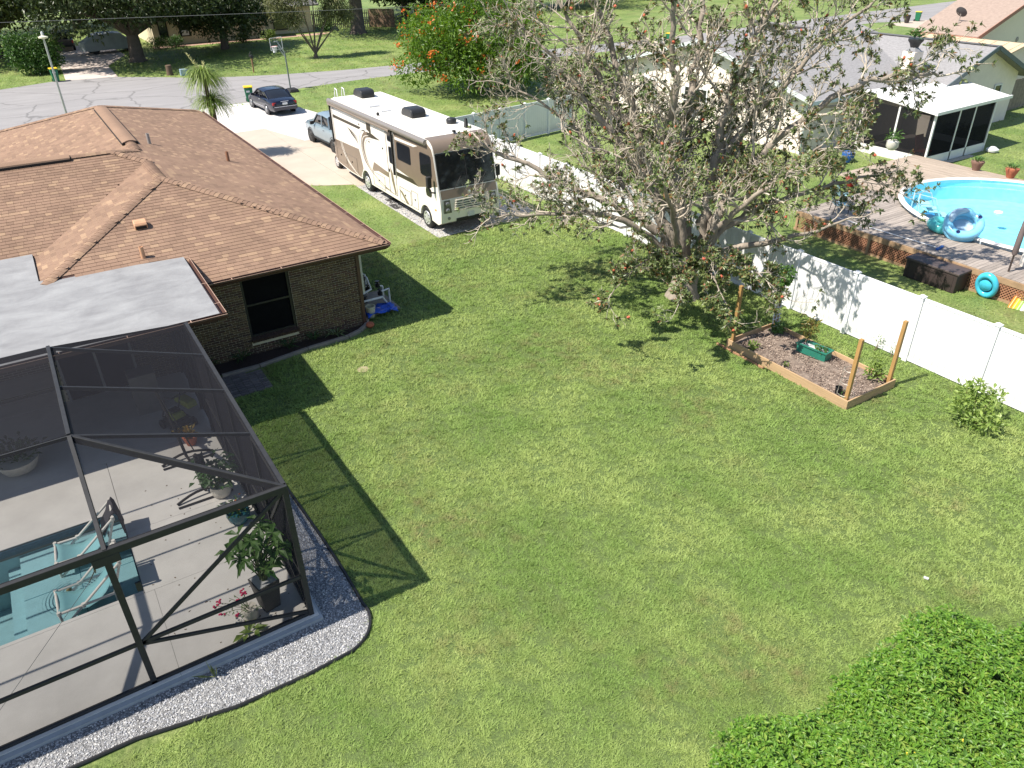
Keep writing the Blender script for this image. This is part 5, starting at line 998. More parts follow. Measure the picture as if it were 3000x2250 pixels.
sg.add(vs, [(j*(nx+1)+i, j*(nx+1)+i+1, (j+1)*(nx+1)+i+1, (j+1)*(nx+1)+i) for j in range(ny) for i in range(nx)]); gp(rbed, 'soil', sg, mat('bed_soil', S(104, 88, 78), .95, var=.35, scale=9, bump=1, bs=45, col2=S(150, 134, 120)), smooth=60)
stones('wood_chips', [(15.1, 8.85), (16.8, 8.85), (16.8, 12.5), (15.1, 12.5)], 2600, .02, [mat('chip_light', S(172, 154, 138), .9), mat('chip_dark', S(96, 80, 70), .9), mat('chip_mid', S(124, 106, 94), .9)], z=.13, label='scattered wood chips on the raised bed soil')
for x, y, h in ((15.11, 8.86, 1.86), (16.80, 8.86, 1.86), (15.11, 12.55, 1.86), (16.82, 12.55, 1.9)): gp(rbed, 'corner_post', MB().bar((x, y, .02), (x+.02, y, h), .092, .092), M_post, bevel=.006, seg=1)
wc = MB(); [wc.torus((15.22, 8.98, z), .20-.02*k, .004, 24, 5) for k, z in enumerate((.3, .62, .95))]; [wc.tube([(15.22+.2*math.cos(a), 8.98+.2*math.sin(a), .12), (15.22+.16*math.cos(a), 8.98+.16*math.sin(a), .97)], .004, 4) for a in (0, 2.1, 4.2)]
tag(wc.build('tomato_cage', mat('wire_pale', S(200, 196, 184), .4, .5)), 'thin wire tomato cage around the nearest bed post', 'plant cage')
tl_ = thing('trellis', 'narrow white wooden trellis against the far bed post', 'trellis', (16.72, 12.46, .1)); M_tr = mat('trellis_white', S(196, 200, 206), .6)
for k in range(3): part('trellis_upright', MB().bar((-.12+.12*k, 0, 0), (-.12+.12*k, .05, 1.5), .025, .012), M_tr, tl_)
for k in range(12): part('trellis_slat', MB().bar((-.17, -.014+.0035*k, .16+.115*k), (.17, -.014+.0035*k, .16+.115*k), .024, .012), M_tr, tl_)
def clump(name, label, loc, blobs, n, L_, W_, m, cat='plant', group=None, stems=3, up=.35, out=.6):
    t = thing(name, label, cat, loc, 0, group); V, F = foliage(blobs, n, L_, W_, up, out, .35); o = link('foliage', rawmesh('foliage', V, F, m)); o.parent = t
    for k in range(stems):
        c, r_ = blobs[k % len(blobs)]; part('stem', MB().tube([(r.gauss(0, .03), r.gauss(0, .03), 0), Vector(c)*.5+Vector((0, 0, c[2]*.1)), c], [.012, .009, .005], 5), M_wood, t)
    return t
clump('vine', 'green climbing vine bunched on top of the trellis', (16.78, 12.5, .15), [((.05, 0, 1.65), (.26, .24, .24)), ((-.1, .02, 1.35), (.14, .12, .16)), ((.12, 0, 1.42), (.15, .12, .14))], 330, .11, .08, M_leafm)
clump('vine_root', 'leafy green shoots at the foot of the trellis', (16.62, 12.28, .12), [((0, 0, .16), (.24, .2, .16))], 160, .10, .055, M_leafm)
gpl = thing('green_planter', 'dark green rectangular planter box on the raised bed soil', 'planter', (16.42, 10.87, .13), R_(6)); M_gp = mat('planter_green', S(38, 110, 92), .45)
for a, c in (((-.16, -.43, 0), (-.14, .43, .24)), ((.14, -.43, 0), (.16, .43, .24)), ((-.14, -.43, 0), (.14, -.41, .24)), ((-.14, .41, 0), (.14, .43, .24))): part('planter_side', MB().b2(a, c), M_gp, gpl, bevel=.006)
rm = MB(); rm.b2((-.19, -.46, .235), (-.139, .46, .262)); part('rim', rm, M_gp, gpl); part('rim', MB().b2((.139, -.46, .235), (.19, .46, .262)), M_gp, gpl); part('rim', MB().b2((-.138, -.46, .235), (.138, -.41, .262)), M_gp, gpl); part('rim', MB().b2((-.138, .41, .235), (.138, .46, .262)), M_gp, gpl); part('soil', MB().b2((-.139, -.409, .02), (.139, .409, .19)), mat('potting_soil'), gpl)
clump('planter_sapling', 'reddish yellow-leaved sapling growing in the green planter', (16.46, 11.15, .32), [((0, 0, .45), (.2, .2, .22)), ((.02, 0, .65), (.14, .14, .16))], 120, .17, .045, leafmat('leaf_bronze', (.20, .13, .03), (.17, .20, .05)))
clump('planter_seedlings', 'small green seedlings at the front of the green planter', (16.40, 10.65, .32), [((0, 0, .08), (.12, .22, .1))], 110, .08, .04, M_leafm, stems=1)
clump('bed_seedling', 'small bright green seedling at the left end of the bed', (15.35, 12.0, .12), [((0, 0, .1), (.14, .14, .1))], 60, .11, .05, M_leafy, stems=1); clump('bed_seedling', 'tiny green sprout near the long front board of the bed', (15.35, 10.85, .12), [((0, 0, .05), (.09, .09, .06))], 26, .07, .03, M_leafy, stems=1)
clump('tomato_plant', 'loose leafy green plant in the right corner of the bed', (16.62, 9.18, .12), [((0, 0, .25), (.28, .26, .24)), ((.1, .05, .5), (.14, .14, .16))], 240, .10, .05, M_leafy); clump('bed_vine', 'thin leafy shoots on the soil by the nearest post', (15.35, 9.1, .12), [((0, 0, .06), (.2, .12, .07))], 40, .06, .03, M_leafm, stems=1)
tag(MB().lathe([(.07, 0), (.085, .2), (.09, .21), (.075, .21), (.07, .03)], (15.28, 9.22, .12), 18).build('black_nursery_pot', mat('black_plastic'), smooth=40), 'small black nursery pot standing by the nearest bed post', 'pot')
clump('fence_weed', 'thin weed growing at the foot of the white fence', (18.25, 10.2, 0), [((0, 0, .3), (.08, .12, .3))], 40, .06, .025, M_leafm, group='weeds along the fence'); clump('fence_weed', 'second thin weed growing at the foot of the white fence, nearer the camera', (18.25, 9.75, 0), [((0, 0, .25), (.07, .1, .25))], 34, .06, .025, M_leafm, group='weeds along the fence')
# ================================================================== SHRUBS
clump('small_shrub', 'loose yellow-green shrub standing beside the white fence', (16.9, 6.75, 0), [((0, 0, .35), (.55, .5, .35)), ((.35, .15, .6), (.32, .3, .26)), ((-.35, .2, .62), (.26, .26, .24)), ((.05, .35, .75), (.24, .24, .22)), ((-.1, -.4, .32), (.3, .28, .24)), ((.55, -.1, .65), (.2, .2, .22)), ((.2, .2, .9), (.16, .16, .2))], 820, .15, .06, leafmat('leaf_shrub', (.15, .24, .05), (.32, .40, .11), trans=.35), 'shrub', stems=7)
bs_ = thing('big_shrub', 'wide bright green flowering shrub filling the near right corner of the lawn', 'shrub', (7.95, 1.0, 0))
nW = 17000; a = npr.random(nW)*6.283; q = np.sqrt(npr.random(nW)); ux, uy = q*np.cos(a), q*np.sin(a)
Hh = np.sqrt(np.maximum(0, 1-q**2)); lump = .13*np.sin(ux*9)*np.cos(uy*8)+.12*np.sin(ux*19+1)*np.sin(uy*16)
wob = 1+.07*np.sin(a*7)+.05*np.sin(a*13+1)+npr.normal(size=nW)*.025; sq = (abs(np.cos(a))**3+abs(np.sin(a))**3)**(-1/3); C = np.column_stack([ux*sq*4.2*wob, uy*sq*2.75*wob, .12+.78*Hh**.8+lump+npr.normal(size=nW)*.05]); C = C[C[:, 2] > .05]; C = C[infrustum(C[:, :2]+np.array([7.95, 1.0]), .10)]; print('whorls', len(C))
nl = 8; Pn = np.repeat(C, nl, 0); th = npr.random(len(Pn))*6.283; el = npr.random(len(Pn))*1.1-.15
Dn = np.column_stack([np.cos(th), np.sin(th), el]); Pn = Pn+npr.normal(size=Pn.shape)*.015+np.array([0, 0, 1])*npr.random((len(Pn), 1))*.06
kk = (.55+.8*npr.random(len(Pn)))*np.repeat(.8+.45*npr.random(len(C)), nl); V, F = leaves(Pn, Dn, np.tile([0, 0, 1.], (len(Pn), 1))+unit(len(Pn))*.3, .088*kk, .031*kk, .25)
o = link('foliage', rawmesh('foliage', V, F, [leafmat('leaf_bright', (.07, .18, .018), (.21, .37, .045), trans=.35, scale=14), leafmat('leaf_bright_old', (.05, .12, .015), (.12, .22, .03), trans=.3, scale=8), leafmat('leaf_bright_new', (.18, .30, .04), (.32, .42, .08), trans=.4, scale=8)], mi=np.tile(npr.choice(3, len(Pn), p=(.66, .2, .14)), 4))); o.parent = bs_
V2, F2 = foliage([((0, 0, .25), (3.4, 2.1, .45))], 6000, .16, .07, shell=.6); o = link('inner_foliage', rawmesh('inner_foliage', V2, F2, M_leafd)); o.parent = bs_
fb = MB(); r7 = random.Random(17)
for k in range(26):
    p = C[r7.randrange(len(C))]; fb.lathe([(.004, -.01), (.018, .0), (.014, .02), (.005, .03)], (p[0], p[1], p[2]+.07), 7)
o = fb.build('blossom', mat('petal_yellow', S(232, 196, 60), .6)); o.parent = bs_; o['kind'] = 'stuff'
for k in range(10): part('stem', MB().tube([(r7.uniform(-.6, .6), r7.uniform(-.4, .4), 0), (r7.uniform(-3, 3), r7.uniform(-1.8, 1.8), .7)], [.03, .012], 6), M_wood, bs_)
tag(MB().box((11.46, 4.40, .05), (.035, .08, .03), rz=.5).build('litter', mat('plate_white')), 'small white scrap of litter lying on the lawn', 'litter')
# ================================================================== MAGNOLIA
mg = thing('magnolia_tree', 'large sparse multi-trunked magnolia tree with pale bare twigs beside the white fence', 'tree', (16.35, 15.85, 0))
RV_ = np.array([.848, -.530, 0]); FV_ = np.array([.530, .848, 0]); mr_ = np.random.default_rng(4)
def rfz(p): return RV_*p[0]+FV_*p[1]+np.array([0, 0, p[2]])
LIMBS = [  # (radius at base, points (right, forward, up))
 (0.190, [(-.1, 0, .5), (-.55, .1, 1.5), (-1.3, .2, 2.4), (-3.4, .5, 3.35), (-4.9, .8, 4.0), (-6.2, 1.0, 4.6)]),
 (0.123, [(-.55, .0, 1.4), (-1.5, -.3, 2.3), (-3.0, -.6, 2.95), (-4.4, -.9, 3.05), (-6.0, -1.0, 3.0)]),
 (0.212, [(-.05, .1, .6), (-.6, .2, 2.0), (-1.2, .3, 3.5), (-1.7, .6, 5.0), (-2.2, .8, 6.4), (-3.3, 1.5, 9.2)]),
 (0.201, [(.0, -.05, .7), (-.35, 0, 2.4), (-.7, 0, 4.4), (-.9, -.3, 6.6), (-1.4, -.6, 9.8)]),
 (0.224, [(.1, .1, .7), (-.05, .6, 2.5), (-.3, 1.0, 4.3), (0, 1.5, 6.2), (.1, 1.9, 7.6), (.5, 2.4, 9.6)]),
 (0.224, [(.2, .05, .6), (.5, .3, 2.3), (.65, .5, 4.2), (1.0, .7, 6.0), (1.7, .9, 7.9), (2.7, 1.0, 9.8)]),
 (0.190, [(.3, 0, .8), (.75, 0, 2.4), (1.3, 0, 3.7), (2.4, -.3, 5.2), (4.2, -.5, 6.5), (6.0, -.7, 6.6)]),
 (0.157, [(.35, .05, 1.2), (.9, .15, 2.0), (1.9, .2, 2.7), (3.4, .3, 3.2), (5.4, .2, 3.7)]),
 (0.134, [(.3, -.1, 1.0), (.9, -.3, 1.55), (1.9, -.4, 1.85), (3.3, -.6, 2.2), (4.4, -.7, 2.7)]),
 (0.145, [(-.1, .5, 1.8), (-.9, 1.4, 3.2), (-1.9, 2.5, 4.6), (-2.8, 3.6, 6.2)]),
 (0.145, [(.5, .4, 2.2), (1.4, 1.4, 3.8), (2.4, 2.6, 5.6), (3.2, 3.6, 7.4)]),
 (0.123, [(-.2, -.2, 1.4), (-.7, -1.1, 2.7), (-1.2, -2.2, 3.9), (-1.9, -3.1, 4.9)]),
 (0.123, [(.3, -.2, 1.6), (.9, -1.1, 3.0), (1.7, -2.1, 4.3), (2.3, -3.0, 5.4)]),
 (0.134, [(.65, .5, 4.0), (1.8, .7, 5.4), (3.2, .8, 7.1), (4.9, .9, 8.6)]),
 (0.134, [(-1.2, .3, 3.4), (-2.4, .7, 4.9), (-3.8, 1.0, 6.6), (-5.3, 1.3, 8.0)]),
 (0.123, [(-1.7, .6, 4.8), (-2.9, 1.1, 6.6), (-4.4, 1.5, 9.0)]),
 (0.095, [(-1.3, .2, 2.4), (-2.6, .9, 4.1), (-4.2, 1.5, 5.5), (-5.8, 1.9, 6.2)]),
 (.055, [(.0, -.3, .8), (-.4, -1.6, 1.9), (-.8, -3.2, 2.3), (-1.2, -4.6, 1.9)]),
 (.055, [(.1, -.3, 1.0), (.5, -1.8, 2.0), (.9, -3.2, 2.3), (1.6, -4.2, 1.9)]),
 (.050, [(-.1, -.3, .9), (-.1, -1.8, 1.9), (0, -3.4, 2.0), (.2, -4.6, 1.5)]),
 (.055, [(-.3, -.1, .9), (-1.2, -1.3, 1.8), (-2.0, -2.6, 2.1), (-2.8, -3.6, 1.7)]),
]
def wiggle(a, d, L_, n, amp, trop):
    pts = [a]; d = d/np.linalg.norm(d)
    for i in range(n):
        d = d + mr_.normal(size=3)*amp + np.array([0, 0, trop]); d /= np.linalg.norm(d); pts.append(pts[-1]+d*L_/n)
    return pts, d
big = MB(); twV, twF = [], []; ends = []; ntw = 0
def twig(pts, r0, r1, n=4):
    global ntw
    pts = np.array(pts); k = len(pts); T = np.gradient(pts, axis=0); T /= np.linalg.norm(T, axis=1, keepdims=True)
    A = np.cross(T, [.31, .77, .55]); A /= np.linalg.norm(A, axis=1, keepdims=True); B = np.cross(T, A); rad = np.linspace(r0, r1, k)[:, None]
    V = np.concatenate([pts+(A*math.cos(2*math.pi*j/n)+B*math.sin(2*math.pi*j/n))*rad for j in range(n)], 0)   # ring-major: j*k+i
    F = [(j*k+i, ((j+1) % n)*k+i, ((j+1) % n)*k+i+1, j*k+i+1) for i in range(k-1) for j in range(n)]
    twV.append(V); twF.append(np.array(F)+ntw); ntw += len(V)
def grow(a, d, L_, r0, lvl):
    pts, dd = wiggle(a, d, L_, 7 if lvl < 3 else 4, .20 if lvl < 3 else .26, .055)
    twig(pts, r0, max(r0*.4, .006), 5 if lvl == 1 else (4 if lvl == 2 else 3))
    if lvl >= 3: ends.append((pts[-1], dd)); return
    n = (7, 5)[lvl-1]
    for k in range(n):
        t = .25+.75*(k+mr_.random())/n; i = min(int(t*(len(pts)-1)), len(pts)-2); f = t*(len(pts)-1)-i; p = pts[i]*(1-f)+pts[i+1]*f; ax = pts[i+1]-pts[i]; ax /= np.linalg.norm(ax)
        s = mr_.normal(size=3); s -= ax*s.dot(ax); s /= np.linalg.norm(s); nd_ = ax*.75+s*.75+np.array([0, 0, .12])
        grow(p, nd_, L_*(.42+.25*mr_.random())*(1.08-.35*t), r0*(.5 if lvl == 1 else .55), lvl+1)
    ends.append((pts[-1], dd))
for r0, lp in LIMBS:
    lp = [rfz(p) for p in lp]; sm = []
    for i in range(len(lp)-1):
        p0, p1, p2, p3 = lp[max(i-1, 0)], lp[i], lp[i+1], lp[min(i+2, len(lp)-1)]; sgn = max(2, int(np.linalg.norm(p2-p1)/.28))
        for k in range(sgn):
            t = k/sgn; sm.append(.5*((2*p1)+(p2-p0)*t+(2*p0-5*p1+4*p2-p3)*t*t+(3*p1-p0-3*p2+p3)*t**3)+mr_.normal(size=3)*r0*.25)
    sm.append(lp[-1]); n = len(sm); rad = [r0*(1-.80*(i/(n-1))**.9) for i in range(n)]
    big.tube(sm, rad, 9, caps=True)
    tot = sum(np.linalg.norm(sm[i+1]-sm[i]) for i in range(n-1)); nb_ = int(5+tot*1.55)
    for k in range(nb_):
        t = (.20 if r0 > .06 else .3)+(.80 if r0 > .06 else .7)*(k+mr_.random())/nb_; t = min(t, .999); i = min(int(t*(n-1)), n-2); p = sm[i]; ax = sm[i+1]-sm[i]; ax = ax/np.linalg.norm(ax)
        s = mr_.normal(size=3); s -= ax*s.dot(ax); s /= np.linalg.norm(s); out = np.array([p[0], p[1], 0]); out = out/(np.linalg.norm(out)+.3)
        L1 = (1.9 if r0 > .06 else .8)*(.55+.7*mr_.random())*(1.15-.5*t)
        if p[2] < 2.4 and r0 > .06:
            if mr_.random() < .6: continue
            L1 *= .6
        grow(p, ax*.65+s*.8+out*.3+np.array([0, 0, .10]), L1, max(min(rad[i]*.45, .045), .014), 1)
    grow(sm[-1], sm[-1]-sm[-3], .9, rad[-1]*.9, 2)
big.tube([(0, 0, -.1), (0, 0, .15), (.02, 0, .6), (.0, .05, 1.1)], [.62, .47, .38, .3], 14)
M_bark = mat('magnolia_bark', S(142, 131, 118), .9, var=.3, scale=5, bump=.7, bs=18, stretch=(1, 1, .35)); M_twig = mat('magnolia_twig', S(184, 172, 156), .9, var=.22, scale=6)
part('trunk', big, M_bark, mg, smooth=60)
o = link('twigs', rawmesh('twigs', np.concatenate(twV), np.concatenate(twF), M_twig, smooth=True)); o.parent = mg; o['kind'] = 'stuff'
E_ = np.array([e[0] for e in ends]); ED = np.array([e[1] for e in ends])
side_ = E_ @ RV_; pl_keep = np.clip(.54+.045*side_-.03*(E_[:, 2]-4), .30, .80); pl_keep = np.where(E_[:, 2] < 2.0, .60, pl_keep); kp = mr_.random(len(E_)) < pl_keep; C = E_[kp]; CD = ED[kp]
nl = 10; Pn = np.repeat(C, nl, 0); CDn = np.repeat(CD, nl, 0); U = mr_.normal(size=Pn.shape); U -= CDn*(U*CDn).sum(1, keepdims=True); U /= np.linalg.norm(U, axis=1, keepdims=True)
Dn = U*.9+CDn*(.15+.75*mr_.random((len(Pn), 1))); Pn = Pn-CDn*.06*mr_.random((len(Pn), 1)); kk = .7+.55*mr_.random(len(Pn))
V, F = leaves(Pn, Dn, CDn+np.array([0, 0, .5]), .128*kk, .050*kk, .12)
mi = np.tile(mr_.choice(3, len(Pn), p=(.36, .50, .14)), 4)
ML = [leafmat('magnolia_leaf', (.055, .088, .022), (.13, .17, .05), rough=.42, trans=.14, spec=.5), leafmat('magnolia_leaf_light', (.11, .15, .045), (.22, .25, .10), rough=.42, trans=.16, spec=.5), leafmat('magnolia_leaf_rust', (.13, .07, .03), (.24, .13, .05), rough=.5, trans=.1)]
o = link('leaves', rawmesh('leaves', V, F, ML, mi=mi)); o.parent = mg; o['kind'] = 'stuff'
fr_ = MB()
for k in mr_.choice(len(C), 150, replace=False): fr_.lathe([(.008, -.04), (.032, -.02), (.038, .02), (.022, .055), (.006, .07)], C[k]+CD[k]*.05, 7, M=Vector((0, 0, 1)).rotation_difference(Vector(CD[k])).to_matrix())
o = part('seed_cone', fr_, mat('cone_rust', S(196, 118, 74), .8, var=.35, scale=4, col2=S(206, 96, 78)), mg, smooth=40); o['kind'] = 'stuff'
print('magnolia', len(ends), ntw, len(Pn))
# ================================================================== NEIGHBOUR'S DECK AND POOL
deck = thing('wood_deck', 'weathered grey wooden deck with brown lattice skirt around the neighbour pool', 'deck', (29, 14, 0)); M_plank = mat('deck_plank', S(150, 140, 131), .85, var=.22, scale=3, stretch=(.6, 6, 1), rnd=.16); M_plank2 = mat('deck_plank_long', S(162, 147, 131), .85, var=.2, scale=3, stretch=(6, .6, 1), rnd=.14); DZ = .75
PC, PA, PB = (30.6, 12.2), 4.15, 5.0
def ell(t, k=0): return (PC[0]+(PA+k)*math.cos(t), PC[1]+(PB+k)*math.sin(t))
y = 4.0; W_ = .138; pmA = {}
while y < 17.95:
    s_ = 1-((y-PC[1])/(PB+.12))**2; xe = PC[0]-(PA+.12)*math.sqrt(s_) if s_ > 0 else 28.6
    xe = min(xe, 28.6); key = round(xe, 1)
    if y > 6.5:
        key = round(xe-24.22, 1); me = pmA.setdefault(key, MB().box((key/2, 0, 0), (key, W_-.009, .035)).mesh('plank', M_plank)); inst('plank', me, deck, pinv(deck) @ Matrix.Translation((24.22, y, DZ-.0175+rng.uniform(-.003, .003))))
    y += W_
x = 28.68; pmB = {}
while x < 35.0:
    s_ = 1-((x-PC[0])/(PA+.12))**2; y0 = PC[1]+(PB+.12)*math.sqrt(s_) if s_ > 0 else 8.0
    y0 = max(y0, 8.0); y1 = 20.25 if x > 29.4 else 19.0; key = round(y1-y0, 1); me = pmB.setdefault(key, MB().box((0, -key/2, 0), (W_-.009, key, .035)).mesh('plank', M_plank2)); inst('plank', me, deck, pinv(deck) @ Matrix.Translation((x, y1, DZ-.0175+rng.uniform(-.003, .003)))); x += W_
gp(deck, 'rim_joist', MB().b2((24.16, 6.5, .55), (24.21, 18.0, .735)), mat('joist_tan', S(156, 128, 98), .85, var=.25, scale=2), bevel=.006); gp(deck, 'rim_joist', MB().b2((24.22, 17.96, .55), (28.6, 18.02, .735)), mat('joist_tan'))
gp(deck, 'bottom_rail', MB().b2((24.165, 6.5, .0), (24.205, 18.0, .09)), mat('joist_tan')); gp(deck, 'rim_joist', MB().b2((35.0, 8, .5), (35.05, 20.2, .735)), mat('joist_tan'))
for yy in (8.2, 10.4, 12.6, 14.8, 16.9, 17.9): gp(deck, 'skirt_post', MB().b2((24.15, yy-.05, .0), (24.23, yy+.05, .55)), mat('joist_tan'), bevel=.005)
for x_ in (25.5, 28, 31, 34):
    for yy in (8, 18.5): gp(deck, 'support_post', MB().b2((x_-.05, yy-.05, 0), (x_+.05, yy+.05, .7)), mat('joist_tan')) if not (26.5 < x_ < 34.7 and yy < 17) else None
lt = MB(); yy = 6.2
while yy < 18.4:
    for s_, xo in ((1, 24.19), (-1, 24.178)):
        a = Vector((xo, yy, .06)); c = Vector((xo, yy+s_*.5, .56))
        if 6.4 < min(a.y, c.y) and max(a.y, c.y) < 18.0: lt.bar(a, c, .010, .034)
    yy += .105
o = gp(deck, 'lattice', lt, mat('lattice_brown', S(152, 108, 82), .8, var=.2)); o['kind'] = 'stuff'
gp(deck, 'shade_sheet', MB().b2((24.6, 6.5, .02), (24.62, 17.8, .6)), mat('under_shade', (.03, .022, .018), .95))  # near-black sheet added behind the lattice, standing in for shade under the deck
npool = thing('round_pool', 'above-ground oval pool with bright blue liner and white rim', 'pool', (30.6, 12.2, 0)); NS = 56; tt = [2*math.pi*i/NS for i in range(NS)]
wl_ = MB(); vs = [(*ell(t), z) for z in (.03, .86) for t in tt]; wl_.add(vs, [(i, NS+i, NS+(i+1) % NS, (i+1) % NS) for i in range(NS)]); M_liner = mat('pool_liner', S(150, 222, 240), .5, var=.06, scale=3, col2=S(172, 232, 246)); gp(npool, 'liner_wall', wl_, M_liner, smooth=60)
gp(npool, 'liner_floor', MB().poly([(*ell(t), .035) for t in tt]), M_liner)
sk = MB(); vs = [(*ell(t, .05), z) for z in (.0, .86) for t in tt]; sk.add(vs, [(i, (i+1) % NS, NS+(i+1) % NS, NS+i) for i in range(NS)]); gp(npool, 'outer_wall', sk, mat('pool_outer', S(190, 200, 205), .5), smooth=60)
for k in range(14):
    rm = MB(); t0, t1 = 2*math.pi*k/14+.004, 2*math.pi*(k+1)/14-.004; ts = [t0+(t1-t0)*i/6 for i in range(7)]; vs = []
    for t in ts: vs += [(*ell(t, -.06), .86), (*ell(t, -.03), .905), (*ell(t, .13), .905), (*ell(t, .16), .86)]
    rm.add(vs, [(i*4+j, i*4+j+1, i*4+j+5, i*4+j+4) for i in range(6) for j in range(3)]+[(3, 2, 1, 0), (24, 25, 26, 27)]); gp(npool, 'top_rail', rm, mat('rail_white', S(214, 210, 204), .5), smooth=30)
gp(npool, 'water', MB().poly([(*ell(t, -.005), .72) for t in tt]), water_mat('neighbour_water', (.80, .97, .99), .35, 2.2))
gp(npool, 'step_mat', MB().b2((28.9, 15.2, .04), (30.1, 16.3, .05)), mat('mat_blue', S(40, 130, 180), .6))
stp = thing('pool_steps', 'white moulded plastic entry steps standing in the pool shallow side', 'pool steps', (29.1, 15.9, .05)); M_stw = mat('step_white', S(190, 214, 220), .5)
for k in range(3): part('tread', MB().box((.0+.25*k, -.25*k, .18+.2*(2-k)), (.7, .42, .06), rz=R_(45)), M_stw, stp, bevel=.02)
for s_ in (-1, 1): part('handrail', MB().tube([(-.25+.25*s_, .25+.25*s_, 0), (-.25+.25*s_, .25+.25*s_, 1.05), (.2+.25*s_, -.15+.25*s_, .9), (.45+.25*s_, -.4+.25*s_, .1)], .03, 8), M_stw, stp, smooth=50)
tag(MB().lathe([(.12, -.05), (.16, 0), (.14, .04), (.03, .06)], (30.1, 13.6, .73), 16).build('pool_floater', mat('plate_white'), smooth=40), 'small white chlorine floater on the pool water', 'floater')
def inflat(name, label, loc, R, r_, M, m, extra=None, cat='pool float'):
    t = thing(name, label, cat, loc); part('ring', MB().torus((0, 0, 0), R, r_, 32, 14, M), m, t, smooth=80)
    if extra: extra(t)
    return t
M_teal = mat('vinyl_teal', S(84, 190, 186), .2, var=.05); M_blue = mat('vinyl_blue', S(128, 196, 226), .15, var=.12, scale=3); M_clear = mat('vinyl_pale', S(170, 196, 214), .15, var=.1)
inflat('swim_ring', 'teal green inflatable ring lying on the deck by the pool rim', (26.45, 13.62, .95), .34, .17, Matrix.Rotation(R_(8), 3, 'X'), M_teal)
TL = Vector((0, 0, 1)).rotation_difference(Vector((-.50, -.34, .80)).normalized()).to_matrix()
def ex(t):
    part('seat_ring', MB().torus(TL @ Vector((0, 0, -.24)), .46, .15, 36, 14, TL), M_blue, t, smooth=80); part('seat_floor', MB().lathe([(.02, 0), (.33, .0), (.34, .012), (.02, .014)], TL @ Vector((0, 0, -.2)), 24, M=TL), M_clear, t, smooth=60)
    a0 = [TL @ Vector((.42*math.cos(a), .42*math.sin(a), .16)) for a in np.linspace(.4, 2.4, 9)]; part('backrest', MB().tube(a0, [.03, .09, .11, .12, .12, .12, .11, .09, .03], 12), M_clear, t, smooth=70)
    for a in (-.5, 3.4): part('cup_holder', MB().lathe([(.06, 0), (.065, .02), (.045, .02)], TL @ Vector((.48*math.cos(a), .48*math.sin(a), .13)), 14, M=TL), mat('navy_plastic', S(30, 40, 90), .4), t, smooth=40)
inflat('lounge_float', 'large pale blue inflatable lounge float resting against the teal ring', (26.30, 12.85, 1.27), .48, .15, TL, M_blue, ex)
pl2 = thing('cleaning_pole', 'long white pole with blue brush lying along the deck edge', 'pole', (24.7, 14.5, .78)); part('pole', MB().tube([(-.1, 2.1, 0), (.08, -1.75, 0)], .018, 8), mat('plate_white'), pl2); part('brush', MB().box((.1, -1.85, .01), (.42, .08, .07), rz=.1), mat('brush_blue', S(40, 90, 160), .5), pl2, bevel=.01)
db = thing('deck_box', 'dark brown resin storage box against the deck lattice', 'storage box', (23.82, 12.05, 0)); M_db = mat('resin_brown', S(56, 46, 44), .6, var=.15, scale=4)
part('box_wall', MB().box((0, 0, .30), (.66, 1.75, .60)), M_db, db, bevel=.02); part('lid', MB().box((0, 0, .64), (.72, 1.84, .08)), mat('resin_lid', S(78, 68, 66), .6), db, bevel=.02)
for k in range(7): part('rib', MB().box((-.335, -.75+.25*k, .28), (.015, .03, .5)), M_db, db)
um = thing('closed_umbrella', 'closed grey-brown patio umbrella standing at the deck corner', 'umbrella', (24.75, 10.35, .75)); part('pole', MB().tube([(0, 0, -.1), (0, 0, 1.2)], .03, 8), mat('umbrella_pole', S(80, 70, 66), .5, .5), um); part('folded_canopy', MB().lathe([(.06, .55), (.09, .62), (.085, 1.2), (.06, 1.7), (.03, 1.95), (.01, 2.05)], (0, 0, 0), 12), mat('umbrella_taupe', S(112, 98, 96), .9, var=.1), um, smooth=50)
ft = thing('pool_filter', 'white rounded pool filter tank at the deck edge', 'pool filter', (25.75, 10.25, .1)); part('tank', MB().lathe([(.2, 0), (.27, .1), (.27, .95), (.2, 1.1), (.08, 1.16)], (0, 0, 0), 20), mat('tank_white', S(214, 208, 198), .5), ft, smooth=45); part('valve', MB().box((0, 0, 1.2), (.16, .16, .1)), mat('pump_grey'), ft, bevel=.02)
rb2 = thing('striped_float', 'long inflatable lounger with white, green and orange stripes leaning on the deck', 'pool float', (24.35, 9.45, .40)); Mt = Matrix.Rotation(R_(-52), 3, 'Y') @ Matrix.Rotation(R_(10), 3, 'X')
for k, c in enumerate(((214, 206, 214), (224, 214, 206), (140, 200, 90), (230, 190, 60), (232, 130, 50))):
    m_ = mat('float_stripe_%d' % k, S(*c), .3); y_ = -.22+.11*k; mb = MB(); mb.tube([Mt @ Vector((q, y_, .03*math.sin(q*4))) for q in (-.75, -.5, -.2, .2, .5, .75)], [.03, .06, .065, .065, .06, .03], 10); part('float_tube', mb, m_, rb2, smooth=60)
tf2 = thing('teal_lounger', 'turquoise inflatable lounger propped on edge beside the deck lattice', 'pool float', (24.0, 10.5, .42)); mb = MB(); mb.torus((0, 0, 0), .34, .10, 28, 10, Matrix.Rotation(R_(78), 3, 'Y'), sq=.8); part('rim_tube', mb, mat('vinyl_turq', S(70, 184, 212), .25), tf2, smooth=80); part('pillow', MB().lathe([(.02, -.05), (.2, -.03), (.22, .0), (.2, .03), (.02, .05)], (-.02, .05, .0), 18, M=Matrix.Rotation(R_(80), 3, 'Y')), mat('vinyl_turq'), tf2, smooth=60)
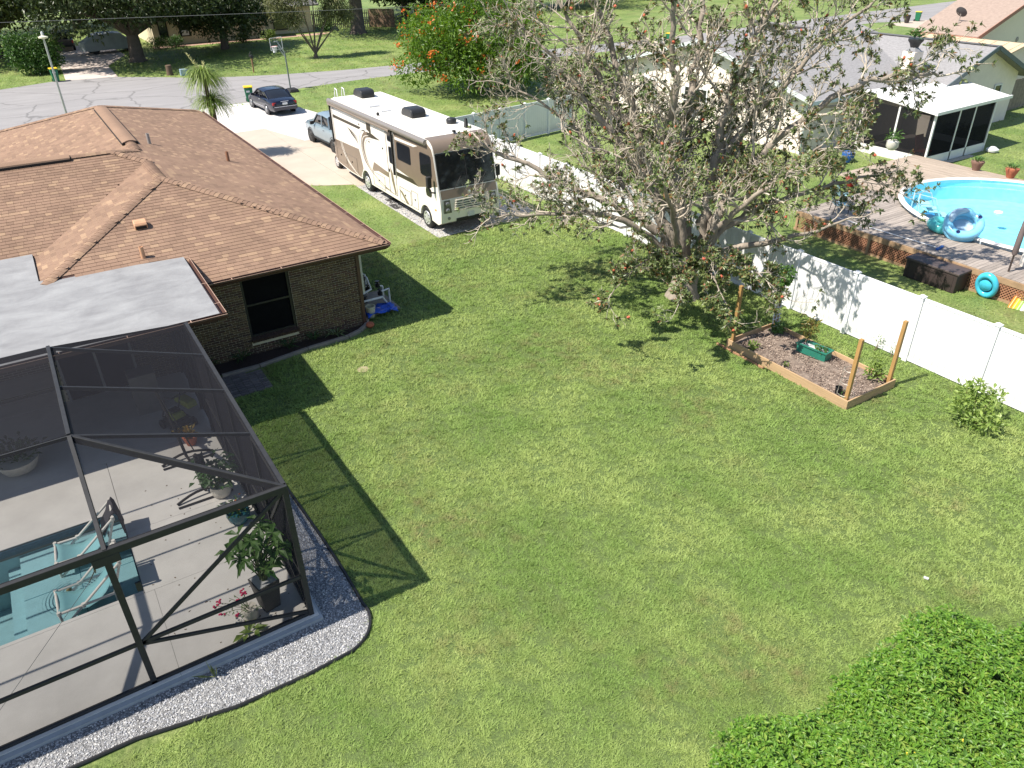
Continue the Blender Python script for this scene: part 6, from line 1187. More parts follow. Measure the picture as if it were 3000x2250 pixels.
def dpot(label, loc, s=1, c=(170, 100, 72), cat='pot'):
    t = pot('deck_pot', label, loc, [(.1*s, 0), (.17*s, .2*s), (.19*s, .24*s), (.19*s, .28*s), (.16*s, .28*s)], mat('clay_%d' % c[0], S(*c), .85, var=.15)); P = [(r.gauss(0, .07*s), r.gauss(0, .07*s), .27*s) for _ in range(26)]; D = [(p[0]*6+r.gauss(0, .4), p[1]*6+r.gauss(0, .4), 1) for p in P]; add_leaves(t, 'foliage', P, D, .22*s, .05*s, M_leafm); return t
dpot('round grey-brown pot with a small plant on the far deck edge', (34.8, 17.2, DZ), 1.4, (128, 98, 84)); dpot('terracotta pot on the far deck edge at the right', (34.85, 15.75, DZ), 1.4); dpot('red pot standing on the deck under the magnolia branches', (28.4, 18.8, DZ), 1.3, (150, 36, 34))
def deck_chair(label, loc, rz):
    t = thing('patio_chair', label, 'chair', loc, rz, 'pale blue chairs on the deck'); M_c = mat('chair_blue', S(150, 190, 204), .5); M_f = mat('chair_frame', S(60, 60, 62), .4, .5)
    part('seat', MB().box((0, 0, .34), (.5, .5, .03)), M_c, t, bevel=.01); part('backrest', MB().box((0, .33, .62), (.5, .03, .55), M=Matrix.Rotation(R_(-18), 3, 'X')), M_c, t, bevel=.01)
    for s_ in (-1, 1):
        part('leg', MB().tube([(s_*.27, -.25, 0), (s_*.27, -.25, .36)], .015, 6), M_f, t); part('leg', MB().tube([(s_*.27, .3, 0), (s_*.27, .24, .36), (s_*.27, .42, .88)], .015, 6), M_f, t); part('armrest', MB().tube([(s_*.29, -.25, .54), (s_*.29, .3, .56)], .018, 6), M_f, t)
deck_chair('pale blue patio chair on the deck, nearer the house of the two', (26.2, 17.5, DZ), R_(60)); deck_chair('pale blue patio chair on the deck, nearer the lattice edge of the two', (25.2, 16.9, DZ), R_(50))
# ================================================================== NEIGHBOUR HOUSE
nh = thing('neighbour_house', 'cream stucco house with grey shingle roof beyond the white fence', 'house', (42, 32, 0)); M_stuc = mat('stucco_cream', S(228, 216, 202), .9, var=.05, scale=3, bump=.3, bs=60); M_grey = mat('grey_shingle', S(136, 134, 134), .95, var=.2, scale=7, stretch=(1, 1, 4), bump=.4, bs=30); M_trim = mat('trim_pale', S(196, 204, 200), .5); M_trimd = mat('trim_slate', S(84, 96, 100), .6)
hp = lambda n, mb, m, par=None, **k: gp(par or nh, n, mb, m, **k)
RZ, SLp, YR, X0h, YE = 4.7, .256, 32.4, 33.2, 24.6
zn = lambda y: RZ-SLp*abs(y-YR)
# walls: gable wall on the left (x=33.2), front wall, cross gable toward the camera
def wallpoly(name, pts, m=M_stuc): return hp(name, MB().poly(pts), m)
wallpoly('wall', [(X0h, 25.2, 0), (X0h, 39.6, 0), (X0h, 39.6, zn(39.6)-.06), (X0h, YR, RZ-.06), (X0h, 25.2, zn(25.2)-.06)][::-1]); wallpoly('wall', [(X0h, 25.2, 0), (42, 25.2, 0), (42, 25.2, zn(25.2)-.06), (X0h, 25.2, zn(25.2)-.06)])
GX, GY = 45.0, 23.5; zg = lambda x: 4.35-.40*abs(x-GX)
wallpoly('wall', [(41.6, GY, 0), (49.0, GY, 0), (49.0, GY, zg(49)-.05), (GX, GY, zg(GX)-.05), (41.6, GY, zg(41.6)-.05)]); wallpoly('wall', [(49, GY, 0), (49, 39.6, 0), (49, 39.6, 2.6), (49, GY, 2.6)]); wallpoly('wall', [(41.6, 25.2, 0), (41.6, GY, 0), (41.6, GY, 2.9), (41.6, 25.2, 2.9)]); wallpoly('wall', [(X0h, 39.6, 0), (49, 39.6, 0), (49, 39.6, 2.7), (X0h, 39.6, 2.7)][::-1])
def slab(name, pts, m, th=.12, par=None):
    n = len(pts); vs = [tuple(p) for p in pts]+[(p[0], p[1], p[2]-th) for p in pts]; mb = MB(); mb.add(vs, [tuple(range(n)), tuple(range(2*n-1, n-1, -1))]+[(i, n+i, n+(i+1) % n, (i+1) % n) for i in range(n)]); return hp(name, mb, m, par)
rf1 = slab('roof', [(32.6, YE, zn(YE)), (46, YE, zn(YE)), (46, YR, RZ), (32.6, YR, RZ)], M_grey); slab('roof', [(32.6, YR+.01, RZ), (46, YR+.01, RZ), (46, 40.2, zn(40.2)), (32.6, 40.2, zn(40.2))], M_grey)
slab('roof', [(40.6, 22.9, zg(40.6)), (GX, 22.9, zg(GX)), (GX, 33, zg(GX)), (40.6, 33, zg(40.6))], M_grey, .1); slab('roof', [(GX+.01, 22.9, zg(GX)), (49.8, 22.9, zg(49.8)), (49.8, 40, zg(49.8)), (GX+.01, 40, zg(GX))], M_grey, .1)
bb = MB(); bb.bar((32.58, YR, RZ-.03), (32.58, YE, zn(YE)-.03), .05, .2); bb.bar((32.58, YR, RZ-.03), (32.58, 40.2, zn(40.2)-.03), .05, .2); hp('barge_board', bb, M_trim); hp('fascia', MB().b2((32.6, YE-.04, zn(YE)-.2), (40.6, YE, zn(YE)-.005)), M_trim)
bb = MB(); bb.bar((GX, 22.87, zg(GX)-.04), (40.6, 22.87, zg(40.6)-.04), .05, .22); bb.bar((GX, 22.87, zg(GX)-.04), (49.8, 22.87, zg(49.8)-.04), .05, .22); hp('barge_board', bb, M_trimd); hp('ridge_cap', MB().bar((GX, 22.9, zg(GX)+.02), (GX, 33, zg(GX)+.02), .3, .04), mat('ridge_dark', S(96, 96, 98), .9))
def hwin(x, y0, y1, z0, z1, face='x'):
    if face == 'x': w_ = hp('window', MB().b2((x-.02, y0, z0), (x, y1, z1)), M_glass); fr = [((x-.06, y0-.1, z0-.1), (x-.021, y0, z1+.1)), ((x-.06, y1, z0-.1), (x-.021, y1+.1, z1+.1)), ((x-.06, y0, z1), (x-.021, y1, z1+.1)), ((x-.06, y0, z0-.1), (x-.021, y1, z0)), ((x-.05, y0, (z0+z1)/2-.025), (x-.022, y1, (z0+z1)/2+.025))]
    else: w_ = hp('window', MB().b2((y0, x-.02, z0), (y1, x, z1)), M_glass); fr = [((y0-.08, x-.06, z0-.08), (y0, x-.021, z1+.08)), ((y1, x-.06, z0-.08), (y1+.08, x-.021, z1+.08)), ((y0, x-.06, z1), (y1, x-.021, z1+.08)), ((y0, x-.06, z0-.08), (y1, x-.021, z0))]
    mb = MB(); [mb.b2(a, c) for a, c in fr]; hp('window_frame', mb, mat('frame_bright', S(216, 216, 214), .5), w_)
hwin(X0h-.005, 32.0, 33.7, .7, 2.1); hwin(X0h-.005, 36.2, 37.4, .7, 2.1); hwin(GY-.005, 46.9, 47.5, 1.0, 2.1, 'y'); hp('downspout', MB().bar((33.1, 25.15, 0), (33.1, 25.15, 2.5), .08, .08), M_trim)
ch = hp('chimney', MB().b2((40.7, 24.9, 2.4), (41.5, 25.6, 4.2)), mat('chimney_cream', S(222, 208, 194), .9), bevel=.02); hp('chimney_flashing', MB().b2((40.64, 24.84, 2.5), (41.56, 25.66, 3.05)), mat('flashing', S(120, 120, 122), .5), ch); hp('chimney_crown', MB().lathe([(.42, 4.2), (.22, 4.36), (.2, 4.4)], (41.1, 25.25, 0), 8), mat('flashing'), ch)
cpot = pot('chimney_cap_plant', 'black chimney cap with green leaves showing above it', (41.1, 25.25, 4.38), [(.2, 0), (.28, .2), (.38, .32), (.38, .42), (.3, .42)], mat('ac_black'), 20, cat='chimney cap'); P = [(r.gauss(0, .15), r.gauss(0, .15), .42+r.random()*.4) for _ in range(60)]; D = [(p[0]*4+r.gauss(0, .5), p[1]*4+r.gauss(0, .5), .7) for p in P]; add_leaves(cpot, 'foliage', P, D, .34, .14, M_leafm)
# screened porch
pc = thing('screened_porch', 'screened porch with bright white flat roof beside the pool deck', 'porch', (39.5, 22, 0)); pp_ = lambda n, mb, m, **k: gp(pc, n, mb, m, **k); M_wh = mat('porch_white', S(224, 222, 218), .45, var=.03)
vs = [(35.9, 20.2, 2.52), (42.6, 20.45, 2.52), (43.4, 23.6, 2.80), (41.4, 23.5, 2.86), (36.3, 24.5, 2.86)]; n = 5; mb = MB(); mb.add(vs+[(x, y, z-.12) for x, y, z in vs], [tuple(range(n)), tuple(range(2*n-1, n-1, -1))]+[(i, n+i, n+(i+1) % n, (i+1) % n) for i in range(n)]); pp_('roof', mb, M_wh)
for k in range(6): pp_('roof_rib', MB().bar((36.9+k*1.0, 20.26+.03*k, 2.535), (37.1+k*.98, 23.7, 2.86), .04, .03), M_wh)
pp_('gutter', MB().bar((35.85, 20.15, 2.47), (42.65, 20.40, 2.47), .1, .14), M_wh)
for x_ in (36.2, 38.2, 39.5, 41.2): pp_('post', MB().bar((x_, 20.35, 0), (x_, 20.35, 2.42), .09 if x_ in (36.2, 41.2) else .04, .09), M_wh)
for x_, y_ in ((36.2, 22.2), (36.3, 24.2), (41.2, 23.4)): pp_('post', MB().bar((x_, y_, 0), (x_, y_, 2.45), .09, .09), M_wh)
pp_('kick_wall', MB().b2((36.2, 20.33, 0), (41.2, 20.38, .42)), M_wh); pp_('kick_wall', MB().b2((36.17, 20.4, 0), (36.22, 24.2, .42)), M_wh); pp_('kick_wall', MB().b2((41.17, 20.4, 0), (41.22, 23.4, .42)), M_wh)
M_ds, nt, b = newmat('dark_screen'); L = nt.links.new; tr = N(nt, 'ShaderNodeBsdfTransparent'); df = N(nt, 'ShaderNodeBsdfDiffuse'); df.inputs[0].default_value = (.018, .018, .02, 1); mx = N(nt, 'ShaderNodeMixShader'); mx.inputs[0].default_value = .82; L(tr.outputs[0], mx.inputs[1]); L(df.outputs[0], mx.inputs[2]); L(mx.outputs[0], nt.nodes['Material Output'].inputs[0])
for a, c in ((36.24, 38.18), (38.22, 39.48), (39.52, 41.16)): pp_('screen', MB().poly([(a, 20.355, .42), (c, 20.355, .42), (c, 20.355, 2.40), (a, 20.355, 2.40)]), M_ds)
for a, c in ((20.4, 22.16), (22.24, 24.16)): pp_('screen', MB().poly([(36.195, a, .42), (36.195, c, .42), (36.195, c, 2.42), (36.195, a, 2.42)]), M_ds)
pp_('screen', MB().poly([(41.195, 20.4, .42), (41.195, 23.4, .42), (41.195, 23.4, 2.42), (41.195, 20.4, 2.42)]), M_ds); struct('porch_floor', MB().b2((36.2, 20.4, 0), (41.2, 25.2, .1)), mat('porch_tile', S(90, 84, 78), .7))
rc = thing('red_chair', 'red slatted wooden chair inside the screened porch', 'chair', (37.0, 21.0, .1)); M_rc = mat('red_wood', S(150, 56, 46), .6)
for k in range(6): part('back_slat', MB().box((-.28+.11*k, .28, .7), (.09, .03, .8), M=Matrix.Rotation(R_(-15), 3, 'X')), M_rc, rc)
part('seat', MB().box((0, 0, .38), (.62, .55, .04)), M_rc, rc); [part('leg', MB().box((sx*.28, sy*.24, .18), (.06, .06, .36)), M_rc, rc) for sx in (-1, 1) for sy in (-1, 1)]
tag(MB().b2((36.5, 19.95, .0), (39.9, 20.25, .03)).build('stepping_slab', mat('slab_pale', S(176, 168, 156), .9), bevel=.01), 'flat pale slab lying along the porch kick wall', 'slab'); fk = thing('folded_net', 'white bundled netting lying beside the porch corner', 'net', (41.3, 19.9, 0)); part('bundle', MB().lathe([(.05, 0), (.28, .06), (.3, .16), (.12, .28), (.02, .3)], (0, 0, 0), 14), mat('plate_white'), fk, smooth=50)
clump('porch_plants', 'low reddish plants in the bed right of the screened porch', (42.6, 22.6, 0), [((0, 0, .3), (.5, .5, .3)), ((1.0, .3, .3), (.5, .4, .3)), ((.4, 1.1, .35), (.4, .4, .3))], 300, .2, .09, leafmat('leaf_maroon', (.09, .03, .03), (.10, .09, .04)))
tag(MB().lathe([(.2, 0), (.3, .25), (.3, .45), (.22, .5)], (33.9, 22.9, .02), 16).build('blue_tub', mat('brush_blue'), smooth=40), 'blue plastic tub by the corner of the neighbour house', 'tub')
wst = thing('white_planter', 'white rounded planter with leaves near the porch screen', 'planter', (34.95, 21.4, .75)); part('planter', MB().lathe([(.15, 0), (.28, .15), (.28, .4), (.22, .45)], (0, 0, 0), 18), mat('tank_white'), wst, smooth=45); V, F = foliage([((0, 0, .6), (.3, .3, .25))], 90, .2, .08); o = link('foliage', rawmesh('foliage', V, F, M_leafm)); o.parent = wst
# fence behind, second neighbour house
wf_ = thing('plank_fence', 'weathered grey wooden board fence right of the neighbour house', 'fence', (56, 24.8, 0)); bme_ = MB().box((0, 0, .9), (.14, .02, 1.8)).mesh('fence_board', mat('grey_boards', S(132, 120, 108), .9, var=.25, rnd=.15)); 
for k in range(70): inst('fence_board', bme_, wf_, pinv(wf_) @ Matrix.Translation((49.3+k*.15, 24.6+.01*k, rng.uniform(-.02, .02))))
th = thing('tan_roof_house', 'white house with tan shingle roof and rust trim at the upper right', 'house', (72, 40, 0)); tp_ = lambda n, mb, m, **k: gp(th, n, mb, m, **k); M_tanr = mat('tan_shingle', S(150, 132, 120), .95, var=.14, scale=5, bump=.3, bs=25); M_thw = mat('house_white', S(226, 214, 196), .9, var=.03)
zt = lambda x: 2.9+.36*(x-59.6); tp_('wall', MB().poly([(61.2, 32.6, 0), (90, 32.6, 0), (90, 32.6, zt(75)-(.36*15)), (75, 32.6, zt(75)-.1), (61.2, 32.6, zt(61.2)-.1)]), M_thw); tp_('wall', MB().poly([(61.2, 32.6, 0), (61.2, 32.6, 3.2), (61.2, 36.6, 3.2), (61.2, 36.6, 0)]), M_thw)
def tslab(name, pts, m, th_=.15): n = len(pts); mb = MB(); mb.add([tuple(p) for p in pts]+[(p[0], p[1], p[2]-th_) for p in pts], [tuple(range(n)), tuple(range(2*n-1, n-1, -1))]+[(i, n+i, n+(i+1) % n, (i+1) % n) for i in range(n)]); return tp_(name, mb, m)
tslab('roof', [(59.6, 32.0, zt(59.6)), (75, 32.0, zt(75)), (75, 37.1, zt(75)), (59.6, 37.1, zt(59.6))], M_tanr); tslab('roof', [(75.01, 32, zt(75)), (90.4, 32, 2.9), (90.4, 37.1, 2.9), (75.01, 37.1, zt(75))], M_tanr); tp_('barge_board', MB().bar((59.6, 31.96, zt(59.6)-.08), (75, 31.96, zt(75)-.08), .06, .26), mat('rust_trim', S(150, 108, 92), .7))
tp_('fascia', MB().b2((59.5, 32, zt(59.6)-.25), (59.58, 37.1, zt(59.6)-.02)), mat('rust_trim')); tp_('wall_vent', MB().lathe([(.18, 0), (.16, .04)], (66.2, 32.58, 2.2), 14, M=Matrix.Rotation(R_(90), 3, 'X')), mat('vent_grey')); ds_ = thing('satellite_dish', 'dark round satellite dish on the edge of the tan roof', 'satellite dish', (61.2, 34.6, zt(61.2)))
part('dish', MB().lathe([(.02, -.08), (.25, -.05), (.42, .03), (.4, .05), (.2, -.02)], (0, 0, .75), 20, M=Matrix.Rotation(R_(55), 3, 'Y')), mat('dish_grey', S(70, 68, 72), .6), ds_, smooth=50); part('mast', MB().tube([(0, 0, 0), (0, 0, .7)], .03, 8), mat('vent_grey'), ds_); part('feed_arm', MB().tube([(0, 0, .5), (-.45, 0, .75)], .015, 6), mat('vent_grey'), ds_)
sh_ = thing('tan_shed', 'low cream shed with ribbed tan metal roof between the two houses', 'shed', (58.6, 31.0, 0)); sp_ = lambda n, mb, m, **k: gp(sh_, n, mb, m, **k); sp_('wall', MB().b2((57.0, 28.4, 0), (60.2, 35.0, 2.4)), mat('stucco_cream')); mb = MB(); mb.xprism([(28.0, 2.4), (35.6, 2.4), (35.6, 2.5), (28.0, 2.5)], 56.6, 58.6); mb.v = [(x, y, z+(.42 if x > 57.5 else 0)) for x, y, z in mb.v]; sp_('roof', mb, mat('tan_metal', S(196, 172, 142), .55, var=.15, scale=2)); mb = MB(); mb.xprism([(28.0, 2.4), (35.6, 2.4), (35.6, 2.5), (28.0, 2.5)], 58.61, 60.6); mb.v = [(x, y, z+(.42 if x < 59.5 else 0)) for x, y, z in mb.v]; sp_('roof', mb, mat('tan_metal')); sp_('gable', MB().poly([(57.0, 28.39, 2.4), (60.2, 28.39, 2.4), (58.6, 28.39, 2.84)]), mat('stucco_cream'))
for k in range(9): sp_('roof_rib', MB().bar((56.6, 28.4+k*.85, 2.515), (58.6, 28.4+k*.85, 2.935), .05, .03), mat('tan_metal'))
# ================================================================== STREET FURNITURE
M_bin = mat('bin_green', S(24, 104, 72), .5, var=.08); M_lid = mat('bin_yellow', S(224, 186, 40), .5)
def bin_(label, loc, rz=0):
    t = thing('wheelie_bin', label, 'bin', loc, rz, 'green bins with yellow lids'); mb = MB(); mb.box((0, 0, .50), (.50, .56, .90)); mb.v = [(x*(.82 if z < .3 else 1.08), y*(.82 if z < .3 else 1.08), z) for x, y, z in mb.v]; part('bin_body', mb, M_bin, t, bevel=.03); part('lid', MB().box((0, .0, .99), (.60, .68, .07)), M_lid, t, bevel=.03)
    for s_ in (-1, 1): part('wheel', MB().lathe([(.05, -.03), (.11, -.03), (.11, .03), (.05, .03)], (s_*.22, .27, .11), 16, M=Matrix.Rotation(R_(90), 3, 'Y')), M_rubber, t, smooth=40)
    part('lid_handle', MB().tube([(-.2, .38, .95), (.2, .38, .95)], .02, 6), M_lid, t); part('bin_label', MB().box((-.05, -.303, .72), (.22, .006, .12)), mat('plate_white'), t); return t
bin_('green wheelie bin with yellow lid on the street beside the navy sedan', (14.1, 56.0, .01), R_(-12)); bin_('green wheelie bin with yellow lid by the hedge across the street', (3.75, 73.7, .01), R_(5)); bin_('green wheelie bin with yellow lid on the far street at the upper right', (91.4, 56.6, .01), R_(20)); bin_('green wheelie bin with yellow lid half hidden behind the magnolia branches', (56, 59.7, .01))
tag(MB().lathe([(.22, 0), (.3, .8), (.32, .85), (.26, .85)], (88.8, 56.2, 0), 16).build('trash_can', mat('can_dark', S(48, 40, 40), .6), smooth=40), 'dark round trash can beside the bin on the far street', 'trash can')
lp = thing('lamp_post', 'thin pale street lamp post rising behind the brown roof', 'lamp post', (2.64, 52.0, 0)); part('post', MB().tube([(0, 0, 0), (0, 0, 5.25)], [.07, .05], 10), mat('galvanised', S(176, 176, 174), .4, .4), lp, smooth=50); part('lamp_head', MB().lathe([(.05, 5.2), (.24, 5.26), (.24, 5.32), (.08, 5.38)], (0, 0, 0), 16), mat('lamp_cream', S(214, 208, 180), .5), lp, smooth=40); part('photocell', MB().lathe([(.06, 5.38), (.07, 5.46), (.05, 5.56), (.01, 5.58)], (0, 0, 0), 12), mat('plate_white'), lp, smooth=40)
wr = MB(); wr.tube([(-8, 64, 5.35), (1.1, 64, 5.2), (14, 64, 4.85), (24, 64, 4.6), (33, 64, 4.45), (60, 64, 4.6)], .012, 5); tag(wr.build('utility_wire', mat('wire_grey', S(120, 122, 120), .6)), 'thin utility wire strung along the street', 'wire')
bh = thing('basketball_hoop', 'portable basketball hoop with clear backboard at the street edge', 'basketball hoop', (17.7, 58.2, 0), R_(0)); M_pole = mat('hoop_pole', S(110, 118, 118), .4, .4)
part('base', MB().box((.05, -.25, .12), (.75, 1.0, .22), tap=.8), M_rubber, bh, bevel=.05); part('pole', MB().tube([(0, 0, .1), (0, .05, 2.6)], .05, 10), M_pole, bh, smooth=50); part('arm', MB().bar((0, .05, 2.3), (-.25, .7, 3.0), .05, .05), M_pole, bh); part('arm', MB().bar((0, .05, 2.6), (-.25, .7, 3.3), .05, .05), M_pole, bh); Mh = Matrix.Rotation(R_(30), 3, 'Z')
for a, c in (((-.6, 0, 2.75), (.6, 0, 2.75)), ((-.6, 0, 3.55), (.6, 0, 3.55)), ((-.6, 0, 2.75), (-.6, 0, 3.55)), ((.6, 0, 2.75), (.6, 0, 3.55)), ((-.2, 0, 2.95), (.2, 0, 2.95)), ((-.2, 0, 3.3), (.2, 0, 3.3))): part('backboard_frame', MB().bar(Mh @ Vector(a)+Vector((-.3, .75, 0)), Mh @ Vector(c)+Vector((-.3, .75, 0)), .03, .03), mat('plate_white'), bh)
M_acr = M_ds.copy(); M_acr.name = 'clear_acrylic'; M_acr.node_tree.nodes['Mix Shader'].inputs[0].default_value = .12; M_acr.node_tree.nodes['Diffuse BSDF'].inputs[0].default_value = (.5, .55, .55, 1)
part('backboard', MB().poly([Mh @ Vector(q)+Vector((-.3, .755, 0)) for q in ((-.6, 0, 2.75), (.6, 0, 2.75), (.6, 0, 3.55), (-.6, 0, 3.55))]), M_acr, bh); part('rim', MB().torus(Mh @ Vector((0, .25, 2.95))+Vector((-.3, .75, 0)), .22, .012, 20, 6), mat('rim_orange', S(200, 80, 40), .5), bh); part('net', MB().lathe([(.21, 0), (.14, -.2), (.12, -.4)], Mh @ Vector((0, .25, 2.95))+Vector((-.3, .75, 0)), 12), mat('plate_white'), bh)
mbx = thing('mailbox', 'black ornate mailbox on a post across the street', 'mailbox', (17.9, 68.2, 0)); part('post', MB().bar((0, 0, 0), (0, 0, 1.1), .1, .1), mat('old_wood'), mbx); part('box', MB().lathe([(.02, -.25), (.13, -.25), (.13, .25), (.02, .25)], (0, 0, 1.25), 14, M=Matrix.Rotation(R_(90), 3, 'X')), mat('ac_black'), mbx, smooth=40); part('finial', MB().tube([(-.15, 0, 1.38), (0, 0, 1.62), (.15, 0, 1.38)], .03, 6), mat('ac_black'), mbx)
tag(MB().lathe([(.28, 0), (.24, .3), (.23, .75), (.2, .78)], (11.9, 71.3, 0), 14).build('tree_stump', mat('twig_brown'), smooth=40), 'cut tree stump on the verge across the street', 'stump'); ub = thing('utility_box', 'small grey-blue utility box on the verge across the street', 'utility box', (12.8, 70.4, 0)); part('cabinet', MB().box((0, 0, .25), (.5, .5, .5)), mat('box_bluegrey', S(130, 150, 170), .6), ub, bevel=.02); part('cabinet', MB().box((.55, .1, .22), (.45, .45, .44)), mat('box_dark', S(60, 72, 84), .6), ub, bevel=.02)
# ================================================================== PALM BY THE HOUSE
pt = thing('bottle_palm', 'palm with drooping tufted fronds in two tiers beside the house', 'palm tree', (8.55, 41.9, 0)); M_pl = leafmat('palm_leaf', (.12, .19, .035), (.30, .37, .11), trans=.35, scale=6); M_fl = mat('palm_bloom', S(206, 200, 140), .8, var=.2)
part('trunk', MB().tube([(0, 0, 0), (.05, 0, 1.3), (-.05, 0, 2.8), (0, 0, 4.0)], [.16, .11, .1, .07], 10), M_wood, pt, smooth=50); part('trunk', MB().tube([(.05, 0, 0), (.15, .1, 2.6)], [.1, .07], 8), M_wood, pt, smooth=50)
def tuft(c, n, L_, seed):
    q = np.random.default_rng(seed); V, F, o_ = [], [], 0
    for k in range(n):
        a = q.random()*6.283; el = q.random()*1.1-.1; l_ = L_*(.7+.5*q.random()); p = np.array(c, float); d = np.array([math.cos(a)*math.cos(el), math.sin(a)*math.cos(el), math.sin(el)]); s_ = np.array([-math.sin(a), math.cos(a), 0])*.027; pts = []
        for i in range(7): pts.append(p.copy()); p = p+d*l_/6; d = d+np.array([0, 0, -.34]); d /= np.linalg.norm(d)
        for i, pp in enumerate(pts): w_ = 1-.8*i/6; V += [pp-s_*w_, pp+s_*w_]
        F += [(o_+2*i, o_+2*i+1, o_+2*i+3, o_+2*i+2) for i in range(6)]; o_ += 14
    o = link('fronds', rawmesh('fronds', np.array(V), np.array(F), M_pl)); o.parent = pt
tuft((.1, .1, 2.8), 340, 1.35, 1); tuft((0, 0, 4.0), 380, 1.4, 2); tuft((-.1, 0, 4.2), 180, 1.1, 3)
for dx, dy, h, L_ in ((-.62, .1, 1.05, 26), (.10, .1, .62, 18)):
    sp2 = MB(); base = Vector((0, 0, 4.05)); tip = base+Vector((dx, dy, h)); sp2.tube([base, (base+tip)/2+Vector((0, 0, .1)), tip], [.02, .012, .005], 5)
    for k in range(L_):
        p = base.lerp(tip, .25+.75*k/L_); w_ = .17*(1-.75*k/L_); a = k*2.4; sp2.tube([p, p+Vector((math.cos(a)*w_, math.sin(a)*w_, .08))], [.022, .008], 4)
    part('bloom_spike', sp2, M_fl, pt)
# ================================================================== TREES
M_oakb = mat('oak_bark', S(92, 82, 74), .95, var=.25, scale=3, bump=.6, bs=10)
def tree(name, label, loc, H, trunk_r, blobs, n, L_, W_, m, limbs=None, cat='tree', group=None, shell=.5, up=.35, bark=None):
    t = thing(name, label, cat, loc, 0, group); mb = MB(); h0 = min(b_[0][2]-b_[1][2]*.5 for b_ in blobs)*.8 if limbs is None else limbs
    mb.tube([(0, 0, -.1), (0, 0, .3), (.05, .03, h0*.6), (0, 0, h0)], [trunk_r*1.5, trunk_r*1.1, trunk_r*.9, trunk_r*.75], 10)
    for c, r_ in blobs:
        c = Vector(c); mb.tube([(0, 0, h0*.75), Vector((c.x*.45, c.y*.45, h0+(c.z-h0)*.45)), c], [trunk_r*.55, trunk_r*.35, trunk_r*.1], 6)
    part('trunk', mb, bark or M_oakb, t, smooth=60); V, F = foliage(blobs, n, L_, W_, up, .5, shell); o = link('crown', rawmesh('crown', V, F, m)); o.parent = t; return t
M_oak = leafmat('oak_leaf', (.020, .036, .010), (.060, .085, .022), trans=.2, scale=1.4); M_oak2 = leafmat('oak_leaf_light', (.035, .055, .012), (.10, .12, .03), trans=.25, scale=1.2); M_hedge = leafmat('hedge_leaf', (.03, .075, .012), (.08, .16, .03), trans=.2, scale=2.5)
rr_ = random.Random(21)
def crown(R, Hc, z0, n):
    bl = []
    for k in range(n):
        a = k*2.4+rr_.random(); q = R*math.sqrt((k+.5)/n)*.78; bl.append(((math.cos(a)*q, math.sin(a)*q, z0+Hc*(.25+.55*rr_.random()*(1-.5*q/R))), (R*.36*rr_.uniform(.8, 1.25), R*.36*rr_.uniform(.8, 1.25), Hc*.24*rr_.uniform(.8, 1.2))))
    return bl
tree('oak_tree', 'big dark oak with forked trunk shading the driveway across the street', (11.1, 81.2, 0), 11, .6, crown(10.0, 8.0, 2.2, 30), 30000, .36, .2, M_oak, limbs=3.0, group='trees across the street')
tree('oak_tree', 'dark spreading tree at the far upper left behind the hedge', (0.5, 92, 0), 12, .5, crown(10.5, 9, 2.2, 26), 24000, .4, .22, M_oak2, limbs=3.0, group='trees across the street')
tree('oak_tree', 'dark weeping evergreen in front of the house across the street', (19.8, 84.5, 0), 10, .35, crown(5.4, 7.0, .8, 22), 20000, .32, .14, M_oak, limbs=2.0, group='trees across the street')
tree('oak_tree', 'tall dark tree trunk and crown beside the board fence across the street', (35.4, 88.0, 0), 14, .75, crown(9.5, 9, 4.2, 24), 20000, .36, .18, M_oak, limbs=5.2, group='trees across the street')
tree('oak_tree', 'dark tree in the far corner behind the open board fence', (46, 98, 0), 13, .5, crown(10, 10, 1.2, 24), 18000, .45, .24, M_oak, limbs=3, group='trees across the street')
tree('bottlebrush_tree', 'small open tree with slanting stems and wispy grey-green leaves', (25.0, 73.0, 0), 7, .16, [((-2.6, .5, 4.6), (1.3, 1.2, 1.2)), ((-1.0, -.3, 5.4), (1.4, 1.3, 1.2)), ((.6, .3, 5.8), (1.3, 1.2, 1.1)), ((2.3, -.2, 4.8), (1.3, 1.2, 1.1)), ((3.3, .3, 3.4), (1.0, .9, 1.0)), ((-1.6, .2, 3.4), (1.1, 1.0, .9)), ((1.6, .2, 3.6), (1.0, 1.0, .9))], 11000, .38, .06, leafmat('wispy_leaf', (.10, .12, .045), (.22, .22, .10), trans=.25, scale=2), limbs=.5, shell=.1, bark=mat('pale_bark', S(104, 90, 78), .9, var=.2))
tree('far_tree', 'dark tree behind the houses at the top left', (24, 112, 0), 14, .5, crown(10, 10, .5, 22), 12000, .5, .26, M_oak, limbs=3, group='far trees'); tree('far_tree', 'dark tree behind the house across the street', (10, 116, 0), 14, .5, crown(11, 11, .5, 22), 12000, .5, .26, M_oak2, limbs=3, group='far trees'); tree('far_tree', 'dark tree at the very top left corner', (-6, 112, 0), 14, .5, crown(11, 11, .5, 22), 12000, .5, .26, M_oak, limbs=3, group='far trees')
for k, (x_, y_, lb) in enumerate(((53, 106, 'far dark tree left of the orange-flowering tree top'), (61, 101, 'far dark tree behind the orange-flowering tree'), (72, 98, 'far dark tree behind the top of the magnolia'), (88, 104, 'far dark tree beyond the street right of the magnolia'), (108, 92, 'far dark tree above the far street'), (130, 88, 'far dark tree at the upper right beyond the street'))): tree('far_tree', lb, (x_, y_, 0), 14, .5, crown(10, 9, .5, 20), 9000, .5, .26, (M_oak, M_oak2)[k % 2], limbs=3, group='far trees')
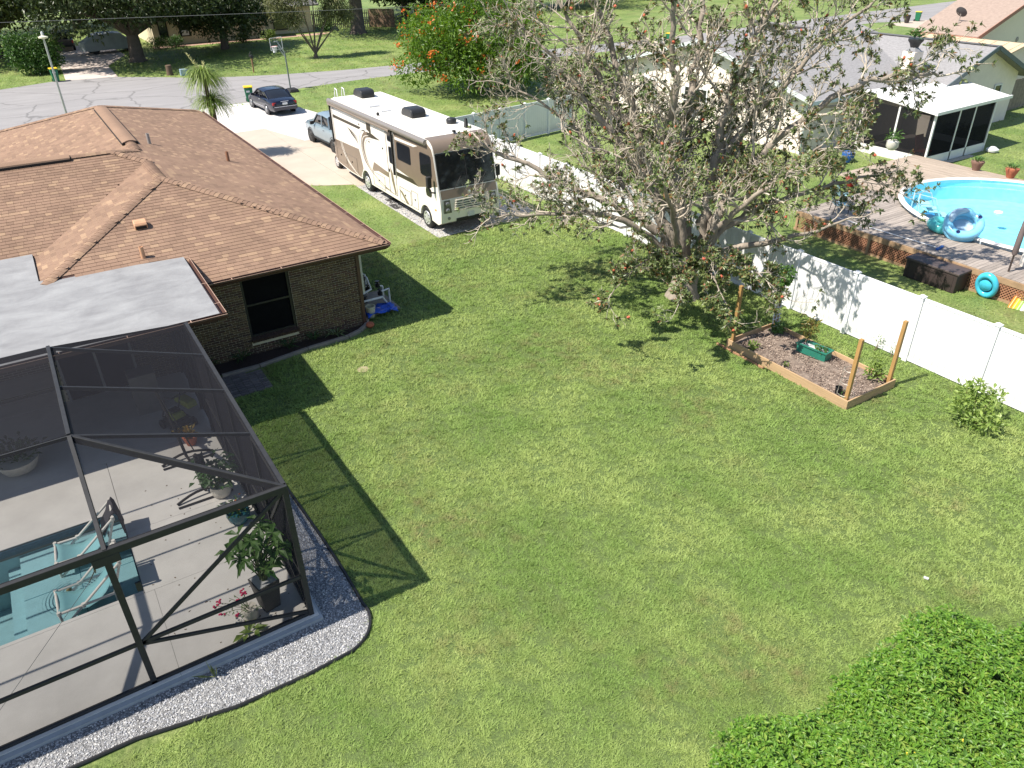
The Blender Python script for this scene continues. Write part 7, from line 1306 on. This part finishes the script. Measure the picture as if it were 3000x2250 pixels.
clump('hedge_bush', 'large rounded dark green hedge bush across the street', (2.9, 79.2, 0), [((0, 0, 1.6), (2.2, 1.8, 1.7)), ((-1.1, .2, 2.2), (1.2, 1.2, 1.2)), ((1.0, 0, 2.1), (1.3, 1.2, 1.3)), ((.2, -.6, 1.0), (1.9, 1.2, 1.0))], 7000, .2, .12, M_hedge, 'shrub')
for k, (x_, y_, s_, lb) in enumerate(((14.2, 88.6, 1.0, 'bright green round shrub left of the house across the street'), (16.0, 89.5, .9, 'dark green shrub below the window across the street'), (22.6, 88.6, .8, 'grey-green shrub by the house path across the street'), (25.6, 89.3, .8, 'low weedy shrub at the corner of the house path'), (33.2, 92.5, .9, 'tall grassy shrub by the fence post across the street'))): clump('foundation_shrub', lb, (x_, y_, 0), [((0, 0, .55*s_), (1.0*s_, .8*s_, .6*s_)), ((.5*s_, 0, .8*s_), (.6*s_, .5*s_, .45*s_))], 700, .17, .09, (M_hedge, M_leafm, M_oak2, M_leafy, M_leafm)[k], 'shrub', group='shrubs in front of the house across the street')
# royal poinciana with orange flowers
po = crown(5.4, 6.4, .3, 24)+[((-4.0, 1.6, 1.5), (1.8, 1.6, 1.1)), ((-2.4, -2.8, 1.4), (1.8, 1.6, 1.0)), ((2.5, -2.8, 1.5), (1.8, 1.7, 1.1)), ((0, 0, 6.2), (2.8, 2.4, 1.6))]
pn = tree('poinciana_tree', 'bushy bright green tree dotted with orange flowers beside the street', (29.0, 50.4, 0), 7, .3, po, 26000, .32, .10, leafmat('poinciana_leaf', (.055, .125, .013), (.16, .26, .03), trans=.35, scale=2.2), limbs=1.6, shell=.55)
ks = [k for k in range(len(po))]; FC = []
while len(FC) < 110:
    c, r_ = po[npr.integers(len(po))]; u = unit(1)[0]; p = np.array(c)+u*np.array(r_)*1.06
    if p[2] > 1.0 and (npr.random() < .9 if p[0] < -.5 else npr.random() < .3): FC.append(p)
Pn = np.repeat(np.array(FC), 9, 0)+npr.normal(size=(len(FC)*9, 3))*.13; V, F = leaves(Pn, unit(len(Pn))+np.array([0, 0, .4]), unit(len(Pn))+np.array([0, 0, .8]), .2, .15)
o = link('blossom', rawmesh('blossom', V, F, leafmat('flower_orange', (.62, .10, .02), (.72, .24, .05), trans=.3, scale=3))); o.parent = pn; o['kind'] = 'stuff'
# fan palm behind
fp = thing('queen_palm', 'tall palm with drooping green fronds behind the orange-flowering tree', 'palm tree', (33.5, 52.5, 0)); part('trunk', MB().tube([(0, 0, 0), (.1, 0, 3), (0, .1, 6.0)], [.2, .15, .13], 10), mat('pale_bark'), fp, smooth=50); V, F, o_ = [], [], 0
for k in range(22):
    a = k*2.4; el = rr_.uniform(-.1, 1.1); p = np.array([0, 0, 6.0]); d = np.array([math.cos(a)*math.cos(el), math.sin(a)*math.cos(el), math.sin(el)]); sd_ = np.array([-math.sin(a), math.cos(a), 0])
    for i in range(12):
        q0 = p.copy(); p = p+d*.26; d = d+np.array([0, 0, -.17]); d /= np.linalg.norm(d)
        for s_ in (-1, 1): e = q0+sd_*s_*.45*math.sin((i+1.5)/13*3.1)+np.array([0, 0, -.3]); V += [q0, p, e]; F.append((o_, o_+1, o_+2)); o_ += 3
o = link('fronds', rawmesh('fronds', np.array(V), np.array(F), M_pl)); o.parent = fp
# ================================================================== HOUSE AND FENCE ACROSS THE STREET
ah = thing('far_house', 'pale beige house with grey shingle roof across the street', 'house', (23, 95, 0)); ap = lambda n, mb, m, **k: gp(ah, n, mb, m, **k); M_ab = mat('siding_beige', S(214, 200, 170), .9, var=.06, scale=2)
ap('wall', MB().b2((14.5, 91.4, 0), (26.0, 102, 2.9)), M_ab); ap('wall', MB().b2((26.05, 93.2, 0), (32.0, 102, 2.9)), M_ab); ap('wall', MB().b2((22.4, 91.35-1.2, 0), (25.9, 91.39, 2.9)), M_ab) if False else None
def aslab(pts): n = len(pts); mb = MB(); mb.add([tuple(p) for p in pts]+[(p[0], p[1], p[2]-.15) for p in pts], [tuple(range(n)), tuple(range(2*n-1, n-1, -1))]+[(i, n+i, n+(i+1) % n, (i+1) % n) for i in range(n)]); ap('roof', mb, mat('grey_shingle'))
aslab([(13.6, 90.6, 2.85), (27.0, 90.6, 2.85), (27.0, 96.7, 5.3), (13.6, 96.7, 5.3)]); aslab([(13.6, 96.71, 5.3), (27.0, 96.71, 5.3), (27, 103, 2.85), (13.6, 103, 2.85)]); aslab([(27.01, 92.4, 2.85), (32.8, 92.4, 2.85), (32.8, 97.6, 4.9), (27.01, 97.6, 4.9)])
for x0, x1, z0, z1, yw in ((17.2, 18.1, .8, 2.3, 91.4), (23.4, 24.3, .8, 2.3, 91.4), (27.6, 29.0, .5, 2.4, 93.2), (15.2, 15.9, .8, 2.3, 91.4)):
    w_ = ap('window', MB().b2((x0, yw-.03, z0), (x1, yw-.005, z1)), M_glass); mb = MB(); [mb.b2(a, c) for a, c in (((x0-.1, yw-.07, z0-.1), (x0, yw-.031, z1+.1)), ((x1, yw-.07, z0-.1), (x1+.1, yw-.031, z1+.1)), ((x0, yw-.07, z1), (x1, yw-.031, z1+.1)), ((x0, yw-.07, z0-.1), (x1, yw-.031, z0)))]; o = mb.build('window_frame', mat('dark_frame')); o.parent = w_; o.matrix_parent_inverse = pinv(w_)
o = ap('window_unit', MB().b2((17.3, 91.2, .82), (18.0, 91.36, 1.3)), mat('plate_white'), bevel=.02)
of = thing('picket_fence', 'open wooden picket fence in the trees across the street', 'fence', (36, 94, 0)); bm2 = MB().box((0, 0, .95), (.12, .02, 1.9)).mesh('picket', mat('grey_boards')); A_, B_ = Vector((32.4, 96.0, 0)), Vector((39.0, 93.2, 0)); inv = pinv(of)
for k in range(34): p = A_.lerp(B_, k/33); inst('picket', bm2, of, inv @ Matrix.Translation(p))
for z in (.4, 1.5): gp(of, 'rail', MB().bar(A_+Vector((0, .04, z)), B_+Vector((0, .04, z)), .04, .09), mat('grey_boards'))
cf = thing('closed_board_fence', 'closed brown board fence at the edge of the trees across the street', 'fence', (40, 92, 0)); A_, B_ = Vector((39.1, 93.1, 0)), Vector((41.2, 90.9, 0)); inv = pinv(cf); bm3 = MB().box((0, 0, .98), (.13, .02, 1.96)).mesh('fence_board', mat('brown_boards', S(120, 96, 78), .9, var=.2, rnd=.15))
for k in range(22): inst('fence_board', bm3, cf, inv @ Matrix.Translation(A_.lerp(B_, k/21)) @ Matrix.Rotation(math.atan2(-2.2, 2.1), 4, 'Z'))
